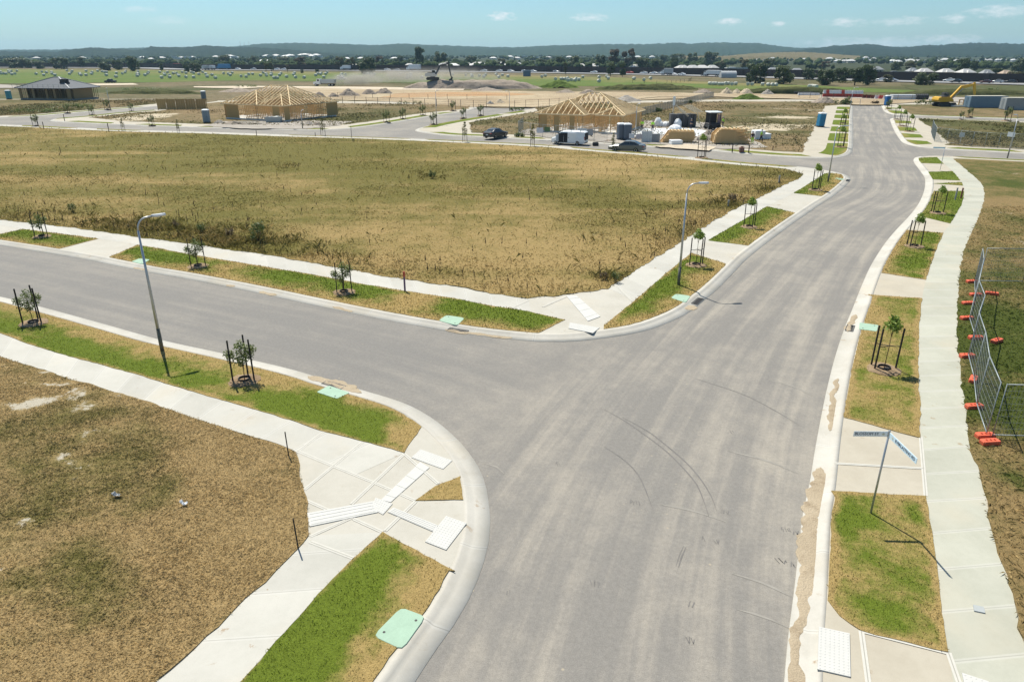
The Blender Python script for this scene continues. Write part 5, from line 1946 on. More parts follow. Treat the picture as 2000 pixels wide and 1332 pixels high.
def silt(K, side, a, b, o0, o1, seed, z=-0.097, step=.3):
    seg = between(K, g(*a), g(*b))
    ia = min(range(len(K)), key=lambda i: (K[i] - seg[0]).length)
    ib = min(range(len(K)), key=lambda i: (K[i] - seg[-1]).length)
    s = side if ib >= ia else -side
    n = max(5, int(plen(seg) / .12))
    S = resample(seg, n)
    N = normals2(S)
    L_, R_ = [], []
    for i, (p, nn) in enumerate(zip(S, N)):
        t = i / (n - 1)
        e = min(1, (t * 9) ** .5, ((1 - t) * 9) ** .5) * (0.2 + 0.95 * float(fbm(i * .3, seed, seed, 3)) + .55 * float(vnoise(i * .9, seed)))
        mid = (o0 + o1) / 2 + (float(fbm(i * .15, seed + 9, seed, 2)) - .5) * .25
        hw = (o1 - o0) / 2 * e + .012
        for lst, o in ((L_, mid - hw), (R_, mid + hw)):
            q = p + nn * s * o
            lst.append((q.x, q.y))
    Vv, Ff = [], []
    for a_, b_ in zip(L_, R_):
        m_ = ((a_[0] + b_[0]) / 2, (a_[1] + b_[1]) / 2)
        Vv += [(*a_, z - .016), (*m_, z + .012), (*b_, z - .004)]
    for i in range(n - 1):
        for j in (0, 1):
            f = (i * 3 + j, i * 3 + j + 1, i * 3 + j + 4, i * 3 + j + 3)
            Ff.append(f)
    tag(np_mesh('silt', Vv, Ff, M_SILT, smooth=True), kind='structure')


silt(KC, 1, (1588, 905), (1552, 1140), .02, .50, 501)
silt(KC, 1, (1556, 1100), (1533, 1400), .10, .36, 502)
silt(KC, 1, (1625, 730), (1600, 830), .18, .40, 503)
silt(KC, 1, (1660, 610), (1652, 645), .10, .35, 504)
silt(KA, -1, (600, 727), (700, 760), .02, .36, 505)
silt(KB, 1, (860, 645), (1000, 663), .0, .26, 506)
silt(KB, 1, (502, 572), (535, 579), .1, .36, 507)
silt(KB, 1, (640, 601), (672, 608), .1, .36, 508)
silt(KB, 1, (420, 557), (440, 561), .1, .34, 509)
silt(KA, -1, (640, 742), (690, 758), -.25, .12, 510, z=-0.112)
silt(KB, 1, (1355, 603), (1368, 592), .0, .5, 511)
silt(KB, 1, (250, 523), (275, 528), .1, .34, 512)
# skid and crawler marks, dark rubber on the asphalt
M_RUB = plain('rubber_mark', (0.152, 0.145, 0.137), .9, .2, var=.35, sc=4)
M_PALEM = plain('dust_mark', (0.25, 0.235, 0.21), .95, .1, var=.3, sc=3)


def mark(pts, w_, m=M_RUB, z=-0.124):
    P = catmull(gl(pts, -0.13), .3)
    A, B = [], []
    N = normals2(P)
    for i, (p, nn) in enumerate(zip(P, N)):
        t = i / max(1, len(P) - 1)
        k = w_ / 2 * (0.25 + .75 * min(1, t * 5, (1 - t) * 5))
        A.append(p + nn * k)
        B.append(p - nn * k)
    strip('tyre_mark', A, B, z, m, n=len(P))


mark([(1180, 800), (1220, 822), (1260, 850), (1300, 880), (1335, 915), (1360, 945), (1377, 985), (1384, 1008)], .045)
mark([(1215, 815), (1265, 842), (1305, 873), (1345, 908), (1375, 945), (1392, 975), (1400, 998)], .045)
mark([(1180, 873), (1215, 895), (1245, 925), (1262, 960), (1275, 995)], .04)
mark([(1325, 1108), (1332, 1085), (1340, 1068)], .05)
mark([(1320, 1106), (1327, 1084), (1335, 1066)], .03)
mark([(1360, 740), (1450, 770), (1510, 800), (1560, 830)], .035)
for u, v in ((1231, 980), (1372, 1050), (1397, 1057), (1410, 1000), (1527, 1033), (1551, 1039), (1519, 1094), (1545, 1103), (1428, 843), (992, 1157), (1085, 905), (1155, 1137), (1348, 1180), (1342, 1250)):
    for k in range(2 + u % 4):
        r_ = random.Random(u * 7 + k)
        c = g(u + k * 4.0 + r_.uniform(-2, 2), v + k * 1.0 + r_.uniform(-2, 2), -.13)
        q = MB()
        q.box((c.x, c.y, -.1255), (.016 + .014 * r_.random(), .08 + r_.random() * .14, .003), r_.uniform(-.5, .3))
        tag(q.build('tyre_mark', M_RUB), kind='structure')
rm = random.Random(4)
for a, b in (((1500, 742), (1590, 775)), ((1420, 880), (1560, 925)), ((1430, 1120), (1545, 1165)), ((1440, 1190), (1540, 1226)), ((1290, 985), (1420, 1020)), ((945, 905), (985, 925))):
    mark([a, ((a[0] + b[0]) / 2 + 6, (a[1] + b[1]) / 2 - 3), b], .08, M_PALEM)

# ---------------------------------------------------------------- marker posts, pegs
M_RED = plain('post_red', (0.52, 0.10, 0.055), .6)
M_PURP = plain('post_purple', (0.17, 0.11, 0.21), .6)
b = g(791, 569)
t = thing('marker_post', 'slim purple marker post with a red orange top on the verge', 'marker post', (b.x, b.y, .02))
h = height_at(790.5, 531, b)
m = MB()
m.bbox((0, 0, h * .36), (.10, .05, h * .72), .015)
m.build('post_body', M_PURP, t)
m = MB()
m.bbox((0, 0, h * .86), (.125, .065, h * .28), .02)
m.build('post_cap', M_RED, t)
for u, v, tu, tv, lb, wd in ((564, 891, 556, 846, 'thin bare steel peg at the upper corner of the near dry lot', .028), (582.7, 1071, 571, 1016, 'thin steel peg with a pale cap at the lower corner of the near dry lot', .028),
                             (86, 252.5, 84.5, 239, 'dark post on the near kerb at far left, beside a staked sapling', .10), (126.5, 237, 124.5, 224, 'dark post standing on the tip of the triangular block', .10),
                             (213, 258, 209.5, 241, 'dark post by the near path, left of the slim saplings', .10), (501.5, 266, 501, 256, 'short dark post at the lot edge facing the timber house frame', .08),
                             (616, 266.5, 615, 260, 'tiny dark post left of the slim yellow green kerb tree', .08), (687, 270, 686, 247, 'tall thin dark post at the mouth of the branch street', .06),
                             (1430, 297, 1431, 283, 'dark post left of the reddish box on the far verge', .12), (1462, 299, 1464.5, 285, 'dark post right of the reddish box on the far verge', .12),
                             (1509, 294, 1510, 286, 'short brown post on the far lot edge', .10), (1521, 358, 1522, 344, 'grey green survey post at the lot edge near the bend', .14), (1865, 391, 1869, 368, 'grey post of the pair on the right verge', .11),
                             (1876.5, 388, 1883, 368.5, 'dark red post of the pair on the right verge', .11), (1679, 207, 1682, 194.5, 'grey post standing at the end of the main road', .09), (1422, 404, 1423, 393, 'grey survey post among weeds at the big lot edge', .12),
                             (119, 300, 118, 288, 'faint thin post standing in the big empty lot', .06)):
    b = g(u, v)
    h = max(.5, height_at(tu, tv, b))
    tp = far(tu, tv, b.y) - b
    tp.x *= .5
    if 'red' in lb and 'dark red' in lb:
        mt = plain('post_darkred', (.16, .05, .04), .7)
    elif 'grey' in lb:
        mt = plain('post_grey', (.30, .31, .30), .7)
    elif 'brown' in lb:
        mt = plain('post_brown', (.15, .09, .05), .7)
    else:
        mt = M_STAKE
    m = MB()
    m.bar((0, 0, -.1), (tp.x if wd < .05 else 0, 0, h), wd, wd * .6 if wd > .05 else wd)
    m.box((tp.x if wd < .05 else 0, 0, h + .01), (wd * 1.25, wd * .9, .03))
    o = m.build('marker_post', mt)
    o.location = (b.x, b.y, .02)
    tag(o, lb, 'post')

# ---------------------------------------------------------------- temporary mesh fence at the right
M_MESHW = plain('fence_wire', (0.20, 0.225, 0.215), .5, .5, .3)
M_FRAME = plain('fence_frame', (0.24, 0.27, 0.275), .5, .5, .3)
M_BLOCK = plain('orange_block', (0.62, 0.115, 0.055), .6, .4, var=.12)
GPAN, GBLK = 'temporary fence panels round the right lot', 'orange fence blocks'
FH = 2.05


def panel(label, a, b, group=GPAN, h=FH, nv=22, mat=None, wr=.0030):
    L = (Vector((b.x - a.x, b.y - a.y, 0))).length
    t = thing('temporary_fence', label, 'fence panel', (a.x, a.y, .03), math.atan2(b.y - a.y, b.x - a.x), group)
    m = MB()
    for x in (.02, L - .02):
        m.tube([(x, 0, .02), (x, 0, h)], .017, 6)
    for z in (.16, h - .03):
        m.tube([(.02, 0, z), (L - .02, 0, z)], .021, 6)
    m.build('frame', mat or M_FRAME, t, True)
    m = MB()
    n = int(L / (2.4 / nv))
    for k in range(1, n):
        x = L * k / n
        m.bar((x, 0, .17), (x, 0, h - .04), wr * 2)
    for k in range(1, 8):
        z = .16 + (h - .19) * k / 8
        m.bar((.03, .006, z), (L - .03, .006, z), wr * 2)
    m.build('wire_mesh', M_MESHW, t)
    return t


def z6(x, y):
    return g(1840 + x / 3.17, 470 + y / 3.17)


ND = [z6(268, 1222), z6(207, 1035), z6(190, 866), z6(156, 727), z6(196, 604), z6(165, 500), z6(200, 345), z6(196, 270)]
WHERE = ['nearest mesh panel of the zigzag fence, beside the doubled corner post', 'mesh panel second nearest in the zigzag fence', 'mesh panel third nearest in the zigzag fence', 'mesh panel fourth nearest in the zigzag fence',
         'mesh panel fifth nearest in the zigzag fence', 'mesh panel second from the far end of the zigzag fence', 'farthest mesh panel of the zigzag fence']
for i in range(len(ND) - 1):
    panel(WHERE[i], ND[i], ND[i + 1])
p0 = z6(300, 1232)
dirR = Vector((1, -.06, 0)).normalized()
panel('mesh panel running right out of frame at the near corner', p0, p0 + dirR * 2.4)
panel('mesh panel beyond the near corner one, mostly out of frame', p0 + dirR * 2.46, p0 + dirR * 4.86)
p1 = z6(222, 268)
panel('mesh panel running right from the far corner of the zigzag', p1, p1 + Vector((2.4, -.12, 0)))
panel('mesh panel at the right edge, far side of the fenced lot', p1 + Vector((2.46, -.12, 0)), p1 + Vector((4.86, -.24, 0)))


def fblock(label, p, rz, tilt=0.0):
    m = MB()
    # rectangular base with two raised sockets
    m.rings([[Vector((x * s, y * s, z)) for x, y in ((-.31, -.10), (-.27, -.13), (.27, -.13), (.31, -.10), (.31, .10), (.27, .13), (-.27, .13), (-.31, .10))] for s, z in ((1, 0), (1, .11), (.93, .14))])
    for x in (-.14, .0, .14):
        m.lathe([(.05, .13), (.045, .165), (.026, .165), (.024, .14)], (x, 0, 0), 8)
    o = m.build('fence_block', M_BLOCK)
    o.location = (p.x, p.y, .035)
    o.rotation_euler = (0, tilt, rz)
    tag(o, label, 'fence foot', GBLK)


for x, y, rz, lb in ((262, 1222, .05, 'orange block under the near corner post, upper of two'), (292, 1262, .1, 'orange block nearest the camera, in front of the corner post'), (195, 1040, .1, 'long orange block at the first inward fence bend'),
                     (190, 872, .9, 'orange block turned end on at the second fence bend'), (152, 725, .1, 'orange block poking over the path at the third fence bend'), (205, 612, .05, 'orange block behind the mesh at the fourth fence bend'),
                     (150, 490, .15, 'orange block beside the path at the fifth fence bend'), (158, 398, .1, 'orange block at the path edge, second farthest of the fence'), (205, 345, .05, 'orange block behind mesh near the far end of the fence'),
                     (182, 263, .1, 'farthest orange block, at the tip of the zigzag fence'), (336, 632, .5, 'chunky orange brace block on the grass inside the fence, nearer one'), (306, 338, -.4, 'chunky orange brace block on the grass inside the fence, farther one')):
    fblock(lb, z6(x, y), rz)

# ---------------------------------------------------------------- litter
M_PAPER = plain('paper', (.72, .73, .74), .8)
for u, v, lb, s in ((360, 988, 'crumpled white paper scrap lying on the near dry lot', .12), (229, 972, 'grey plastic wrapper lying left of the white paper scrap', .13)):
    b = g(u, v)
    m = MB()
    r_ = random.Random(u)
    n = 7
    vs = []
    for j in range(n):
        for i in range(n):
            vs.append(((i / (n - 1) - .5) * s * 1.6, (j / (n - 1) - .5) * s, r_.uniform(0, .06) + (.07 if i < 2 else 0)))
    fs = [(j * n + i, j * n + i + 1, (j + 1) * n + i + 1, (j + 1) * n + i) for j in range(n - 1) for i in range(n - 1)]
    m.add(vs, fs)
    o = m.build('litter', M_PAPER if u > 300 else plain('wrapper', (.35, .36, .36), .6))
    o.modifiers.new('thick', 'SOLIDIFY').thickness = .004
    o.location = (b.x, b.y, .07)
    tag(o, lb, 'litter')

# ---------------------------------------------------------------- shrubs and dark weed stalks of the big lot
for u, v, sc, mat, lb in ((505, 473, 1.35, M_WEED, 'tall feathery green shrub at the front edge of the big lot'), (143, 416, .75, M_WEED, 'small green shrub in the big lot at upper left'), (1203, 552, .6, M_WEED, 'low green weed clump beside the centre corner footpath'),
                          (1178, 548, .55, M_DOCK, 'brown dock clump left of the green weed clump'), (690, 258 + 20, .5, M_WEED, 'weed tuft at the far edge of the big lot'), (845, 350, .9, M_WEED, 'spreading green weed patch in the middle of the big lot'), (1430, 398, .9, M_DOCK, 'dark dry weed patch beside the centre footpath'),
                          (450, 465, .7, M_DOCK, 'dark weed clump left of the feathery shrub'), (395, 458, .75, M_WEED, 'dark green weed clump behind the left footpath'), (345, 447, .6, M_DOCK, 'brown weed clump at the left footpath edge')):
    b = g(u, v)
    r_ = random.Random(u)
    t = thing('shrub', lb, 'shrub', (b.x, b.y, .03))
    m = MB()
    cen = []
    for k in range(9):
        a = r_.uniform(0, 2 * pi)
        q = Vector((cos(a) * .35 * sc, sin(a) * .35 * sc, r_.uniform(.5, 1.0) * sc))
        m.tube([(0, 0, -.02), q * .6, q], [.014 * sc, .01 * sc, .004], 4)
        cen.append(q * .8)
    m.build('stems', M_BARK, t)
    leaves('foliage', cen, [(.22 * sc, .22 * sc, .34 * sc)] * len(cen), 420, (.035 * sc, .08 * sc), mat, u, t, up=.1)

r_ = np.random.default_rng(5)
nst = 210
sx, sy = [], []
while len(sx) < nst:
    x = r_.uniform(-60, 34)
    y = r_.uniform(32, 92)
    if not in_poly(np.array([x]), np.array([y]), PBn)[0]:
        continue
    d = line_dist(np.array([x]), np.array([y]), EDGE_B)[0][0]
    if r_.random() < math.exp(-d / 3.0) * .9 + .10 * (fbm(x * .15, y * .15, 7, 2) > .55):
        sx.append(x)
        sy.append(y)
cen = np.array([(x, y, 0) for x, y in zip(sx, sy)])
hh = r_.uniform(.3, .85, nst)
Vd, Fd, rd2 = [], [], []
for c, h_ in zip(cen, hh):
    lx, ly = r_.normal(size=2) * .08
    for k in range(10):
        z = h_ * (.35 + .65 * k / 10)
        a = r_.uniform(0, 2 * pi)
        s = .05 * (1.2 - k / 12)
        bx, by = c[0] + lx * z, c[1] + ly * z
        o_ = len(Vd)
        Vd += [(bx, by, z - .05), (bx + cos(a) * s, by + sin(a) * s, z), (bx, by, z + .07), (bx - cos(a) * s, by - sin(a) * s, z)]
        Fd.append((o_, o_ + 1, o_ + 2, o_ + 3))
        rd2 += [r_.random()] * 4
    o_ = len(Vd)
    Vd += [(c[0] - .008, c[1], 0), (c[0] + .008, c[1], 0), (c[0] + lx * h_ + .006, c[1] + ly * h_, h_), (c[0] + lx * h_ - .006, c[1] + ly * h_, h_)]
    Fd.append((o_, o_ + 1, o_ + 2, o_ + 3))
    rd2 += [.3] * 4
tag(np_mesh('weed_stalks', Vd, Fd, M_DOCK, {'rnd': np.array(rd2)}), kind='stuff')
# ================================================================ vehicles
M_GLASS = plain('dark_glass', (0.018, 0.024, 0.028), 0.08, .8, var=.03)
M_TYRE = plain('tyre_rubber', (0.022, 0.022, 0.022), .9, .2)
M_RIM = plain('rim_alloy', (0.45, 0.45, 0.46), .35, .5, .7)
M_TAIL = plain('tail_red', (0.35, 0.02, 0.015), .3, .5)
M_HEADL = plain('headlamp_clear', (0.7, 0.72, 0.74), .15, .7)
M_TRIM = plain('black_trim', (0.03, 0.03, 0.032), .6)
M_PLATE = plain('plate_white', (.7, .7, .68), .6)


def paint(name, col, rough=.28, metal=0.15):
    return plain('paint_' + name, col, rough, .6, metal, var=.05)


P_WHITE = paint('white', (.72, .74, .75), .35, 0)
P_BLACK = paint('black', (.028, .030, .034))
P_GREY = paint('grey_green', (.135, .145, .145), .3, .4)
P_SILVER = paint('silver', (.48, .49, .50), .3, .5)
P_RED = paint('red', (.42, .03, .025))
P_BLUE = paint('blue', (.025, .14, .30), .5, 0)
P_MAROON = paint('maroon', (.09, .02, .02))

SEDAN = [(2.40, .36, .54, .60, .60, .68, .55), (2.25, .26, .62, .71, .80, .84, .70), (1.6, .22, .72, .85, .88, .90, .74), (0.95, .22, .82, .96, .90, .91, .74), (0.2, .22, .88, 1.40, .90, .90, .62),
         (-0.5, .22, .90, 1.45, .90, .90, .60), (-1.1, .22, .92, 1.38, .90, .89, .62), (-1.78, .22, .94, 1.07, .89, .87, .72), (-2.25, .28, .90, 1.02, .83, .81, .70), (-2.42, .42, .80, .86, .72, .72, .62)]
VAN = [(2.52, .40, .66, .74, .66, .72, .6), (2.38, .28, .78, .92, .84, .86, .74), (1.85, .24, .95, 1.12, .93, .93, .80), (1.05, .24, 1.02, 1.84, .94, .94, .76), (.4, .24, 1.02, 1.93, .94, .94, .78), (-1.2, .24, 1.02, 1.95, .94, .94, .78),
       (-2.3, .24, 1.02, 1.90, .94, .94, .79), (-2.50, .34, 1.0, 1.78, .90, .90, .76)]
UTE = [(2.5, .45, .68, .76, .66, .70, .6), (2.35, .32, .80, .90, .86, .88, .75), (1.7, .28, .92, 1.02, .92, .92, .78), (1.1, .28, .96, 1.08, .92, .92, .78), (.5, .28, 1.0, 1.66, .92, .92, .68), (-.4, .28, 1.0, 1.70, .92, .92, .68), (-.75, .28, 1.0, 1.62, .92, .92, .7),
       (-.95, .28, .98, 1.04, .92, .92, .85), (-2.4, .3, .98, 1.04, .92, .92, .85), (-2.52, .42, .9, .98, .85, .85, .8)]


def vehicle(name, label, cat, prof, mpaint, loc, rz, cab=(3, 7), wheels=(1.42, -1.40), wr=.32, group=None, van=False):
    t = thing(name, label, cat, loc, rz, group)
    rs = []
    for x, zl, zb, zt_, wl, wb_, wt_ in prof:
        half = [(wl * .92, zl), (wl, zl + (zb - zl) * .35), (wb_, zb - .02), (wb_ * .985, zb + .02), (wt_ + (wb_ - wt_) * .06, zt_ - (zt_ - zb) * .08), (wt_ * .82, zt_)]
        rs.append([Vector((x, y, z)) for y, z in half] + [Vector((x, -y, z)) for y, z in half[::-1]])
    m = MB()
    m.rings(rs)
    o = m.build('body', mpaint, t)

    def side_pt(i, k, s):
        x, zl, zb, zt_, wl, wb_, wt_ = prof[i]
        z = zb + .02 + (zt_ - zb - .02) * k
        y = wb_ * .985 + (wt_ + (wb_ - wt_) * .06 - wb_ * .985) * k
        return Vector((x, s * (y + .008), z))
    c0, c1 = cab
    for s in (1, -1):
        if van:
            m = MB()
            a, b = side_pt(2, .55, s), side_pt(2, .2, s)
            q = [Vector((1.62, s * .945, 1.06)), Vector((.62, s * .95, 1.06)), Vector((.62, s * .835, 1.68)), Vector((1.12, s * .83, 1.68))]
            m.add(q if s < 0 else q[::-1], [(0, 1, 2, 3)])
            m.build('side_window', M_GLASS, t)
        else:
            lo = [side_pt(i, .10, s) for i in range(c0, c1 + 1)]
            hi = [side_pt(i, .86, s) for i in range(c0, c1 + 1)]
            m = MB()
            mid = (c0 + c1) // 2
            for a_, b_ in ((c0, mid), (mid, c1)):
                q = []
                for i in range(a_, b_ + 1):
                    p = lo[i - c0].copy()
                    p.x += -.04 if i == b_ else (.04 if False else 0)
                    q.append(p)
                for i in range(b_, a_ - 1, -1):
                    q.append(hi[i - c0].copy())
                cen_ = sum(q, Vector()) / len(q)
                q = [cen_ + (p - cen_) * .96 for p in q]
                m.add(q if s < 0 else q[::-1], [tuple(range(len(q)))])
            m.build('side_window', M_GLASS, t)
    # screens
    for nm, i, j in (('windscreen', c0, c0 + 1), ('rear_window', c1 - 1, c1)):
        if van and nm == 'rear_window':
            continue
        a, b = prof[i], prof[j]
        k0, k1 = (.08, .93)
        d = Vector((b[0] - a[0], 0, b[3] - a[3]))
        nn = Vector((-d.z, 0, d.x)).normalized()
        if nn.z < 0:
            nn = -nn
        q = []
        for k, s in ((k0, 1), (k0, -1), (k1, -1), (k1, 1)):
            q.append(Vector((a[0], 0, a[3])) + d * k + nn * .012 + Vector((0, s * .80 * (a[6] + (b[6] - a[6]) * k), 0)))
        m = MB()
        m.add(q, [(0, 1, 2, 3)])
        m.build(nm, M_GLASS, t)
    for x in wheels:
        for s in (1, -1):
            y = s * (prof[3][4] - .095)
            m = MB()
            n = 18
            prof_w = [(wr * .62, -.11), (wr * .95, -.11), (wr, -.06), (wr, .06), (wr * .95, .11), (wr * .62, .11)]
            m.rings([[Vector((x + r_ * cos(2 * pi * k / n), y + s * yy_, wr + r_ * sin(2 * pi * k / n))) for k in range(n)] for r_, yy_ in prof_w])
            wo = m.build('wheel', M_TYRE, t)
            m = MB()
            m.rings([[Vector((x + r_ * cos(2 * pi * k / 10), y + s * yy_, wr + r_ * sin(2 * pi * k / 10))) for k in range(10)] for r_, yy_ in ((wr * .62, .105), (wr * .6, .118), (wr * .2, .10))])
            m.build('rim', M_RIM, wo)
    f, r = prof[0], prof[-1]
    for s in (1, -1):
        m = MB()
        m.bbox((prof[1][0] + .06, s * (prof[1][4] * .76), prof[1][2] + .0), (.16, .28, .12), .03)
        m.build('headlight', M_HEADL, t)
        m = MB()
        if van:
            m.bbox((r[0] + .02, s * r[5] * .92, 1.0), (.10, .14, .46), .03)
        else:
            m.bbox((r[0] + .07, s * r[5] * .88, r[2] - .0), (.16, .32, .14), .03)
        m.build('tail_light', M_TAIL, t)
    m = MB()
    m.box((r[0] - .012, 0, .62), (.02, .38, .12))
    m.build('number_plate', M_PLATE, t)
    m = MB()
    m.bbox((f[0] - .02, 0, .34), (.14, 1.2, .16), .04)
    m.bbox((r[0] + .03, 0, .36), (.14, 1.4, .16), .04)
    m.build('bumper', M_TRIM if van or prof is UTE else mpaint, t)
    return t


st_dir = (g(1287, 297) - g(1187, 292)).normalized()
ST = math.atan2(st_dir.y, st_dir.x)
RZ = -.13
p = g(1226, 298, -.13)
p += Vector((0, .9, 0))
vehicle('sedan', 'grey green sedan parked on the cross street nearest the big lot', 'car', SEDAN, P_GREY, (p.x, p.y, RZ), ST + pi)
p = g(968, 271, 0)
vehicle('sedan', 'black sedan parked on the driveway with its tail to the street', 'car', SEDAN, P_BLACK, (p.x, p.y + 1.2, .01), rad(58))
p = g(1113, 284, -.13)
p += Vector((0, .9, 0))
vt = vehicle('van', 'white work van with its side doors open on the cross street', 'van', VAN, P_WHITE, (p.x, p.y, RZ), ST + pi, cab=(2, 5), van=True, wheels=(1.65, -1.45))
m = MB()
m.box((1.02, .905, .98), (.80, .10, 1.25))
m.box((.30, .93, 1.03), (.56, .06, 1.30))
m.build('door_shade_panel', plain('van_inside_shade', (.03, .03, .03), .9), vt)  # dark panels on the body, painted as the shaded interior behind open doors
m = MB()
m.bbox((-.65, 1.0, 1.04), (1.25, .05, 1.36), .03)
sdoor = m.build('sliding_door', P_WHITE, vt)
m = MB()
m.box((-.15, 1.03, 1.02), (.16, .03, .05))
m.build('door_handle', M_TRIM, sdoor)
m = MB()
m.bbox((1.42, 1.32, .98), (.05, .78, 1.0), .02, rad(-12))
m.build('front_door', P_WHITE, vt)
m = MB()
m.box((-2.53, 0, 1.22), (.03, 1.45, .95))
m.build('rear_shade_panel', plain('van_inside_shade', (.03, .03, .03), .9), vt)  # dark panel on the tail, its colour standing in for interior shade
m = MB()
for x in (1.0, -.4, -1.8):
    m.box((x, 0, 2.03), (.05, 1.5, .05))
    for s in (-.7, .7):
        m.box((x, s, 1.97), (.05, .05, .10))
for s in (-.55, .55):
    m.box((-.4, s, 2.07), (2.9, .05, .03))
m.build('roof_rack', M_FRAME, vt)
p = g(216, 163)
vehicle('utility_truck', 'dark pickup parked on the pale track beyond the roofed house', 'pickup', UTE, P_BLACK, (p.x, p.y, .1), rad(170), cab=(3, 7))
p = g(668, 157.5)
vehicle('utility_truck', 'white pickup driving in the dust behind the dump truck', 'pickup', UTE, P_WHITE, (p.x, p.y, .1), rad(175), cab=(3, 7))


def big_wheel(m, x, y, r, w_=.3, n=16):
    m.rings([[Vector((x + rr_ * cos(2 * pi * k / n), y + o, r + rr_ * sin(2 * pi * k / n))) for k in range(n)] for rr_, o in ((r * .55, -w_ / 2), (r * .95, -w_ / 2), (r, -w_ / 4), (r, w_ / 4), (r * .95, w_ / 2), (r * .55, w_ / 2))])


def truck(name, label, loc, rz, cabm, boxm, L=8.0, H=3.6, kind='box', group=None):
    t = thing(name, label, 'truck', loc, rz, group)
    x1 = L / 2
    m = MB()
    if kind == 'dump':
        prof = [(x1, .75), (x1, 1.55), (x1 - 1.25, 1.85), (x1 - 1.55, 2.75), (x1 - 2.7, 2.85), (x1 - 2.85, .75)]
    else:
        prof = [(x1, .6), (x1, 1.5), (x1 - .25, 2.55), (x1 - 1.8, 2.75), (x1 - 1.9, .6)]
    m.extr(prof, lambda a, s, z: Vector((a, s, z)), 2.3)
    cb = m.build('cab', cabm, t)
    m = MB()
    if kind == 'dump':
        a, b = prof[2], prof[3]
    else:
        a, b = prof[1], prof[2]
    A, B = Vector((a[0], 0, a[1])), Vector((b[0], 0, b[1]))
    off_ = Vector((.02, 0, .01))
    m.add([A.lerp(B, .1) + off_ + Vector((0, -1, 0)), A.lerp(B, .1) + off_ + Vector((0, 1, 0)), A.lerp(B, .9) + off_ + Vector((0, 1, 0)), A.lerp(B, .9) + off_ + Vector((0, -1, 0))], [(0, 1, 2, 3)])
    xs_ = prof[3][0] - .15 if kind == 'dump' else prof[2][0] - .2
    for s in (-1, 1):
        m.box((xs_ - .35, s * 1.155, 2.2), (.75, .012, .65))
    m.build('window', M_GLASS, cb)
    m = MB()
    xb0, xb1 = -L / 2, (prof[-1][0] - .12)
    if kind == 'dump':
        pr = [(xb0 - .1, 2.55), (xb0 + .25, 1.15), (xb1, 1.15), (xb1, 2.6), (xb1 - .1, 2.6), (xb1 - .1, 1.3), (xb0 + .4, 1.3), (xb0 + .08, 2.55)]
        m.extr(pr, lambda a, s, z: Vector((a, s, z)), 2.25)
        for s in (-1, 1):
            m.extr([(xb0 - .1, 2.55), (xb0 + .25, 1.15), (xb1, 1.15), (xb1, 2.6)], lambda a, q, z: Vector((a, s * 1.2 + q, z)), .08)
            for k in range(5):
                m.box((xb0 + .6 + k * (xb1 - xb0 - .8) / 4, s * 1.27, 1.9), (.08, .05, 1.25))
        m.build('tipping_tray', boxm, t)
    else:
        m.bbox(((xb0 + xb1) / 2, 0, (1.05 + H) / 2), (xb1 - xb0, 2.45, H - 1.05), .04)
        m.build('cargo_box', boxm, t)
    m = MB()
    m.box((-.1, 0, .82), (L - .4, .9, .25))
    m.build('chassis', M_TRIM, t)
    for x in ((x1 - 1.0), (-L / 2 + 1.1), (-L / 2 + 2.3)):
        for s in (-1, 1):
            m = MB()
            big_wheel(m, x, s * 1.02, .5)
            w_ = m.build('wheel', M_TYRE, t)
            m = MB()
            m.lathe([(.27, -.02), (.25, .02)], (0, 0, 0), 10)
            rm_ = m.build('rim', M_RIM, w_)
            rm_.rotation_euler = (pi / 2, 0, 0)
            rm_.location = (x, s * 1.175, .5)
    return t


p = g(635, 169.5)
truck('dump_truck', 'white dump truck driving left with dust trailing behind it', (p.x, p.y, .1), rad(176), P_WHITE, plain('tray_grey', (.42, .45, .46), .5), 8.6, kind='dump')


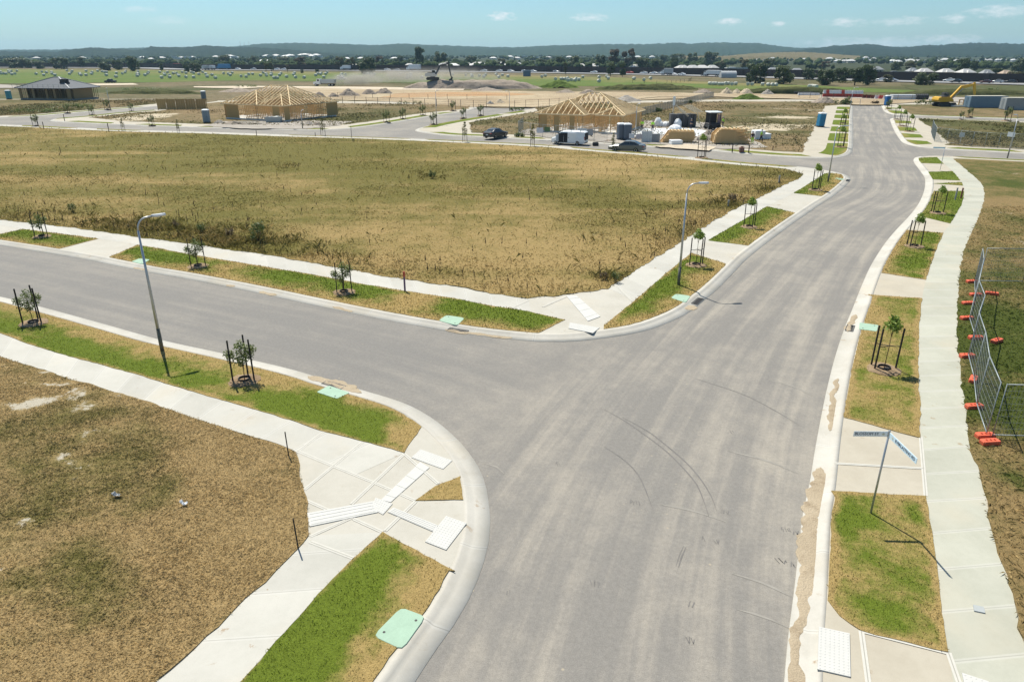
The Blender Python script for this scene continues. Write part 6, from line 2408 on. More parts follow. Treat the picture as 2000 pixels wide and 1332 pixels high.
# ---------------------------------------------------------------- excavators
def excavator(label, loc, rz, mp, mdark, sc, arm, mh=None):
    t = thing('excavator', label, 'excavator', loc, rz)
    t.scale = (sc,) * 3
    for s in (-1, 1):
        m = MB()
        pr = [(-2.0, .25), (-1.7, 0), (1.7, 0), (2.0, .25), (2.05, .55), (1.75, .85), (-1.75, .85), (-2.05, .55)]
        m.extr(pr, lambda a, q, z: Vector((a, s * 1.15 + q, z)), .6)
        for k in range(14):
            m.box((-1.75 + k * .27, s * 1.15, .87), (.08, .62, .05))
        m.build('track', M_TRIM, t)
    m = MB()
    m.lathe([(.8, .7), (.8, 1.05)], n=16)
    m.box((0, 0, .55), (1.4, 1.7, .4))
    m.build('undercarriage', M_TRIM, t)
    m = MB()
    m.extr([(-2.3, 1.15), (-2.45, 1.5), (-2.3, 2.0), (-1.7, 2.15), (.4, 2.05), (1.2, 1.55), (1.3, 1.1), (-1.9, 1.05)], lambda a, q, z: Vector((a, q, z)), 2.5)
    bd = m.build('house', mh or mp, t)
    m = MB()
    m.bbox((-.9, -.3, 2.2), (1.4, 1.3, .22), .06)
    m.build('engine_cover', mdark, bd)
    m = MB()
    m.extr([(-.35, 1.9), (-.3, 3.0), (.75, 3.0), (1.1, 2.3), (1.15, 1.6), (0, 1.5)], lambda a, q, z: Vector((a, .75 + q, z)), .95)
    cb = m.build('cab', mh or mdark, t)
    m = MB()
    for s in (-1, 1):
        q = [Vector((-.2, .75 + s * .482, 2.15)), Vector((1.0, .75 + s * .482, 2.15)), Vector((.68, .75 + s * .482, 2.9)), Vector((-.2, .75 + s * .482, 2.9))]
        m.add(q if s < 0 else q[::-1], [(0, 1, 2, 3)])
    m.build('cab_glass', M_GLASS, cb)
    (ex, ez), (sx_, sz), (bx, bz), mid = arm

    def beam(pts, ws, wid):
        P = [Vector((a, 0, b)) for a, b in pts]
        up, dn = [], []
        for i, p_ in enumerate(P):
            d = (P[min(i + 1, len(P) - 1)] - P[max(i - 1, 0)]).normalized()
            n_ = Vector((-d.z, 0, d.x))
            up.append(p_ + n_ * ws[i])
            dn.append(p_ - n_ * ws[i])
        q = MB()
        pl_ = [(p_.x, p_.z) for p_ in up] + [(p_.x, p_.z) for p_ in dn[::-1]]
        q.extr(pl_, lambda a, s, z: Vector((a, s - .15, z)), wid)
        return q
    beam([(.9, 1.6), mid, (ex, ez)], [.22, .38, .2], .42).build('boom', mp, t)
    beam([(ex - .35 * (sx_ - ex) / 3, ez + .5), (ex, ez), (sx_, sz)], [.15, .28, .14], .34).build('stick', mp, t)
    m = MB()
    for s in (-.32, .32):
        m.tube([(1.15, s - .15, 1.5), (mid[0] + .2, s - .15, mid[1] - .15)], [.11, .07], 8)
    m.tube([(mid[0] + .5, -.15, mid[1] + .55), (ex - .1, -.15, ez + .55)], [.10, .06], 8)
    m.build('hydraulic_ram', M_RIM, t)
    m = MB()
    m.extr([(sx_ + .1, sz + .2), (sx_ + .55, sz - .2), (sx_ + .35, sz - .95), (sx_ - .35, sz - 1.15), (sx_ - .9, sz - .75), (sx_ - .35, sz - .65), (sx_ - .05, sz - .3)], lambda a, q, z: Vector((a, q - .15, z)), 1.1)
    m.build('bucket', mdark, t)
    return t


M_YEL = plain('digger_yellow', (.62, .36, .025), .5, .4, var=.1)
M_DKG = plain('digger_dark', (.055, .06, .065), .6, .4)
p = g(1843, 208.5)
excavator('yellow excavator with arched boom parked before the blue grey container', (p.x, p.y, 0), rad(4), M_YEL, M_DKG, 1.06, ((6.1, 4.75), (6.9, 1.9), (0, 0), (3.2, 4.15)))


def surf_z(o, x, y):
    return max((o.matrix_world @ v_.co).z if False else v_.co.z for v_ in o.data.vertices if (v_.co.x + o.location.x - x) ** 2 + (v_.co.y + o.location.y - y) ** 2 < 9)


berm = bpy.data.objects['earth_berm']
q = g(846, 172)
xx_, yy_ = (846 - 1000) / FPX * (berm.location.y / cos(PITCH)) * .93, berm.location.y
xx_ = q.x * yy_ / q.y
excavator('dark excavator digging on top of the long earth berm', (xx_, yy_, surf_z(berm, xx_, yy_) - .1), rad(2), M_DKG, M_DKG, 1.15, ((5.1, 4.9), (5.9, 1.0), (0, 0), (2.6, 4.3)), P_SILVER)

# ================================================================ timber house frames
M_PINE = plain('pine_framing', (.56, .38, .185), .8, .2, var=.10, sc=.6)
M_PINEL = plain('pine_new', (.80, .63, .38), .8, .2, var=.08, sc=.6)
M_PLY = plain('ply_brace', (.40, .275, .12), .8, .2, var=.10, sc=.4)
M_SLABW = plain('floor_slab', (.60, .585, .54), .85, .2, var=.1, sc=.3)


def house_frame(label, F0, F1, Bk, rects, wall_h=2.55, pitch=rad(25), ply=(), seed=1, ov=.5):
    ex = Vector((F1.x - F0.x, F1.y - F0.y, 0))
    W = ex.length
    ex.normalize()
    ey = Vector((-ex.y, ex.x, 0))
    D = (Bk - F1).dot(ey)
    t = thing('timber_house', label, 'house frame', (F0.x, F0.y, 0.0), math.atan2(ex.y, ex.x), 'timber houses under construction')
    R = [(a * W, b * D, c * W, d * D) for a, b, c, d in rects]
    rr_ = random.Random(seed)
    m = MB()
    for i, (x0, y0, x1, y1) in enumerate(R):
        m.box(((x0 + x1) / 2, (y0 + y1) / 2, .14 + i * .003), (x1 - x0 + .1, y1 - y0 + .1, .30))
    m.build('floor_slab', M_SLABW, t)
    zb = .30
    # walls
    studs, plates = MB(), MB()

    def inside(x, y, skip):
        return any(i != skip and r[0] + .05 < x < r[2] - .05 and r[1] + .05 < y < r[3] - .05 for i, r in enumerate(R))

    def wall(a, b, skip, gap=()):
        a, b = Vector(a), Vector(b)
        L = (b - a).length
        n = int(L / .45)
        run = []
        for k in range(n + 1):
            s = k / n
            p_ = a.lerp(b, s)
            if skip is not None and inside(p_.x, p_.y, skip):
                continue
            if any(g0 < s < g1 for g0, g1 in gap):
                run.append((p_, False))
                continue
            studs.box((p_.x, p_.y, zb + wall_h / 2), (.075, .075, wall_h))
            run.append((p_, True))
        for (p_, f), (q_, f2) in zip(run[:-1], run[1:]):
            if (q_ - p_).length < .7:
                plates.bar((p_.x, p_.y, zb + wall_h - .05), (q_.x, q_.y, zb + wall_h - .05), .10, .12)
                if f and f2:
                    plates.bar((p_.x, p_.y, zb + .04), (q_.x, q_.y, zb + .04), .09, .08)
                    plates.bar((p_.x, p_.y, zb + 1.25), (q_.x, q_.y, zb + 1.25), .06, .07)
    for i, (x0, y0, x1, y1) in enumerate(R):
        for a, b in (((x0, y0, 0), (x1, y0, 0)), ((x1, y0, 0), (x1, y1, 0)), ((x1, y1, 0), (x0, y1, 0)), ((x0, y1, 0), (x0, y0, 0))):
            wall(a, b, i, ((.32, .46), (.68, .76)) if rr_.random() < .7 else ((.45, .58),))
    x0, y0, x1, y1 = R[0]
    for f in (.3, .5, .72):
        wall((x0 + (x1 - x0) * f, y0 + .3, 0), (x0 + (x1 - x0) * f, y1 - .3, 0), None, ((.4, .5),))
        wall((x0 + .3, y0 + (y1 - y0) * f, 0), (x1 - .3, y0 + (y1 - y0) * f, 0), None, ((.3, .4), (.7, .78)))
    studs.add(plates.v, plates.f)
    studs.build('wall_frame', M_PINE, t)
    for (x, y, L, ax) in ply:
        m = MB()
        px_, py_ = x * W, y * D
        c = (px_ + (L / 2 if ax == 'x' else 0), py_ + (L / 2 if ax == 'y' else 0), zb + wall_h / 2)
        m.box(c, (L if ax == 'x' else .11, L if ax == 'y' else .11, wall_h + .01))
        m.build('brace_panel', M_PLY, t)
    # roofs
    tp = math.tan(pitch)
    ze = zb + wall_h + .04
    RO = [(a - ov, b - ov, c + ov, d + ov) for a, b, c, d in R]

    def rz_(r, x, y):
        return tp * min(x - r[0], r[2] - x, y - r[1], r[3] - y)

    raf, web, hip = MB(), MB(), MB()

    def rafter(i, a, b):
        """sloping member drawn only where its own roof is the top one"""
        n = 14
        pts = [a.lerp(b, k / n) for k in range(n + 1)]
        vis = [all(rz_(r, p_.x, p_.y) <= p_.z - ze + .12 for j, r in enumerate(RO) if j != i) for p_ in pts]
        k = 0
        while k < n:
            if vis[k]:
                e = k
                while e < n and vis[e + 1]:
                    e += 1
                if e > k:
                    raf.bar(pts[k], pts[e], .075, .12)
                k = e + 1
            else:
                k += 1
    for i, r in enumerate(RO):
        x0, y0, x1, y1 = r
        w_, d_ = x1 - x0, y1 - y0
        hw = min(w_, d_) / 2
        st_ = .90
        n = int(w_ / st_)
        for k in range(n + 1):
            x = x0 + w_ * k / n
            run = min(x - x0, x1 - x, d_ / 2)
            if run > .2:
                rafter(i, Vector((x, y0, ze)), Vector((x, y0 + run, ze + run * tp)))
                rafter(i, Vector((x, y1, ze)), Vector((x, y1 - run, ze + run * tp)))
            ya, yb = y0 + ov, y1 - ov
            web.bar((x, ya, ze), (x, yb, ze), .05, .09)
            hgt_ = run * tp
            if hgt_ > .6:
                for q in range(1, int((yb - ya) / 1.5)):
                    y = ya + q * 1.5
                    top = max(.0, min(tp * min(y - y0, y1 - y, x - x0, x1 - x), hgt_))
                    dd = .55 if q % 2 else -.55
                    web.bar((x, y, ze), (x, y + dd, ze + max(.1, tp * min(y + dd - y0, y1 - y - dd, x - x0, x1 - x)) - .05), .05, .06)
        n = int(d_ / st_)
        for k in range(n + 1):
            y = y0 + d_ * k / n
            run = min(y - y0, y1 - y, w_ / 2)
            if run > .2:
                rafter(i, Vector((x0, y, ze)), Vector((x0 + run, y, ze + run * tp)))
                rafter(i, Vector((x1, y, ze)), Vector((x1 - run, y, ze + run * tp)))
        if w_ >= d_:
            A, B = Vector((x0 + hw, (y0 + y1) / 2, ze + hw * tp)), Vector((x1 - hw, (y0 + y1) / 2, ze + hw * tp))
            cs = [((x0, y0), A), ((x0, y1), A), ((x1, y0), B), ((x1, y1), B)]
        else:
            A, B = Vector(((x0 + x1) / 2, y0 + hw, ze + hw * tp)), Vector(((x0 + x1) / 2, y1 - hw, ze + hw * tp))
            cs = [((x0, y0), A), ((x1, y0), A), ((x0, y1), B), ((x1, y1), B)]
        for (cx, cy), e in cs:
            n = 12
            a = Vector((cx, cy, ze + .03))
            e2 = e + Vector((0, 0, .03))
            for k in range(n):
                p_, q_ = a.lerp(e2, k / n), a.lerp(e2, (k + 1) / n)
                mid = (p_ + q_) / 2
                if all(rz_(rr2, mid.x, mid.y) <= mid.z - ze + .1 for j, rr2 in enumerate(RO) if j != i):
                    hip.bar(p_, q_, .12, .18)
        if (B - A).length > .3:
            hip.bar(A + Vector((0, 0, .03)), B + Vector((0, 0, .03)), .10, .16)
        for a, b in (((x0, y0), (x1, y0)), ((x1, y0), (x1, y1)), ((x1, y1), (x0, y1)), ((x0, y1), (x0, y0))):
            n = 16
            for k in range(n):
                p_, q_ = Vector((*a, ze)).lerp(Vector((*b, ze)), k / n), Vector((*a, ze)).lerp(Vector((*b, ze)), (k + 1) / n)
                mid = (p_ + q_) / 2
                if all(rz_(rr2, mid.x, mid.y) <= .1 for j, rr2 in enumerate(RO) if j != i):
                    hip.bar(p_, q_, .08, .16)
    raf.build('rafters', M_PINEL, t)
    web.build('roof_trusses', plain('truss_web_shaded', (.40, .265, .125), .85), t)  # darker pine than the rafters: shade inside the roof put into the colour
    hip.build('hip_boards', M_PINEL, t)
    return t


H2 = house_frame('timber house frame with hip roof trusses, right of the black sedan', g(1052, 258), g(1206, 265), g(1231, 248.5), [(0, .18, 1, 1), (0, 0, .56, .62), (.74, .08, 1, .6)],
                 ply=[(.02, 0, 1.2, 'x'), (.20, 0, .9, 'x'), (0, .0, 2.0, 'y'), (.40, 0, .8, 'x'), (1, .75, 2.2, 'y'), (1, .12, 1.2, 'y')], seed=3)
H1 = house_frame('timber house frame with hip roof trusses, left one by the branch street', g(430, 232), g(555, 239), g(619, 226), [(0, .14, 1, 1), (.10, 0, .62, .6), (.6, .0, 1, .7)],
                 ply=[(.12, 0, 3.4, 'x'), (.10, 0, 2.4, 'y'), (1, .82, 3.2, 'y'), (1, .02, 1.4, 'y'), (.85, 0, 1.6, 'x')], seed=5)

# -------------- roofed house far left
M_TILE = plain('roof_tile_grey', (.105, .115, .130), .75, .25, var=.1, sc=.3)
M_RIDGE = plain('ridge_cap', (.46, .47, .48), .6)
F0, F1 = g(41, 195.5), g(141, 197)
t = thing('house', 'house with grey tiled hip roof over open wall framing, far left', 'house', (F0.x, F0.y, 0), math.atan2(F1.y - F0.y, F1.x - F0.x), 'timber houses under construction')
W, D, wh = (F1 - F0).length, 10.0, 2.75
m = MB()
m.box((W / 2, D / 2, .15), (W, D, .5))
m.build('floor_slab', plain('slab_dark', (.24, .23, .21), .9), t)
m = MB()
rr_ = random.Random(3)
for k in range(int(W / .6) + 1):
    x = W * k / int(W / .6)
    if rr_.random() < .8:
        m.box((x, .05, .4 + wh / 2), (.10, .10, wh))
    m.box((x, D - .05, .4 + wh / 2), (.09, .09, wh))
    if k % 3 == 0:
        m.box((x, D * .45, .4 + wh / 2), (.09, D * .7, wh * .99) if rr_.random() < .3 else (.09, .09, wh))
for k in range(int(D / .6)):
    for x in (.05, W - .05):
        m.box((x, .3 + k * .6, .4 + wh / 2), (.09, .09, wh))
m.box((W / 2, .05, .4 + wh - .06), (W, .11, .14))
m.box((W / 2, .05, .5), (W, .11, .1))
m.build('wall_frame', plain('dark_framing', (.26, .18, .085), .85), t)  # darker brown than the pine of the other two frames
for x, L in ((.0, .9), (4.2, .8), (8.6, .7), (11.2, .7), (W - 1.1, 1.1)):
    m = MB()
    m.box((x + L / 2, -.02, .4 + wh / 2), (L, .08, wh))
    m.build('brace_panel', plain('dark_ply', (.28, .20, .10), .85), t)  # darker ply tone to go with this framing
m = MB()
ze = .4 + wh
ax, rise = .55, 2.7
m.add([(-.7, -.7, ze), (W + .7, -.7, ze), (W + .7, D + .7, ze), (-.7, D + .7, ze), (W * .46, D * .5, ze + rise), (W * .56, D * .5, ze + rise), (-.7, -.7, ze - .12), (W + .7, -.7, ze - .12), (W + .7, D + .7, ze - .12), (-.7, D + .7, ze - .12)],
      [(0, 1, 5, 4), (1, 2, 5), (2, 3, 4, 5), (3, 0, 4), (0, 6, 7, 1), (1, 7, 8, 2), (2, 8, 9, 3), (3, 9, 6, 0), (6, 9, 8, 7)])
rf = m.build('roof', M_TILE, t)
m = MB()
for a, b in (((W + .7, -.7, ze), (W * .56, D * .5, ze + rise)), ((W * .46, D * .5, ze + rise), (W * .56, D * .5, ze + rise)), ((W + .7, D + .7, ze), (W * .56, D * .5, ze + rise)), ((-.7, -.7, ze), (W * .46, D * .5, ze + rise))):
    m.bar(Vector(a) + Vector((0, 0, .08)), Vector(b) + Vector((0, 0, .08)), .24, .12)
m.build('ridge_cap', M_RIDGE, rf)
m = MB()
for k in range(12):
    m.tube([(-.9 + (W + 1.8) * k / 11, -.95, ze - .6), (-.9 + (W + 1.8) * k / 11, -.95, ze + 1.0)], .035, 5)
for z in (ze + .5, ze + .98):
    m.tube([(-.9, -.95, z), (W + .9, -.95, z)], .03, 5)
m.build('guard_rail', M_FRAME, t)
m = MB()
m.add([(W * .68, D * .1, ze + .6), (W * .86, D * .1, ze + .55), (W * .77, D * .2, ze + 1.2), (W * .77, D * .35, ze + 1.3)], [(0, 1, 2), (0, 2, 3), (1, 3, 2)])
m2 = MB()
for k in range(4):
    m2.bbox((W * .76 + (k % 2) * .95, D * .22 + (k // 2) * .7, ze + 1.9), (.9, .6, .85), .04)
m2.box((W * .76 + .5, D * .22 + .35, ze + 1.3), (2.0, 1.5, .35))
o = m2.build('tile_stack', M_TRIM)
o.location = t.location
o.rotation_euler = t.rotation_euler
tag(o, 'black stack of roof materials sitting on the grey tiled roof', 'material stack')

# ================================================================ portable toilets
def toilet(label, u, v, col, rz=0.0, lean=0.0, double=False, h=2.25):
    p_ = g(u, v)
    p_.y += .6
    t = thing('portable_toilet', label, 'portable toilet', (p_.x, p_.y, .04), rz, 'portable toilets')
    t.rotation_euler = (0, lean, rz)
    mt = plain('toilet_%d' % int(col[0] * 1e4 + col[2] * 1e3), col, .5, .4)
    m = MB()
    m.bbox((0, 0, h * .46 + .1), (1.08, 1.08, h * .9), .05)
    for s in (-1, 1):
        for k in (-.3, 0, .3):
            m.box((s * .545, k, h * .5), (.03, .10, h * .7))
    m.build('cabin', mt, t)
    m = MB()
    m.bbox((0, -.55, h * .47 + .1), (.74, .05, h * .80), .02)
    d_ = m.build('door', plain('toilet_door_%d' % int(col[0] * 1e4 + col[2] * 1e3), tuple(c * .8 for c in col), .5), t)
    m = MB()
    m.box((.28, -.59, h * .48), (.06, .03, .16))
    m.build('door_handle', M_TRIM, d_)
    m = MB()
    m.rings([[Vector((x * s, y * s, z)) for x, y in ((-.56, -.56), (.56, -.56), (.56, .56), (-.56, .56))] for s, z in ((1.02, h * .92 + .09), (1.0, h * .97 + .09), (.72, h + .14))])
    m.build('roof', plain('toilet_roof', (.70, .73, .74), .5), t)
    m = MB()
    m.box((0, 0, .04), (1.2, 1.2, .1))
    m.build('base_skid', M_TRIM, t)
    m = MB()
    m.tube([(.4, .4, h * .9), (.4, .4, h + .35)], .05, 8)
    m.build('vent_pipe', M_TRIM, t)


toilet('dark grey portable toilet before the right house frame, left of two', 1213.5, 274.3, (.115, .145, .185), .15)
toilet('dark grey portable toilet before the right house frame, right of two', 1225, 274.9, (.105, .135, .175), .15)
toilet('grey portable toilet with white roof left of the left house frame', 402, 241, (.20, .265, .31), .1)
toilet('grey portable toilet behind the end of the long timber screen', 397, 196, (.15, .19, .215), .1)
toilet('bright blue portable toilet leaning on the lot beside the far path', 1604, 249, (.035, .235, .42), .1, .05)
toilet('deep blue portable toilet at the end of the main road', 1734, 207, (.015, .13, .36), 0)
toilet('teal portable toilet left of the roofed house', 16, 194.5, (.05, .27, .34), 0)


# ================================================================ site stacks and materials
def zz(x, y):
    return (1220 + x / 6.667, 180 + y / 6.667)


def truss_pack(label, pts, base_v, thick, seed, n=9):
    """upright pack of nailed roof trusses, seen from its flat side"""
    r_ = random.Random(seed)
    us = [zz(x, y) for x, y in pts]
    b = g(us[0][0], base_v)
    P = [far(u, v, b.y) for u, v in us]
    t = thing('truss_pack', label, 'timber stack', (b.x, b.y, .03))
    for k in range(n):
        y = thick * k / n
        dx = r_.uniform(-.35, .35) * (k / n + .2)
        m = MB()
        poly = [(p_.x - b.x + dx * (1 if p_.z > 1 else .4), max(0, p_.z + r_.uniform(-.06, .06))) for p_ in P]
        # solid edge-on boards of the face plus open layers behind
        if k == 0:
            zz_ = 0.06
            top = max(q[1] for q in poly)
            while zz_ < top:
                xs_ = []
                for i in range(len(poly)):
                    (xa, za), (xb, zb_) = poly[i - 1], poly[i]
                    if (za > zz_) != (zb_ > zz_):
                        xs_.append(xa + (xb - xa) * (zz_ - za) / (zb_ - za))
                if len(xs_) > 1:
                    xa, xb = min(xs_) + r_.uniform(-.25, .12), max(xs_) + r_.uniform(-.12, .3)
                    m.box(((xa + xb) / 2, -.05 + r_.uniform(-.05, .05), zz_), (xb - xa, .10, .125))
                zz_ += .155
            m.box(((poly[0][0] + poly[1][0]) / 2, .03, top * .48), (.5 * abs(poly[1][0] - poly[0][0]), .06, top * .9))
        else:
            m.extr(poly[::-1], lambda a, s, z: Vector((a, y + s, z)), thick / n * .62)
        m.build('truss', M_PINEL if k % 3 == 1 else M_PINE, t)
    m = MB()
    zt_ = max(p_.z for p_ in P)
    for k in range(7):
        x = P[-2].x - b.x + (P[2].x - P[-2].x) * (k + .5) / 7
        m.bar((x, -.08, zt_ * .99), (x + .1, thick, zt_ * .99 + .04), .09, .09)
    m.build('batten', M_PINEL, t)


truss_pack('pack of timber roof trusses behind the white foam block', [(478, 662), (872, 668), (918, 605), (902, 512), (605, 508), (548, 578)], 279.5, 1.7, 31)
truss_pack('pack of timber roof trusses with ragged right end, beside the hi vis people', [(1165, 665), (1500, 690), (1625, 692), (1600, 655), (1530, 500), (1265, 484), (1190, 560)], 282.5, 2.0, 33, 10)
# loose timbers fanned from the second pack
b = g(*zz(1560, 690))
m = MB()
r_ = random.Random(9)
for k in range(16):
    z = .1 + .13 * k
    a = Vector((-.6 - .05 * k, .25 + r_.uniform(0, 1.2), z))
    m.bar(a, a + Vector((1.7 + r_.uniform(-.35, .3), -.3 + r_.uniform(-.4, .2), r_.uniform(-.12, .35))), .10, .09)
o = m.build('loose_timber', M_PINE)
o.location = (b.x, b.y, .05)
tag(o, 'ragged fan of loose timber ends poking from the right pack', 'timber')

M_WRAP = plain('white_wrap', (.74, .76, .77), .5, .4, var=.06)
GW = 'white wrapped bundles on the building site'
for x, y, wx_, hz_, sd_, lb in ((437, 455, 46, 62, 1, 'tall white bag, leftmost of the bundle row'), (480, 458, 30, 34, 2, 'low white bag right of the tallest one'), (540, 458, 46, 34, 3, 'white bag in the middle of the bundle row'), (610, 455, 42, 42, 4, 'white bag left of the pointed one'),
                                (695, 470, 46, 62, 5, 'pointed white bag near the dark rack'), (665, 498, 72, 34, 6, 'wide white tub shaped bundle before the other bags'), (768, 455, 46, 30, 7, 'white bag, rightmost of the bundle row')):
    b = g(*zz(x, y))
    s = b.y / FPX / 6.667 * 1.06
    m = MB()
    w_, h_ = wx_ * s, hz_ * s * 1.6
    rr2 = random.Random(sd_)
    n = 14
    rs = []
    for k, (f, z) in enumerate(((.85, 0), (1, .12), (1.02, .4), (.9, .65), (.62, .85), (.25, 1.0))):
        rs.append([Vector((w_ * f * cos(2 * pi * j / n) * (1 + rr2.uniform(-.12, .12)), w_ * .8 * f * sin(2 * pi * j / n) * (1 + rr2.uniform(-.12, .12)), h_ * z * (1 + rr2.uniform(-.05, .05)) + .02)) for j in range(n)])
    m.rings(rs)
    o = m.build('white_bag', M_WRAP)
    o.location = (b.x, b.y + .5, .05)
    tag(o, lb, 'bag', GW)
for x0, x1, y0, y1, lb, dp in ((608, 742, 634, 692, 'flat white foam block lying at the street side before the timber pack', 1.3), (1690, 1815, 508, 622, 'tall white wrapped block behind the walking worker', 1.6), (1812, 1895, 548, 618, 'low white wrapped block right of the taller one', 1.5)):
    b = g(*zz((x0 + x1) / 2, y1))
    s = b.y / FPX / 6.667 * 1.06
    m = MB()
    w_, h_ = (x1 - x0) * s, (y1 - y0) * s * .86
    rr2 = random.Random(x0)
    rs = []
    for z, f in ((0, .98), (.08, 1.0), (.5, 1.01), (.92, 1.0), (1.0, .95)):
        rs.append([Vector((w_ / 2 * cx * f + rr2.uniform(-.03, .03), dp / 2 * cy * f + rr2.uniform(-.03, .03), h_ * z)) for cx, cy in ((-1, -.9), (-.95, -1), (.95, -1), (1, -.9), (1, .9), (.95, 1), (-.95, 1), (-1, .9))])
    m.rings(rs)
    o = m.build('white_block', M_WRAP)
    o.location = (b.x, b.y + dp / 2, .05)
    o.rotation_euler = (0, 0, .12)
    tag(o, lb, 'block', GW)
# pale plastic under the next slab
p = rag([(q.x, q.y) for q in gl([zz(20, 540), zz(260, 480), zz(560, 482), zz(700, 470), zz(1010, 500), zz(1060, 520), zz(900, 610), zz(700, 560), zz(480, 560), zz(430, 600), zz(60, 580)])], .2, 7, .8)
sheet('plastic_sheet', p, .085, plain('plastic_sheet', (.66, .67, .68), .5, var=.12, sc=.3), 1.5, seed=7)
p = rag([(q.x, q.y) for q in gl([(1150, 262), (1240, 264), (1292, 266), (1288, 276), (1200, 272)])], .3, 8, .8)
sheet('dirt_patch', p, .075, M_GRAVEL, 1.5, seed=8)
# rubble mound between the packs
GR = 'rubble on the building site'
for x, y, wpx, hpx, sd_, lb, mt in ((1050, 640, 44, 14, 61, 'grey rubble heap between the two timber packs', M_GRAVEL), (1110, 560, 26, 10, 62, 'smaller rubble heap behind the gap between timber packs', M_BROWN), (150, 625, 22, 7, 63, 'brown soil pile behind the grey sedan', M_BROWN),
                                    (60, 640, 18, 5, 64, 'low soil pile right of the dark toilets', M_GRAVEL)):
    u, v = zz(x, y)
    heap('rubble_heap', lb, u, v, wpx, hpx, mt, sd_, .8, .7, 'rubble', GR)
for u, v, wpx, hpx, sd_, lb, mt in ((426, 242, 24, 7, 71, 'pale debris pile beside the left grey toilet', M_GRAVEL), (452, 243, 40, 6, 72, 'timber scraps and debris before the left house frame', M_BROWN), (602, 245, 26, 7, 73, 'white and grey debris pile right of the left house frame', M_GRAVEL),
                                    (618, 245.5, 18, 6, 74, 'dark debris pile right of the left house frame', M_BROWN), (1190, 277, 30, 4, 75, 'low soil bank behind the white van', M_BROWN)):
    heap('rubble_heap', lb, u, v, wpx, hpx, mt, sd_, .8, .7, 'rubble', GR)
# loose boards by the left frame
b = g(462, 244)
m = MB()
r_ = random.Random(2)
for k in range(14):
    a = Vector((r_.uniform(-2, 3), r_.uniform(-.5, 1.6), .12 + .02 * k))
    m.bar(a, a + Vector((r_.uniform(1.2, 3), r_.uniform(-1.3, .4), r_.uniform(-.1, .12))), .22, .05)
o = m.build('loose_boards', plain('old_boards', (.45, .40, .33), .85))
o.location = (b.x, b.y, .1)
tag(o, 'scattered loose boards on the ground before the left house frame', 'timber')
b = g(534, 240)
m = MB()
m.rings([[Vector((x * s, y * s, z)) for x, y in ((-1.5, -.8), (1.5, -.8), (1.5, .8), (-1.5, .8))] for s, z in ((.88, 0), (1, .95), (.95, .95), (.86, .12))])
m.lump((0, 0, .75), (1.2, .6, .4), 5, .3)
o = m.build('waste_bin', plain('bin_grey', (.36, .38, .37), .6))
o.location = (b.x, b.y + .5, .05)
tag(o, 'grey waste bin before the porch of the left house frame', 'bin')

# dark material rack with slanting boards, small cab with white roof
b = g(*zz(760, 462))
s = b.y / FPX / 6.667 * 1.06
t = thing('material_rack', 'dark rack of leaning roof boards behind the white bags', 'rack', (b.x, b.y + .6, .04))
m = MB()
for k in range(9):
    m.bbox((-140 * s + k * 34 * s, .2 * (k % 2), 75 * s), (30 * s, 1.6, 150 * s * (1 - .03 * (k % 3))), .05)
m.build('dark_stack', plain('rack_dark', (.085, .085, .085), .8), t)
m = MB()
for k in range(5):
    x = (-20 + k * 26) * s
    m.bar((x, -.3 + k * .25, 245 * s), (x + 150 * s, -.9 + k * .25, 165 * s), .42, .07)
for k in range(4):
    m.bar(((-100 + k * 18) * s, -.2, (245 - k * 22) * s), ((20 + k * 18) * s, -.7, (165 - k * 20) * s), .22, .09)
m.bar((150 * s, -.8, 170 * s), (200 * s, -1.0, 10 * s), .10, .10)
m.build('board', plain('pale_board', (.56, .50, .38), .8), t)
b = g(*zz(632, 462))
m = MB()
m.tube([(0, 0, 0), (0, 0, 5.0)], .05, 6)
m.bbox((.05, 0, 4.3), (.42, .06, 1.5), .03)
o = m.build('banner_post', plain('banner', (.62, .65, .64), .6))
o.location = (b.x, b.y + 1.2, .04)
tag(o, 'pale upright banner on a post behind the white bags', 'banner')
b = g(*zz(1155, 500))
t = thing('site_buggy', 'small open cab machine with a white roof, right of the rack', 'machine', (b.x, b.y + .8, .05), .1)
m = MB()
m.bbox((0, 0, .75), (2.0, 2.2, .7), .1)
m.build('body', M_TRIM, t)
m = MB()
for x in (-.9, .9):
    for y in (-.95, .95):
        m.bar((x, y, 1.0), (x, y, 2.75), .12)
m.box((0, .95, 1.7), (1.85, .06, 2.0))
for y in (-.95, .95):
    m.bar((-.95, y, 2.7), (.95, y, 2.7), .13)
for x in (-.9, .9):
    m.bar((x, -1, 2.7), (x, 1, 2.7), .125)
m.build('cab_frame', M_TRIM, t)
m = MB()
m.bbox((0, 0, 2.85), (2.2, 2.4, .18), .06)
m.build('roof', P_WHITE, t)
m = MB()
m.box((.98, -.2, 1.5), (.06, 1.6, 1.9))
m.build('side_panel', plain('pink_panel', (.45, .30, .31), .7), t)
for x in (-.75, .75):
    for s_ in (-1, 1):
        m = MB()
        big_wheel(m, x, s_ * 1.05, .42, .26, 12)
        m.build('wheel', M_TYRE, t)

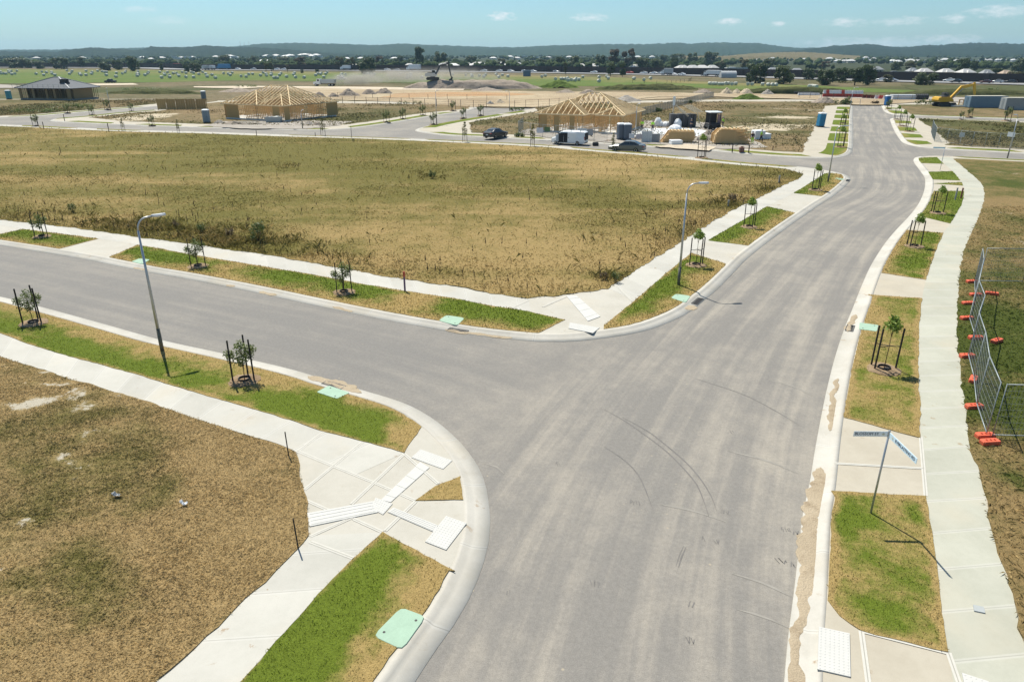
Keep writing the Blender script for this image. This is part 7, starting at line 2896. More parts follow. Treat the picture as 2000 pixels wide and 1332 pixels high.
# hoarding panels and sign boards along the right house site
GH = 'mesh panels round the right building site'
pts = [(1012, 262), (1036, 266.5), (1060, 269.5), (1085, 271.5), (1110, 273.3), (1135, 275), (1160, 276.5), (1186, 278)]
names = ['first from the left', 'second from the left', 'third from the left', 'fourth from the left', 'fifth, behind the white van', 'sixth, right of the white van', 'last, beside the dark toilets']
for i in range(len(pts) - 1):
    panel('mesh fence panel along the right house frame, ' + names[i], g(*pts[i]), g(*pts[i + 1]), GH, 1.95, 14, wr=.006)
panel('mesh fence panel at the far left side of the right building site', g(1012, 262), g(1022, 254), GH, 1.95, 14, wr=.006)
for i, (a, b2_) in enumerate((((1240, 279), (1265, 280.5)), ((1268, 280.8), (1290, 282)), ((1356, 271), (1382, 271.5)))):
    panel('mesh fence panel behind the grey sedan, ' + ['left one', 'right one', 'farther one near the rubble'][i], g(*a), g(*b2_), GH, 1.95, 14, wr=.006)
GS = 'pale sign boards hung on the site fence'
for u, v, w_, h_, col, lb in ((1054.5, 255, 1.0, .75, (.66, .64, .66), 'pale pinkish board hung on the site fence at left'), (1069, 253, .85, .65, (.10, .17, .07), 'dark green board hung beside the pale pinkish one'), (1137, 257.5, 1.45, .95, (.64, .65, .66), 'large white board on the fence before the house frame'),
                              (1152, 259, 1.0, .9, (.30, .31, .33), 'grey board right of the large white fence board'), (1263, 270, 1.5, 1.9, (.60, .62, .63), 'tall pale sheet on the fence before a worker'), (1280, 270, 1.3, 1.2, (.27, .28, .30), 'grey mesh sheet right of the tall pale one'),
                              (1234, 266, .8, .65, (.58, .60, .64), 'small white board right of the dark toilets'), (1248, 267, .9, .65, (.55, .50, .53), 'small pinkish board left of the tall pale sheet')):
    base = g(u, 278 if u > 1200 else 272)
    p_ = far(u, v, base.y - .4)
    m = MB()
    m.box((0, 0, 0), (w_, .03, h_))
    for k in (-.35, .35):
        m.box((k * w_, .03, 0), (.05, .04, h_ * 1.02))
    o = m.build('sign_board', plain('board_%d' % u, col, .7))
    o.location = p_
    o.rotation_euler = (0, 0, -.08)
    tag(o, lb, 'sign board', GS)

# small things on the far verge
b = g(1448, 297.5)
m = MB()
m.bbox((0, 0, .3), (.6, .5, .6), .05)
m.lathe([(.2, .58), (.16, .72)], n=8)
o = m.build('service_box', plain('reddish_box', (.20, .10, .07), .8))
o.location = (b.x, b.y, .02)
tag(o, 'small reddish service box between two dark posts on the far verge', 'service box')
b = g(1163, 285, -.1)
m = MB()
m.bbox((0, 0, .22), (.85, .5, .42), .06)
m.box((0, 0, .45), (.7, .4, .05))
o = m.build('tool_box', M_TRIM)
o.location = (b.x, b.y, -.1)
tag(o, 'black tool box on the road edge behind the white van', 'tool box')


# ================================================================ people
M_SKIN = plain('skin', (.42, .26, .18), .6)
M_HIVIS = plain('hi_vis', (.36, .78, .05), .6, var=.05)
M_NAVY = plain('navy_cloth', (.025, .03, .05), .9)
M_HAT = plain('hat_grey', (.16, .17, .19), .8)


def skin_obj(name, joints, edges, radii, mat, parent, sub=1):
    me = bpy.data.meshes.new(name)
    me.from_pydata(joints, edges, [])
    ob = bpy.data.objects.new(name, me)
    COL.objects.link(ob)
    sm = ob.modifiers.new('skin', 'SKIN')
    for i, sv in enumerate(me.skin_vertices[0].data):
        sv.radius = (radii[i], radii[i] * .85)
        sv.use_root = (i == 0)
    ss = ob.modifiers.new('sub', 'SUBSURF')
    ss.levels = ss.render_levels = sub
    dg = bpy.context.evaluated_depsgraph_get()
    m2_ = bpy.data.meshes.new_from_object(ob.evaluated_get(dg))
    bpy.data.objects.remove(ob)
    m2_.materials.clear()
    m2_.materials.append(mat)
    o = bpy.data.objects.new(name, m2_)
    return link(o, parent)


def person(label, u, v, rz, top, legs, pose='stand', base=None, hat=None):
    b = base or g(u, v)
    t = thing('person', label, 'person', (b.x, b.y, .05), rz, 'workers on the building site')
    bend = .35 if pose == 'bend' else .0
    st_ = .28 if pose == 'walk' else .02
    hip_z, sh_z = .92, 1.42
    def T(x, y, z):
        if z > hip_z:
            k = (z - hip_z)
            return (x, y - sin(bend) * k, hip_z + cos(bend) * k)
        return (x, y, z)
    J = [T(0, 0, .95), T(0, 0, 1.18), T(0, 0, 1.40), T(0, -.01, 1.50), T(0, -.02, 1.62), T(0, -.02, 1.73)]
    E_ = [(0, 1), (1, 2), (2, 3), (3, 4), (4, 5)]
    R_ = [.15, .15, .17, .06, .095, .07]
    for s in (-1, 1):
        i = len(J)
        f = st_ * s
        J += [T(s * .10, 0, .88), (s * .11, -f * .5 - .03, .48), (s * .11, -f * .9 + .03, .08), (s * .11, -f * .9 - .13, .04)]
        R_ += [.10, .07, .05, .04]
        E_ += [(0, i), (i, i + 1), (i + 1, i + 2), (i + 2, i + 3)]
        i = len(J)
        sw = -.22 * s if pose == 'walk' else 0
        reach = -.30 if pose in ('bend', 'reach') else -.08
        J += [T(s * .20, 0, sh_z - .02), T(s * .27, sw * .4 + .02, 1.14), T(s * .26, sw + reach, .93), T(s * .25, sw + reach - .05, .82)]
        R_ += [.075, .05, .04, .045]
        E_ += [(2, i), (i, i + 1), (i + 1, i + 2), (i + 2, i + 3)]
    skin_obj('body', J, E_, R_, M_SKIN, t)
    # clothing follows the body
    J2 = [T(0, 0, .93), T(0, 0, 1.18), T(0, 0, 1.41)]
    E2, R2 = [(0, 1), (1, 2)], [.178, .175, .195]
    for s in (-1, 1):
        i = len(J2)
        sw = -.22 * s if pose == 'walk' else 0
        reach = -.30 if pose in ('bend', 'reach') else -.08
        J2 += [T(s * .20, 0, sh_z - .02), T(s * .27, sw * .4 + .02, 1.14), T(s * .262, (sw + reach) * .8, .97)]
        R2 += [.095, .07, .058]
        E2 += [(2, i), (i, i + 1), (i + 1, i + 2)]
    skin_obj('jacket', J2, E2, R2, top, t)
    J3 = [(0, 0, .95), ]
    E3, R3 = [], [.165]
    for s in (-1, 1):
        i = len(J3)
        f = st_ * s
        J3 += [(s * .105, 0, .84), (s * .11, -f * .5 - .03, .48), (s * .11, -f * .9 + .03, .12)]
        R3 += [.12, .09, .07]
        E3 += [(0, i), (i, i + 1), (i + 1, i + 2)]
    skin_obj('trousers', J3, E3, R3, legs, t)
    h = T(0, -.02, 1.69)
    m = MB()
    m.lathe([(.17, -.01), (.17, .01), (.115, .02), (.11, .08), (.06, .125)], h, 12)
    m.build('hat', hat or M_HAT, t, True)
    return t


person('worker in hi vis jacket and dark trousers, left of two on the slab', 1253.5, 256, 2.8, M_HIVIS, M_NAVY)
person('worker in hi vis jacket standing behind the tall pale fence sheet', 1274, 257, .4, M_HIVIS, M_NAVY)
person('worker in hi vis vest and dark trousers striding before white wrapped blocks', 1485.5, 278.5, 1.2, M_HIVIS, M_NAVY, 'walk')
person('worker in dark top bending, bright hi vis trousers, right of the timber pack', 1468.5, 282, -.5, M_NAVY, M_HIVIS, 'bend')
person('worker all in dark navy beside the dark rack', 1349, 254, .3, M_NAVY, M_NAVY)
person('worker in hi vis top reaching beside the white roofed machine', 1411, 250, 1.4, M_HIVIS, M_NAVY, 'reach')
# ================================================================ fences beyond the street
def post_fence(name, label, P, h, spacing, mat, rails=3, w_=.09, palings=0.0, mesh=None, cat='fence', group=None):
    t = thing(name, label, cat, (P[0].x, P[0].y, 0), 0, group)
    n = max(2, int(plen(P) / spacing) + 1)
    S = resample(P, min(n, 98))
    o0 = P[0]
    for p_ in S:
        m = MB()
        m.box((p_.x - o0.x, p_.y - o0.y, h / 2), (w_, w_, h))
        m.build('post', mat, t)
    m = MB()
    for a, b in zip(S[:-1], S[1:]):
        for k in range(rails):
            z = h * (.95 - k * .85 / max(1, rails - 1))
            m.bar((a.x - o0.x, a.y - o0.y, z), (b.x - o0.x, b.y - o0.y, z), .025 if not palings else .05)
        if palings:
            L = (b - a).length
            for q in range(int(L / palings)):
                c = a.lerp(b, (q + .5) * palings / L)
                m.box((c.x - o0.x, c.y - o0.y, h * .5), (palings * (.32 if palings < .5 else .97), .03, h * .92), math.atan2(b.y - a.y, b.x - a.x))
    m.build('palings' if palings else 'wire', mesh or mat, t)
    return t


M_OLDT = plain('grey_paling', (.36, .34, .29), .9)
M_POSTD = plain('dark_post', (.08, .07, .055), .9)
post_fence('paling_fence', 'weathered grey paling fence running back from the right building site', gl([(1249, 227), (1290, 216.5), (1330, 206.5), (1365, 197), (1393, 190.5)]), 1.6, 2.0, M_OLDT, 2, .12, .40)
post_fence('wire_fence', 'dark post and wire fence along the sandy pad', gl([(600, 201), (700, 203), (800, 206), (905, 210), (950, 211.5)]), 1.7, 3.4, M_POSTD, 4, .10)
post_fence('wire_fence', 'post and wire fence behind the right house frame, toward the road', gl([(1005, 212), (1030, 210.5), (1060, 209.5), (1110, 206)]), 1.8, 3.0, M_POSTD, 4, .09)
post_fence('wire_fence', 'low wire fence in front of the orange clay', gl([(660, 191), (760, 193), (860, 194.5), (990, 196)]), 1.4, 5.5, M_POSTD, 2, .09)
post_fence('wire_fence', 'wire fence before the red barriers at the road end', gl([(1560, 192), (1600, 193.5), (1650, 195)]), 1.6, 3.0, M_POSTD, 3, .08)
post_fence('wire_fence', 'wire fence crossing the paddock right of the green mound', gl([(1235, 163), (1300, 164), (1345, 160), (1350, 157)]), 1.3, 5.0, M_POSTD, 2, .10)
# timber screen at left: bare frame wall with sheets
post_fence('timber_screen', 'long tan timber screen beside the far left street', gl([(309, 215), (357, 215.2), (405, 214.5)]), 2.45, 2.2, M_PLY, 2, .12, .52, M_PLY, 'fence')
# far right lot fence
GE = 'mesh panels round the far right lot'
pe = [(1824.5, 277.3), (1848, 280.5), (1872, 284), (1897, 287.3), (1922, 289.3), (1948, 290.6), (1974, 291.6), (2000, 292.6)]
nm_ = ['corner one', 'second along the street', 'third along the street', 'fourth along the street', 'fifth along the street', 'sixth, before the lamp', 'last, at the picture edge']
for i in range(len(pe) - 1):
    panel('mesh panel of the far right lot fence, ' + nm_[i], g(*pe[i]), g(*pe[i + 1]), GE, 2.0, 12, wr=.007)
panel('mesh panel of the far right lot fence, running back from the corner', g(1824.5, 277.3), g(1820, 268), GE, 2.0, 12, wr=.007)
panel('mesh panel of the far right lot fence, rearmost on the left', g(1820, 268), g(1818, 260), GE, 2.0, 12, wr=.007)
b = g(1874, 283.5)
m = MB()
m.box((0, -.06, 1.35), (.75, .03, .6))
m.box((0, -.03, 1.0), (.05, .03, 1.4))
o = m.build('sign_board', plain('board_white', (.6, .63, .62), .6))
o.location = (b.x, b.y, .03)
tag(o, 'small white board on the far right lot fence', 'sign board')

# ================================================================ yard at the road end
M_CONT = plain('container_bluegrey', (.17, .25, .315), .6, .3, var=.12, sc=.4)
M_CONTG = plain('container_grey', (.30, .325, .33), .6, .3, var=.1, sc=.4)


def container(label, u, v, L, mat, rz):
    b = g(u, v)
    t = thing('shipping_container', label, 'container', (b.x, b.y + 1.2, .05), rz)
    m = MB()
    m.box((0, 0, 1.3), (L, 2.4, 2.5))
    n = int(L / .3)
    for k in range(n):
        for s in (-1, 1):
            m.box((-L / 2 + L * (k + .5) / n, s * 1.21, 1.3), (.14, .05, 2.25))
    m.build('shell', mat, t)
    m = MB()
    for s in (-1, 1):
        for z in (.1, 2.58):
            m.box((0, s * 1.22, z), (L + .1, .10, .14))
        for x in (-1, 1):
            m.box((x * L / 2, s * 1.22, 1.33), (.14, .12, 2.6))
    m.build('frame', mat, t)
    m = MB()
    m.box((0, 0, 2.62), (L, 2.3, .05))
    m.build('roof', plain('container_roof', (.50, .47, .38), .7), t)
    m = MB()
    for s in (-1, 1):
        m.bbox((-L / 2 - .04, s * .58, 1.3), (.06, 1.1, 2.3), .02)
        m.tube([(-L / 2 - .09, s * .3, .2), (-L / 2 - .09, s * .3, 2.4)], .025, 6)
    m.build('door', mat, t)


container('blue grey shipping container right of the yellow digger', 1928, 211.5, 8.6, M_CONT, .0)
container('grey shipping container at the right picture edge', 1992, 216, 6.4, M_CONTG, -.1)
M_RW = [plain('barrier_red', (.45, .055, .035), .6), plain('barrier_white', (.66, .66, .65), .6)]
GB = 'red and white plastic barriers at the road end'


def barrier(label, u, v, mat, L=1.8, h=1.0, rz=0.0, z=0.0):
    b = g(u, v)
    m = MB()
    m.extr([(-.3, 0), (-.3, .2), (-.12, .55), (-.09, h), (.09, h), (.12, .55), (.3, .2), (.3, 0)], lambda a, s, q: Vector((s, a, q)), L * .97)
    for k in (-.3, .3):
        m.box((k * L, 0, h + .04), (.12, .12, .08))
    o = m.build('plastic_barrier', mat)
    o.location = (b.x, b.y, .04 + z)
    o.rotation_euler = (0, 0, rz)
    return tag(o, label, 'barrier', GB)


b0, b1_ = g(1606, 190.5), g(1684, 191.5)
nb = 13
ordw = ['first', 'second', 'third', 'fourth', 'fifth', 'sixth', 'seventh', 'eighth', 'ninth', 'tenth', 'eleventh', 'twelfth', 'thirteenth']
for k in range(nb):
    c = b0.lerp(b1_, (k + .5) / nb)
    L = (b1_ - b0).length / nb
    for lvl in (0, 1):
        red = (lvl == 0)
        m = MB()
        m.extr([(-.34, 0), (-.34, .2), (-.14, .5), (-.10, .95), (.10, .95), (.14, .5), (.34, .2), (.34, 0)], lambda a, s, q: Vector((s, a, q)), L * .96)
        for q in (-.3, .3):
            m.box((q * L, 0, .98), (.14, .14, .08))
        o = m.build('plastic_barrier', M_RW[0] if (red or k in (1, 6)) else M_RW[1])
        o.location = (c.x, c.y, .04 + lvl * 1.02)
        tag(o, ('red' if (red or k in (1, 6)) else 'white') + ' plastic barrier of the long stack, %s row, %s from the left' % ('lower' if lvl == 0 else 'upper', ordw[k]), 'barrier', GB)
for k in range(7):
    barrier('%s plastic barrier, low row right of long stack, %s from left' % ('brown red' if k < 3 else ('white' if k % 2 else 'red'), ordw[k]), 1688 + k * 8.2, 193 + k * .35, plain('barrier_brown', (.15, .04, .025), .8) if k < 3 else M_RW[k % 2 if False else (1 if k % 2 else 0)], 1.35)
for u, v, n, L, mat, lb in ((1766, 196, 6, 6.6, plain('pipe_white', (.62, .64, .66), .5), 'stack of white pipes beside the road end'), (1580, 187.5, 3, 6.5, plain('pipe_white', (.62, .64, .66), .5), 'low stack of white pipes left of the red barriers'), (1570, 184.8, 3, 6.0, M_TRIM, 'low stack of black pipes behind the white ones')):
    b = g(u, v)
    t = thing('pipe_stack', lb, 'pipe stack', (b.x, b.y, .05))
    rows_ = 4 if n == 6 else 2
    for r0 in range(rows_):
        for k in range(n - (r0 % 2)):
            m = MB()
            m.tube([(-L / 2, (k + .5 * (r0 % 2)) * .36, .2 + r0 * .33), (L / 2, (k + .5 * (r0 % 2)) * .36, .2 + r0 * .33)], .18, 8)
            m.build('pipe', mat, t)
    m = MB()
    for x in (-.3, .3):
        m.box((x * L, (n - 1) * .18, .03), (.12, n * .38, .08))
        m.box((x * L, -.2, rows_ * .17), (.1, .06, rows_ * .36))
    m.build('bearer', M_OLDT, t)
b = g(1799, 196)
for k in range(6):
    m = MB()
    n = 16
    r0 = .72
    m.rings([[Vector((.26 * f * 1.0 + (k - 2.5) * .56, (r0 + rr0) * cos(2 * pi * j / n), .78 + (r0 + rr0) * sin(2 * pi * j / n))) for j in range(n)] for f, rr0 in ((-1, -.3), (-1, 0), (-.5, .06), (.5, .06), (1, 0), (1, -.3))], False)
    o = m.build('pipe_coil', M_TRIM)
    o.location = (b.x, b.y, .05)
    tag(o, 'black pipe coil standing beside the white pipe stack, %s from the left' % ordw[k], 'pipe coil', 'black pipe coils')
for u, v, lb in ((1876, 208, 'tan timber trestle left of the blue grey container'), (1888, 208.5, 'tan leaning timber frame against the container end')):
    b = g(u, v)
    m = MB()
    if u < 1880:
        m.bar((-.6, 0, 0), (-.5, 0, 1.4), .22)
        m.bar((.6, 0, 0), (.5, 0, 1.4), .22)
        m.bar((-.75, 0, 1.45), (.75, 0, 1.45), .2)
        m.bar((-.55, 0, .6), (.55, 0, .6), .12)
    else:
        for k in range(4):
            m.bar((-.9 + k * .3, 0, 0), (.3 + k * .3, .3, 1.6), .16)
        m.bar((-.8, -.05, .3), (.5, -.05, .35), .12)
    o = m.build('timber_trestle', M_PINE)
    o.location = (b.x, b.y, .05)
    tag(o, lb, 'trestle')
b = g(1882, 209.5)
m = MB()
m.bbox((0, 0, .2), (6.0, .6, .35), .04)
for x in (-2.5, 0, 2.5):
    m.box((x, 0, .02), (.2, .8, .1))
o = m.build('concrete_beam', plain('pale_beam', (.5, .5, .47), .8))
o.location = (b.x, b.y, .03)
tag(o, 'long pale beam on the ground before the timber trestle', 'beam')

# ================================================================ scrub
GSC = 'scrub clumps on the building land'


def scrub(label, u, v, wpx, hpx, mat, seed, n=500):
    b = g(u, v)
    s = b.y / FPX * 1.05
    t = thing('bush', label, 'bush', (b.x, b.y, 0), 0, GSC)
    r_ = random.Random(seed)
    k = max(4, int(wpx / hpx * 4))
    h = hpx * s
    cen = [(r_.uniform(-.45, .45) * wpx * s, r_.uniform(0, .6) * wpx * s * .4, h * r_.uniform(.3, .7)) for _ in range(k)]
    leaves('foliage', cen, [(h * .55, h * .55, h * .45)] * k, n, (h * .10, h * .2), mat, seed, t)
    m = MB()
    for c in cen[:6]:
        m.tube([(c[0] * .7, c[1] * .7, -.05), (c[0], c[1], c[2])], [.05, .02], 4)
    m.build('stems', M_BARK, t)


for i, (u, v, wp, hp, mat, lb) in enumerate(((1822, 205, 60, 9, M_WEED, 'long grey green bush bank left of the yellow digger'), (1712, 204, 14, 6, M_DOCK, 'brown bush beside the deep blue toilet'), (1648, 205, 30, 10, M_WEED, 'bush at the far left of the road end'), (1345, 203, 12, 6, M_WEED, 'green bush against the paling fence'),
                                             (1285, 219, 10, 7, M_WEED, 'tall weed bush at the near end of the paling fence'), (800, 204, 50, 5, M_WEED, 'dark green weed strip on the sandy pad edge'), (1010, 217, 26, 6, M_WEED, 'weed strip at the corner of the branch street'), (1015, 268, 18, 8, M_WEED, 'weed clump at the left corner of the right building site'),
                                             (60, 222, 90, 9, M_LEAFD, 'dark scrub bank in front of the roofed house'), (150, 212, 60, 8, M_LEAFD, 'dark scrub right of the roofed house front'), (280, 180, 90, 7, M_LEAFD, 'dark green scrub strip beyond the far left street'), (1940, 180, 22, 7, M_LEAFD, 'round dark bush in the paddock behind the container'),
                                             (1860, 183, 60, 6, M_LEAFD, 'dark low scrub behind the yellow digger'), (1680, 164, 80, 5, M_LEAFY, 'pale weed strip under the big trees'), (480, 171, 40, 4, M_LEAFD, 'dark green weed strip on the white track'))):
    scrub(lb, u, v, wp, hp, mat, 900 + i, 420)

# ================================================================ hay bales
M_BALE = plain('bale_film', (.52, .52, .46), .8, .1, var=.2, sc=1.5)
m = MB()
n = 18
m.rings([[Vector((x, r_ * cos(2 * pi * j / n), .66 + r_ * sin(2 * pi * j / n))) for j in range(n)] for x, r_ in ((-.64, .0 + .45), (-.62, .60), (-.52, .66), (.52, .66), (.62, .60), (.64, .45))])
bale0 = m.build('hay_bale', M_BALE, None, True)
BZ0 = [(5, 325), (10, 340), (30, 340), (50, 340), (70, 318), (75, 330), (95, 345), (90, 320), (120, 340), (135, 318), (285, 342), (330, 325), (345, 352), (365, 330), (405, 328), (410, 340), (432, 352), (525, 315), (545, 342), (560, 330), (565, 318), (625, 342), (635, 352), (675, 318), (675, 352), (718, 342), (722, 328), (765, 318),
       (800, 322), (820, 328), (835, 328), (833, 352), (912, 335), (908, 365), (958, 340), (980, 330), (985, 318), (1075, 340), (1080, 322), (1085, 345), (1075, 358), (1135, 352), (1155, 340), (1162, 328), (1250, 328), (1265, 372), (1285, 340), (1290, 350), (1310, 328), (1325, 355), (1328, 370), (1355, 338), (1380, 338), (1395, 352),
       (1400, 360), (1425, 328), (1455, 335), (1455, 368), (1497, 328), (1515, 335), (1515, 370), (1555, 345), (1585, 328), (1610, 345), (1620, 365), (1658, 350), (1685, 375)]
BZ4 = [(10, 342), (22, 365), (57, 350), (85, 375), (148, 338), (185, 340), (200, 352), (215, 333), (285, 362), (325, 365), (345, 345), (375, 343), (437, 355), (457, 332), (480, 343), (483, 357), (520, 352), (522, 338), (543, 375), (567, 375), (585, 352), (597, 338), (640, 365), (695, 348), (702, 335), (710, 370), (778, 372), (868, 353),
       (885, 340), (905, 345), (912, 335), (932, 370), (945, 342), (957, 330), (1045, 370), (1065, 358), (1072, 345), (1080, 370), (1100, 348), (1275, 342), (1300, 345), (1308, 365), (1325, 345), (1530, 342), (1580, 350), (1580, 375), (1605, 340), (1608, 365)]
BZ8 = [(10, 345), (98, 372), (335, 345), (440, 352), (485, 350), (487, 362), (545, 358), (580, 365), (592, 350), (677, 348), (697, 368), (725, 352), (768, 362), (1033, 365), (1060, 357), (1140, 385), (1353, 368), (1480, 370), (1478, 402), (1540, 365), (1552, 380), (1752, 382), (1830, 392), (1882, 380)]
BROW = [(1185, 385), (1210, 385), (1235, 380), (1238, 395), (1265, 392), (1290, 395), (1300, 385), (1322, 390)]
BR2 = [(918, 520), (950, 522), (975, 522), (1010, 525), (1040, 525), (1070, 520), (1095, 520), (1130, 525), (1165, 522), (1285, 525), (1325, 525), (1425, 528), (1480, 532), (1520, 533), (1555, 533), (1880, 548), (1905, 548), (1925, 550), (1945, 552)]
first = True
rb = random.Random(12)
for lst, ox, sc, lb, gr in ((BZ0, 0, 4, 'pale wrapped round hay bale scattered on the left paddock', 'hay bales scattered on the left paddock'), (BZ4, 400, 4, 'pale wrapped round hay bale scattered on the middle paddock', 'hay bales scattered on the middle paddock'),
                            (BZ8, 800, 4, 'pale wrapped round hay bale scattered beyond the earth berm', 'hay bales beyond the earth berm'), (BROW, 800, 4, 'pale wrapped round hay bale in the tight cluster by the green mound', 'hay bales clustered by the green mound'),
                            (BR2, 1200, 4.933, 'pale wrapped round hay bale lined up before the big right trees', 'hay bales lined up before the right trees')):
    for x, y in lst:
        p_ = g(ox + x / sc, 60 + y / sc + 2.0)
        if first:
            o = bale0
            first = False
        else:
            o = bale0.copy()
            COL.objects.link(o)
        k = 1.12 if p_.y > 330 else 1.0
        o.location = (p_.x, p_.y, .15)
        o.scale = (k, k, k)
        o.rotation_euler = (0, 0, rb.uniform(0, pi))
        tag(o, lb, 'hay bale', gr)

# ================================================================ freeway traffic
GT = 'vehicles on the far freeway'
car0 = None
cars = [(465, 135, P_WHITE), (495, 134.8, P_SILVER), (541, 135.3, P_WHITE), (555, 135.5, P_WHITE), (757, 137, P_WHITE), (775, 137.2, P_SILVER), (945, 139, P_WHITE), (975, 140.5, P_WHITE), (998, 141.5, P_WHITE), (1025, 138.5, P_WHITE), (1042, 138.7, P_WHITE), (1087, 141.5, P_SILVER), (1160, 143.5, P_WHITE),
        (1230, 145, P_RED), (1257, 145.6, P_WHITE), (1276, 146, P_WHITE), (1288, 146.2, P_SILVER), (1314, 147.6, P_WHITE), (1331, 149, P_WHITE), (1376, 151.5, P_BLACK), (1721, 159.5, P_WHITE), (1742, 160.5, P_SILVER), (1853, 160, P_WHITE), (1866, 163.2, P_BLACK), (1924, 164.6, P_MAROON), (1947, 163.8, P_SILVER), (1973, 163.4, P_BLACK)]
cname = {P_WHITE.name: 'white', P_SILVER.name: 'silver', P_RED.name: 'red', P_BLACK.name: 'black', P_MAROON.name: 'dark red'}
seen = {}
for u, v, pm in cars:
    q, rz = on_fwy(u, v)
    c = cname[pm.name]
    seen[c] = seen.get(c, 0) + 1
    where = ('left of the big round tree' if u < 690 else 'just right of the big round tree' if u < 800 else 'above the earth berm' if u < 1100 else 'beyond the right house roof' if u < 1240 else 'beyond the paling fence' if u < 1420 else 'right of the big trees' if u < 1800 else 'near the right picture edge')
    lb = '%s freeway car %s' % (c, where)
    if car0 is None:
        car0 = vehicle('car', lb, 'car', SEDAN, pm, q, rz, group=GT)
        o = car0
    else:
        o = dup(car0, q, rz + (pi if rb.random() < .5 else 0), lb, GT)
    for ch in o.children:
        if ch.name.split('.')[0] in ('body', 'bumper'):
            ch.material_slots[0].link = 'OBJECT'
            ch.material_slots[0].material = pm
lab_n = {}
for o in [o for o in scene.objects if o.name.split('.')[0] == 'car' and o.type == 'EMPTY']:
    lab_n.setdefault(o['label'], []).append(o)
for lb, os_ in lab_n.items():
    if len(os_) > 1:
        os_.sort(key=lambda o: o.location.x / o.location.y)
        for k, o in enumerate(os_):
            o['label'] = lb + ', %s from the left' % ordw[k]
M_CARGO = [plain('cargo_white', (.62, .64, .65), .5), plain('cargo_blue', (.03, .17, .34), .5), plain('cargo_red', (.40, .06, .05), .5), plain('cargo_slate', (.10, .16, .24), .6), plain('cargo_grey', (.38, .40, .41), .6)]
for u, v, cm_, bm, L, H, lb in ((345, 132.5, P_RED, M_CARGO[2], 9, 3.7, 'red lorry on the far freeway at left'), (401, 134.3, P_WHITE, M_CARGO[4], 9, 3.2, 'grey lorry on the freeway left of the blue one'), (414, 134.6, P_WHITE, M_CARGO[0], 7, 3.2, 'white lorry tight behind the blue one'), (437, 135.3, P_BLUE, M_CARGO[1], 13, 4.0, 'long blue lorry on the far freeway'),
                                (675, 135.5, P_WHITE, M_CARGO[0], 8, 3.4, 'white lorry on the freeway left of the big round tree'), (808, 138.5, P_WHITE, M_CARGO[0], 11, 4.2, 'tall white lorry beside the digger boom'), (1302, 148, P_WHITE, M_CARGO[4], 7, 3.6, 'grey lorry on the freeway beyond the paling fence'),
                                (1391, 150.5, P_WHITE, M_CARGO[0], 10, 3.0, 'long white lorry left of the grey arched shed')):
    q, rz = on_fwy(u, v)
    truck('lorry', lb, q, rz + pi, cm_, bm, L, H, group=GT)
b = g(1029, 150)
m = MB()
m.bbox((0, 0, 1.6), (4.2, 2.6, 3.2), .06)
for k in range(9):
    m.box((-1.9 + k * .47, -1.32, 1.6), (.2, .06, 2.8))
o = m.build('site_container', M_CARGO[3])
o.location = (b.x, b.y, .1)
tag(o, 'slate blue container standing at the paddock edge below the freeway', 'container')
b = g(1421, 152.5)
m = MB()
n = 12
rs = []
for x in (-4, -2, 0, 2, 4):
    rs.append([Vector((x, 2.6 * cos(pi * j / n), 3.3 * sin(pi * j / n) ** .8)) for j in range(n + 1)])
m.rings(rs)
for x in (-4.02, -2, 0, 2, 4.02):
    m.tube([(x, 2.62 * cos(pi * j / n), 3.34 * sin(pi * j / n) ** .8) for j in range(n + 1)], .07, 4)
o = m.build('arched_shed', M_CARGO[4])
o.location = (b.x, b.y, .1)
tag(o, 'grey arched shed beside the freeway, left of the big trees', 'shed')

# ================================================================ trees beyond the land
M_TREE = [m_leaf('tree_dark', (.028, .050, .017), (.068, .104, .031)), m_leaf('tree_mid', (.040, .062, .018), (.085, .115, .034)), m_leaf('tree_olive', (.060, .066, .022), (.115, .110, .042)), m_leaf('tree_brown', (.085, .070, .045), (.15, .115, .075))]
M_TRUNK = plain('tree_trunk', (.12, .095, .07), .9, .1)


def tree_proto(kind, seed):
    """tree of unit height 1 and crown width about 1"""
    r_ = random.Random(seed)
    t = thing('tree', '-', 'tree')
    m = MB()
    m.tube([(0, 0, -.02), (.01, 0, .2), (.0, .01, .5)], [.035, .028, .015], 7)
    cen, rad_ = [], []
    if kind == 'round':
        for k in range(22):
            a, z = r_.uniform(0, 2 * pi), r_.uniform(.10, .84)
            w_ = .34 * math.sqrt(max(.1, 1 - ((z - .48) / .52) ** 2))
            cen.append((cos(a) * w_ * .85, sin(a) * w_ * .85, z))
            rad_.append((r_.uniform(.14, .21), r_.uniform(.14, .21), r_.uniform(.11, .17)))
    elif kind == 'tall':
        for k in range(12):
            a, z = r_.uniform(0, 2 * pi), r_.uniform(.2, .88)
            cen.append((cos(a) * .22, sin(a) * .22, z))
            rad_.append((r_.uniform(.16, .24), r_.uniform(.16, .24), r_.uniform(.08, .14)))
    else:
        for k in range(11):
            a, z = r_.uniform(0, 2 * pi), r_.uniform(.38, .88)
            cen.append((cos(a) * r_.uniform(.1, .42), sin(a) * r_.uniform(.1, .42), z))
            rad_.append((r_.uniform(.12, .2), r_.uniform(.12, .2), r_.uniform(.06, .11)))
    for c in cen[:7]:
        m.tube([(0, 0, .12 + .2 * r_.random()), (c[0] * .5, c[1] * .5, c[2] * .75), c], [.016, .010, .004], 4)
    m.build('trunk', M_TRUNK, t)
    leaves('crown', cen, rad_, 2600, (.028, .06), M_TREE[0], seed, t, up=.35, shell=.35)
    return t


TP = {}
GTR = 'trees beyond the building land'


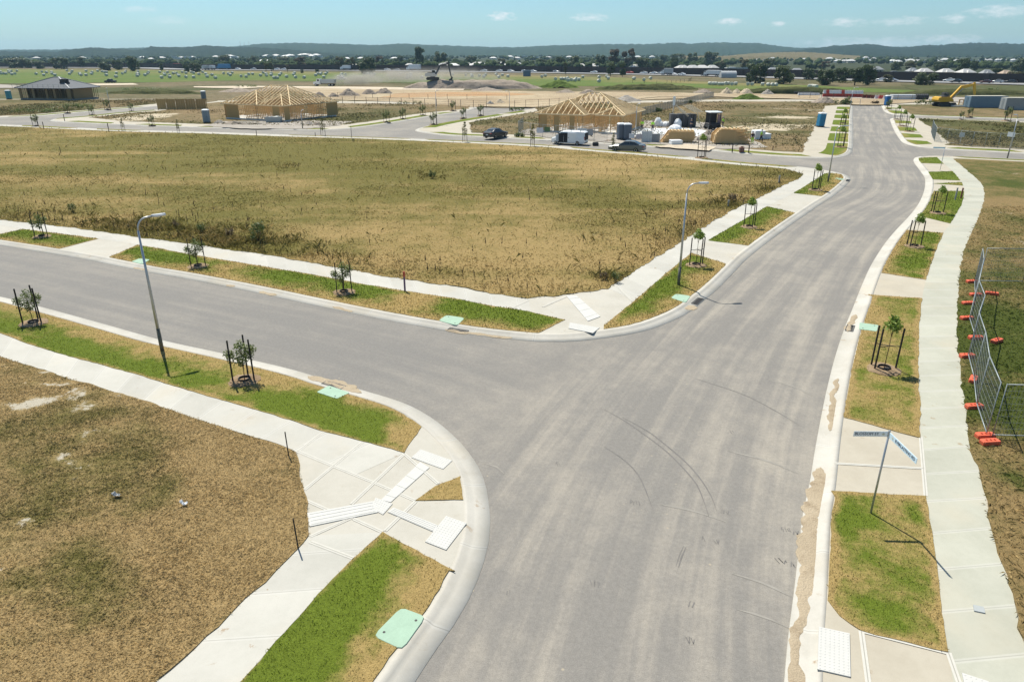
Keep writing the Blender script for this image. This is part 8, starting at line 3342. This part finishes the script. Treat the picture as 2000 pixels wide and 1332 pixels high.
def put_tree(kind, seed, mat, u, v, hpx, wpx, label, bury=0.0):
    b = g(u, v)
    s = b.y / FPX * 1.045
    h, w_ = hpx * s, wpx * s
    key = (kind, seed)
    if key not in TP:
        TP[key] = tree_proto(kind, seed)
        o = TP[key]
        o['label'] = label
        o['group'] = GTR
    else:
        o = dup(TP[key], (0, 0, 0), 0, label, GTR)
    o.location = (b.x, b.y, .05 - bury)
    o.scale = (w_, w_, h)
    o.rotation_euler = (0, 0, rb.uniform(0, 6.28))
    for ch in o.children:
        if ch.name.startswith('crown'):
            ch.material_slots[0].link = 'OBJECT'
            ch.material_slots[0].material = mat
    return o


TL = [('round', 1, 0, 718, 145.5, 30, 36, 'big round dark tree in the middle of the paddock edge'), ('round', 2, 0, 1475, 162.5, 35, 44, 'largest dark tree, left of the pair before the brown wall'), ('round', 3, 1, 1530, 164.5, 32, 40, 'broad green tree, right of the pair before the brown wall'),
      ('round', 1, 0, 1612, 166.5, 29, 36, 'round dark tree, first of the four along the far paddock'), ('round', 2, 0, 1642, 162, 26, 32, 'round dark tree, second of the four along the far paddock'), ('tall', 4, 0, 1669, 167, 31, 32, 'dark tree, third of the four along the far paddock'), ('round', 3, 0, 1694, 166, 35, 32, 'tallest dark tree, last of the four along the far paddock'),
      ('round', 1, 1, 1806, 166.5, 22, 46, 'broad low tree standing alone before the brown wall at right'), ('round', 2, 2, 1733, 161, 13, 19, 'small yellowish tree by the freeway at right'), ('round', 3, 0, 1580, 156, 20, 26, 'dark tree behind the pair, over the brown wall'), ('tall', 4, 1, 1192, 149.5, 24, 20, 'bushy green tree beside the freeway, left of a slimmer one'),
      ('tall', 5, 1, 1216, 150.5, 25, 14, 'slim upright green tree beside the freeway'), ('tall', 4, 2, 1105, 147, 22, 10, 'thin wispy tree at the freeway edge beyond the green mound'), ('round', 2, 1, 1945, 152, 16, 24, 'round tree over the brown wall near the right edge'), ('round', 1, 2, 1980, 158.5, 17, 32, 'yellowish tree at the foot of the wall, right edge'),
      ('round', 3, 0, 30, 133.5, 18, 34, 'dark broad tree at the far left of the paddock'), ('round', 1, 0, 52, 133.5, 17, 24, 'dark tree second from the far left of the paddock'), ('round', 2, 0, 80, 135, 13, 20, 'small round dark bush tree at the left paddock'), ('round', 3, 0, 120, 135.5, 20, 30, 'dark spreading tree right of a small round one, left paddock'),
      ('tall', 4, 0, 160, 132.5, 18, 16, 'upright dark tree at the left freeway edge'), ('round', 1, 0, 206, 138.5, 15, 25, 'round dark tree above the dark pickup'), ('round', 2, 0, 232, 137, 17, 20, 'dark tree close right of the one above the pickup'), ('round', 3, 0, 262, 139.5, 26, 25, 'tall dark tree right of the pickup, left paddock'),
      ('tall', 5, 0, 316, 139.5, 15, 9, 'slim dark tree alone at the left paddock edge'), ('round', 1, 0, 365, 141, 15, 13, 'small dark tree, left of two before the blue lorry'), ('round', 2, 0, 383, 141.5, 16, 23, 'round dark tree, right of two before the blue lorry'), ('round', 3, 0, 440, 131.5, 21, 24, 'dark round tree behind the blue lorry'),
      ('round', 1, 0, 494, 128.5, 17, 20, 'round tree over the wall right of the blue lorry'), ('gum', 6, 2, 520, 143, 16, 12, 'thin olive tree at the paddock edge, left of a similar one'), ('gum', 7, 2, 531, 144.5, 19, 12, 'thin olive tree at the paddock edge, right of a similar one'), ('gum', 6, 3, 562, 142.5, 13, 10, 'thin brownish tree in the middle paddock'),
      ('round', 2, 0, 590, 143.5, 6, 7, 'tiny dark bush in the middle paddock'), ('round', 3, 1, 620, 143, 6, 9, 'tiny green bush left of the big round tree'), ('tall', 4, 0, 823, 134, 37, 24, 'tallest dark tree on the skyline above the digger'), ('round', 1, 0, 860, 132, 27, 28, 'dark tree right of the tallest skyline tree'),
      ('gum', 7, 3, 589, 137, 22, 24, 'brownish tree over the wall in the middle left'), ('gum', 6, 2, 665, 138, 22, 20, 'pale olive tree left of the big round tree'), ('gum', 7, 2, 686, 138, 22, 18, 'pale olive tree touching the big round tree'), ('gum', 6, 3, 742, 134, 20, 18, 'brownish tree right of the big round tree'),
      ('round', 2, 0, 1095, 134, 20, 20, 'dark tree behind the wall above the green mound'), ('round', 3, 1, 1120, 134.5, 22, 26, 'green tree behind the wall right of a darker one'), ('tall', 5, 0, 1060, 134, 17, 22, 'dark tree behind the wall, left of the green one'), ('round', 1, 0, 1172, 134, 24, 22, 'round dark tree behind the wall before brown gums'),
      ('gum', 6, 3, 1200, 137, 34, 30, 'tall brownish gum behind the wall, left of two'), ('gum', 7, 3, 1226, 137, 36, 28, 'tall brownish gum behind the wall, right of two'), ('round', 2, 1, 1255, 137, 21, 34, 'broad green tree behind the wall beyond the paling fence'), ('round', 3, 1, 1283, 138, 20, 30, 'second broad green tree behind the wall beyond the paling fence'),
      ('round', 1, 1, 1316, 137, 22, 16, 'bright green round tree left of the pale roofs'), ('round', 2, 0, 1296, 126, 16, 18, 'far round dark tree, left of a skyline row'), ('round', 3, 0, 1324, 126, 18, 30, 'far broad dark tree in the skyline row'), ('round', 1, 0, 1352, 128, 22, 22, 'far tall round tree in the skyline row'),
      ('round', 2, 0, 1388, 129, 24, 32, 'far broad dark tree, right end of the skyline row'), ('gum', 7, 2, 1405, 138, 16, 18, 'olive tree between pale roofs'), ('gum', 6, 2, 1450, 140, 20, 26, 'olive tree left of the largest dark tree'), ('round', 3, 1, 1500, 139, 22, 24, 'green tree behind the wall between the pair'),
      ('round', 1, 0, 1835, 140, 18, 28, 'dark tree behind the wall, right of the lone broad one'), ('round', 2, 0, 1876, 146, 28, 26, 'tall round dark tree over the wall at right'), ('tall', 4, 0, 1900, 142, 20, 14, 'upright dark tree over the wall at right'), ('round', 3, 0, 1990, 142, 26, 32, 'dark tree mass at the right picture edge'),
      ('gum', 7, 2, 1775, 142, 18, 20, 'olive tree over the wall left of the lone broad one'), ('round', 1, 1, 1750, 138, 16, 24, 'green tree over the wall behind the grey flat roof'), ('gum', 6, 3, 1610, 139, 16, 20, 'brownish tree rising behind the first of the four'), ('gum', 6, 2, 980, 134, 16, 20, 'olive tree behind the wall above the berm'),
      ('round', 2, 0, 920, 131, 18, 24, 'dark tree behind the wall above the berm left end'), ('round', 3, 0, 555, 128, 15, 26, 'dark tree behind the wall beyond the middle paddock'), ('round', 1, 0, 780, 129, 18, 22, 'dark tree behind pale roofs left of the digger')]
for kind, seed, mi, u, v, hp, wp, lb in TL:
    put_tree(kind, seed, M_TREE[mi], u, v, hp, wp, lb)

# ================================================================ houses beyond the freeway
M_ROOFS = [plain('roof_pale', (.42, .41, .40), .6), plain('roof_white', (.52, .52, .51), .6), plain('roof_grey', (.24, .25, .26), .7), plain('roof_tan', (.38, .29, .22), .8)]
M_WALLS = [plain('wall_cream', (.48, .43, .35), .8), plain('wall_white', (.60, .60, .58), .8), plain('wall_tan', (.38, .30, .22), .8)]
GHS = 'houses beyond the freeway'
hp0 = {}


def house_proto(flat):
    t = thing('house', '-', 'house')
    m = MB()
    m.box((0, 0, .22), (1, .7, .44))
    wl = m.build('wall', M_WALLS[0], t)
    m = MB()
    for x in (-.32, -.05, .25):
        m.box((x, -.352, .25), (.13, .01, .18))
    m.build('window', M_GLASS, t)
    m = MB()
    if flat:
        m.box((0, 0, .47), (1.04, .74, .07))
        m.box((-.2, 0, .55), (.3, .3, .1))
        m.box((0, -.36, .52), (1.04, .02, .06))
    else:
        m.add([(-.55, -.4, .44), (.55, -.4, .44), (.55, .4, .44), (-.55, .4, .44), (-.2, 0, .82), (.2, 0, .82)], [(0, 1, 5, 4), (1, 2, 5), (2, 3, 4, 5), (3, 0, 4), (3, 2, 1, 0)])
        m.add([(-.28, -.5, .44), (.12, -.5, .44), (.12, -.1, .44), (-.28, -.1, .44), (-.08, -.3, .68), (-.08, 0, .68)], [(0, 1, 4), (1, 2, 5, 4), (3, 0, 4, 5), (2, 3, 5)])
    m.build('roof', M_ROOFS[0], t)
    m = MB()
    m.box((.1, -.353, .16), (.07, .012, .30))
    m.build('door', M_TRIM, t)
    return t


def put_house(u, v, wpx, roof, wall, label, flat=False, y=None, hk=.42):
    if y is None:
        b = g(u, v)
        z = .1
    else:
        b = far(u, v, y)
        z = b.z
    s = b.y / FPX * 1.045
    w_ = wpx * s
    key = flat
    if key not in hp0:
        hp0[key] = house_proto(flat)
        o = hp0[key]
        o['label'] = label
        o['group'] = GHS
    else:
        o = dup(hp0[key], (0, 0, 0), 0, label, GHS)
    o.location = (b.x, b.y, z - .3)
    o.scale = (w_, w_, max(5.2, w_ * hk))
    o.rotation_euler = (0, 0, rb.uniform(-.35, .35))
    for ch in o.children:
        nm = ch.name.split('.')[0]
        if nm in ('roof', 'wall'):
            ch.material_slots[0].link = 'OBJECT'
            ch.material_slots[0].material = roof if nm == 'roof' else wall
    return o


HL = [(692, 134, 14, 0, 0), (800, 134, 15, 0, 0), (822, 134, 16, 0, 1), (845, 134, 15, 0, 0), (867, 133, 20, 2, 0), (886, 134, 19, 1, 1), (912, 133, 22, 0, 0), (935, 133, 26, 0, 1), (962, 133, 16, 1, 1), (985, 133, 26, 1, 1), (1010, 131, 18, 2, 0), (1135, 135, 14, 0, 0), (1160, 135, 15, 0, 0), (1240, 137, 16, 0, 0), (1332, 139, 20, 0, 0), (1352, 139, 20, 0, 1),
      (1370, 139, 22, 0, 0), (1390, 139, 18, 0, 0), (1508, 146, 18, 2, 0), (1555, 148, 20, 2, 0), (1803, 148, 22, 0, 0), (1845, 149, 22, 0, 0), (1884, 150, 24, 0, 0), (1925, 152, 18, 2, 2), (1962, 154, 20, 3, 2), (1710, 143, 18, 2, 0), (1780, 147, 16, 2, 0)]
wh_ = ['left of the digger boom' if u < 850 else 'behind the digger boom' if u < 900 else 'above the berm' if u < 1020 else 'right of the green mound' if u < 1250 else 'between trees beyond the paling fence' if u < 1400 else 'behind the big trees' if u < 1600 else 'over the wall at right' for u, *_ in HL]
cnt = {}
for i, (u, v, wp, ri, wi) in enumerate(HL):
    cnt.setdefault(wh_[i], []).append(i)
for i, (u, v, wp, ri, wi) in enumerate(HL):
    k = cnt[wh_[i]].index(i)
    rn = ('pale', 'white', 'dark grey', 'tan')[ri]
    put_house(u, v, wp * 1.1, M_ROOFS[ri], M_WALLS[wi], '%s roofed house %s, %s from the left there' % (rn, wh_[i], ordw[k]))
put_house(1437, 140, 34, M_ROOFS[1], M_WALLS[1], 'wide low white roofed hall left of the largest dark tree', True, hk=.22)
put_house(1750, 150, 26, M_ROOFS[2], M_WALLS[1], 'grey flat roofed block behind the wall right of the four trees', True, hk=.3)
put_house(1030, 133, 34, M_ROOFS[0], M_WALLS[1], 'long pale flat roofed hall above the green mound', True, hk=.2)
put_house(960, 131, 44, M_ROOFS[0], M_WALLS[1], 'long pale flat roofed hall above the berm', True, hk=.16)
# far suburbs on the rise
rh = random.Random(41)
FH_ = []
for (u0, u1, v0, v1, n, y) in ((420, 462, 110, 116, 11, 1500), (335, 378, 111, 114, 7, 1450), (518, 580, 108.5, 110.5, 11, 1700), (586, 624, 107.5, 111, 9, 1700), (500, 525, 119, 122, 3, 1100), (1600, 1720, 113, 127, 14, 1050), (1740, 1830, 117, 126, 8, 1000), (1840, 1995, 116, 128, 15, 1050), (1180, 1330, 108, 122, 6, 1300), (960, 1120, 107, 118, 8, 1500),
                             (1420, 1600, 112, 124, 9, 1200), (640, 800, 112, 122, 7, 1300), (200, 330, 112, 118, 6, 1400), (60, 180, 112, 116, 3, 1400)):
    for k in range(n):
        u = u0 + (u1 - u0) * (k + rh.uniform(.15, .85)) / n
        v = rh.uniform(v0, v1)
        yy2 = CAM_H * 0
        FH_.append((u, v, y * rh.uniform(.9, 1.12)))
for u, v, y in FH_:
    b = far(u, v, y)
    # rest the house on the land at that distance
    z = float(far_z(b.x, y))
    side = 'left' if u < 640 else 'middle' if u < 1340 else 'right'
    o = put_house(u, v, rh.uniform(7, 13), M_ROOFS[rh.choice((1, 1, 0, 1))], M_WALLS[rh.choice((0, 1, 1))], 'tiny pale roofed house in the far suburb on the %s' % side, rh.random() < .35, y)
    o.location.z = max(z, min(b.z - 2, z + 7)) - .3
    o['group'] = 'tiny houses of the far suburb on the %s' % side

# ================================================================ dust trail
def dust(u, v, wpx, hpx, dens, y, name='dust_cloud'):
    c = far(u, v, y)
    s = y / FPX * 1.04
    m = MB()
    n, k = 18, 9
    rs = []
    for i in range(1, k):
        th = pi * i / k
        rs.append([Vector((wpx * s / 2 * sin(th) * cos(2 * pi * j / n), wpx * s / 5 * sin(th) * sin(2 * pi * j / n), -hpx * s / 2 * cos(th))) for j in range(n)])
    m.rings(rs)
    mt = bpy.data.materials.new('dust')
    mt.use_nodes = True
    nt = mt.node_tree
    nt.nodes.remove(nt.nodes['Principled BSDF'])
    vol = nt.nodes.new('ShaderNodeVolumePrincipled')
    vol.inputs['Color'].default_value = (.86, .78, .66, 1)
    tc_ = nt.nodes.new('ShaderNodeTexCoord')
    ns = nt.nodes.new('ShaderNodeTexNoise')
    ns.inputs['Scale'].default_value = 2.2 / (hpx * s)
    ns.inputs['Detail'].default_value = 4
    nt.links.new(tc_.outputs['Object'], ns.inputs['Vector'])
    # fade to nothing at the cloud's own edge
    ln = nt.nodes.new('ShaderNodeVectorMath')
    ln.operation = 'MULTIPLY'
    nt.links.new(tc_.outputs['Object'], ln.inputs[0])
    ln.inputs[1].default_value = (2 / (wpx * s), 5 / (wpx * s), 2 / (hpx * s))
    le = nt.nodes.new('ShaderNodeVectorMath')
    le.operation = 'LENGTH'
    nt.links.new(ln.outputs[0], le.inputs[0])
    mr_ = nt.nodes.new('ShaderNodeMapRange')
    mr_.interpolation_type = 'SMOOTHSTEP'
    nt.links.new(le.outputs['Value'], mr_.inputs['Value'])
    mr_.inputs['From Min'].default_value = 1.0
    mr_.inputs['From Max'].default_value = .25
    n2_ = nt.nodes.new('ShaderNodeMapRange')
    nt.links.new(ns.outputs['Fac'], n2_.inputs['Value'])
    n2_.inputs['From Min'].default_value = .36
    n2_.inputs['From Max'].default_value = .66
    mm = nt.nodes.new('ShaderNodeMath')
    mm.operation = 'MULTIPLY'
    nt.links.new(mr_.outputs[0], mm.inputs[0])
    nt.links.new(n2_.outputs[0], mm.inputs[1])
    m3 = nt.nodes.new('ShaderNodeMath')
    m3.operation = 'MULTIPLY'
    nt.links.new(mm.outputs[0], m3.inputs[0])
    m3.inputs[1].default_value = dens
    nt.links.new(m3.outputs[0], vol.inputs['Density'])
    nt.links.new(vol.outputs[0], nt.nodes['Material Output'].inputs['Volume'])
    o = m.build(name, mt)
    o.location = c
    tag(o, kind='stuff')


dust(690, 156, 120, 26, .5, 306)
dust(760, 152, 220, 34, .22, 335)
dust(860, 150, 300, 40, .085, 372)
scene.cycles.volume_step_rate = 2.0
scene.cycles.volume_max_steps = 96

for k, (u, v1) in enumerate(((470, 81), (478, 83), (487, 81.5))):
    q0, q1 = far(u, 93, 3450), far(u, v1, 3450)
    m = MB()
    m.tube([(0, 0, -6), (0, 0, q1.z - q0.z)], [.9, .5], 6)
    m.box((0, 0, (q1.z - q0.z) * .8), (3, 1, .6))
    o = m.build('radio_mast', M_OLDT)
    o.location = q0
    tag(o, 'thin radio mast on the far ridge, %s of three' % ('left', 'middle', 'right')[k], 'mast')
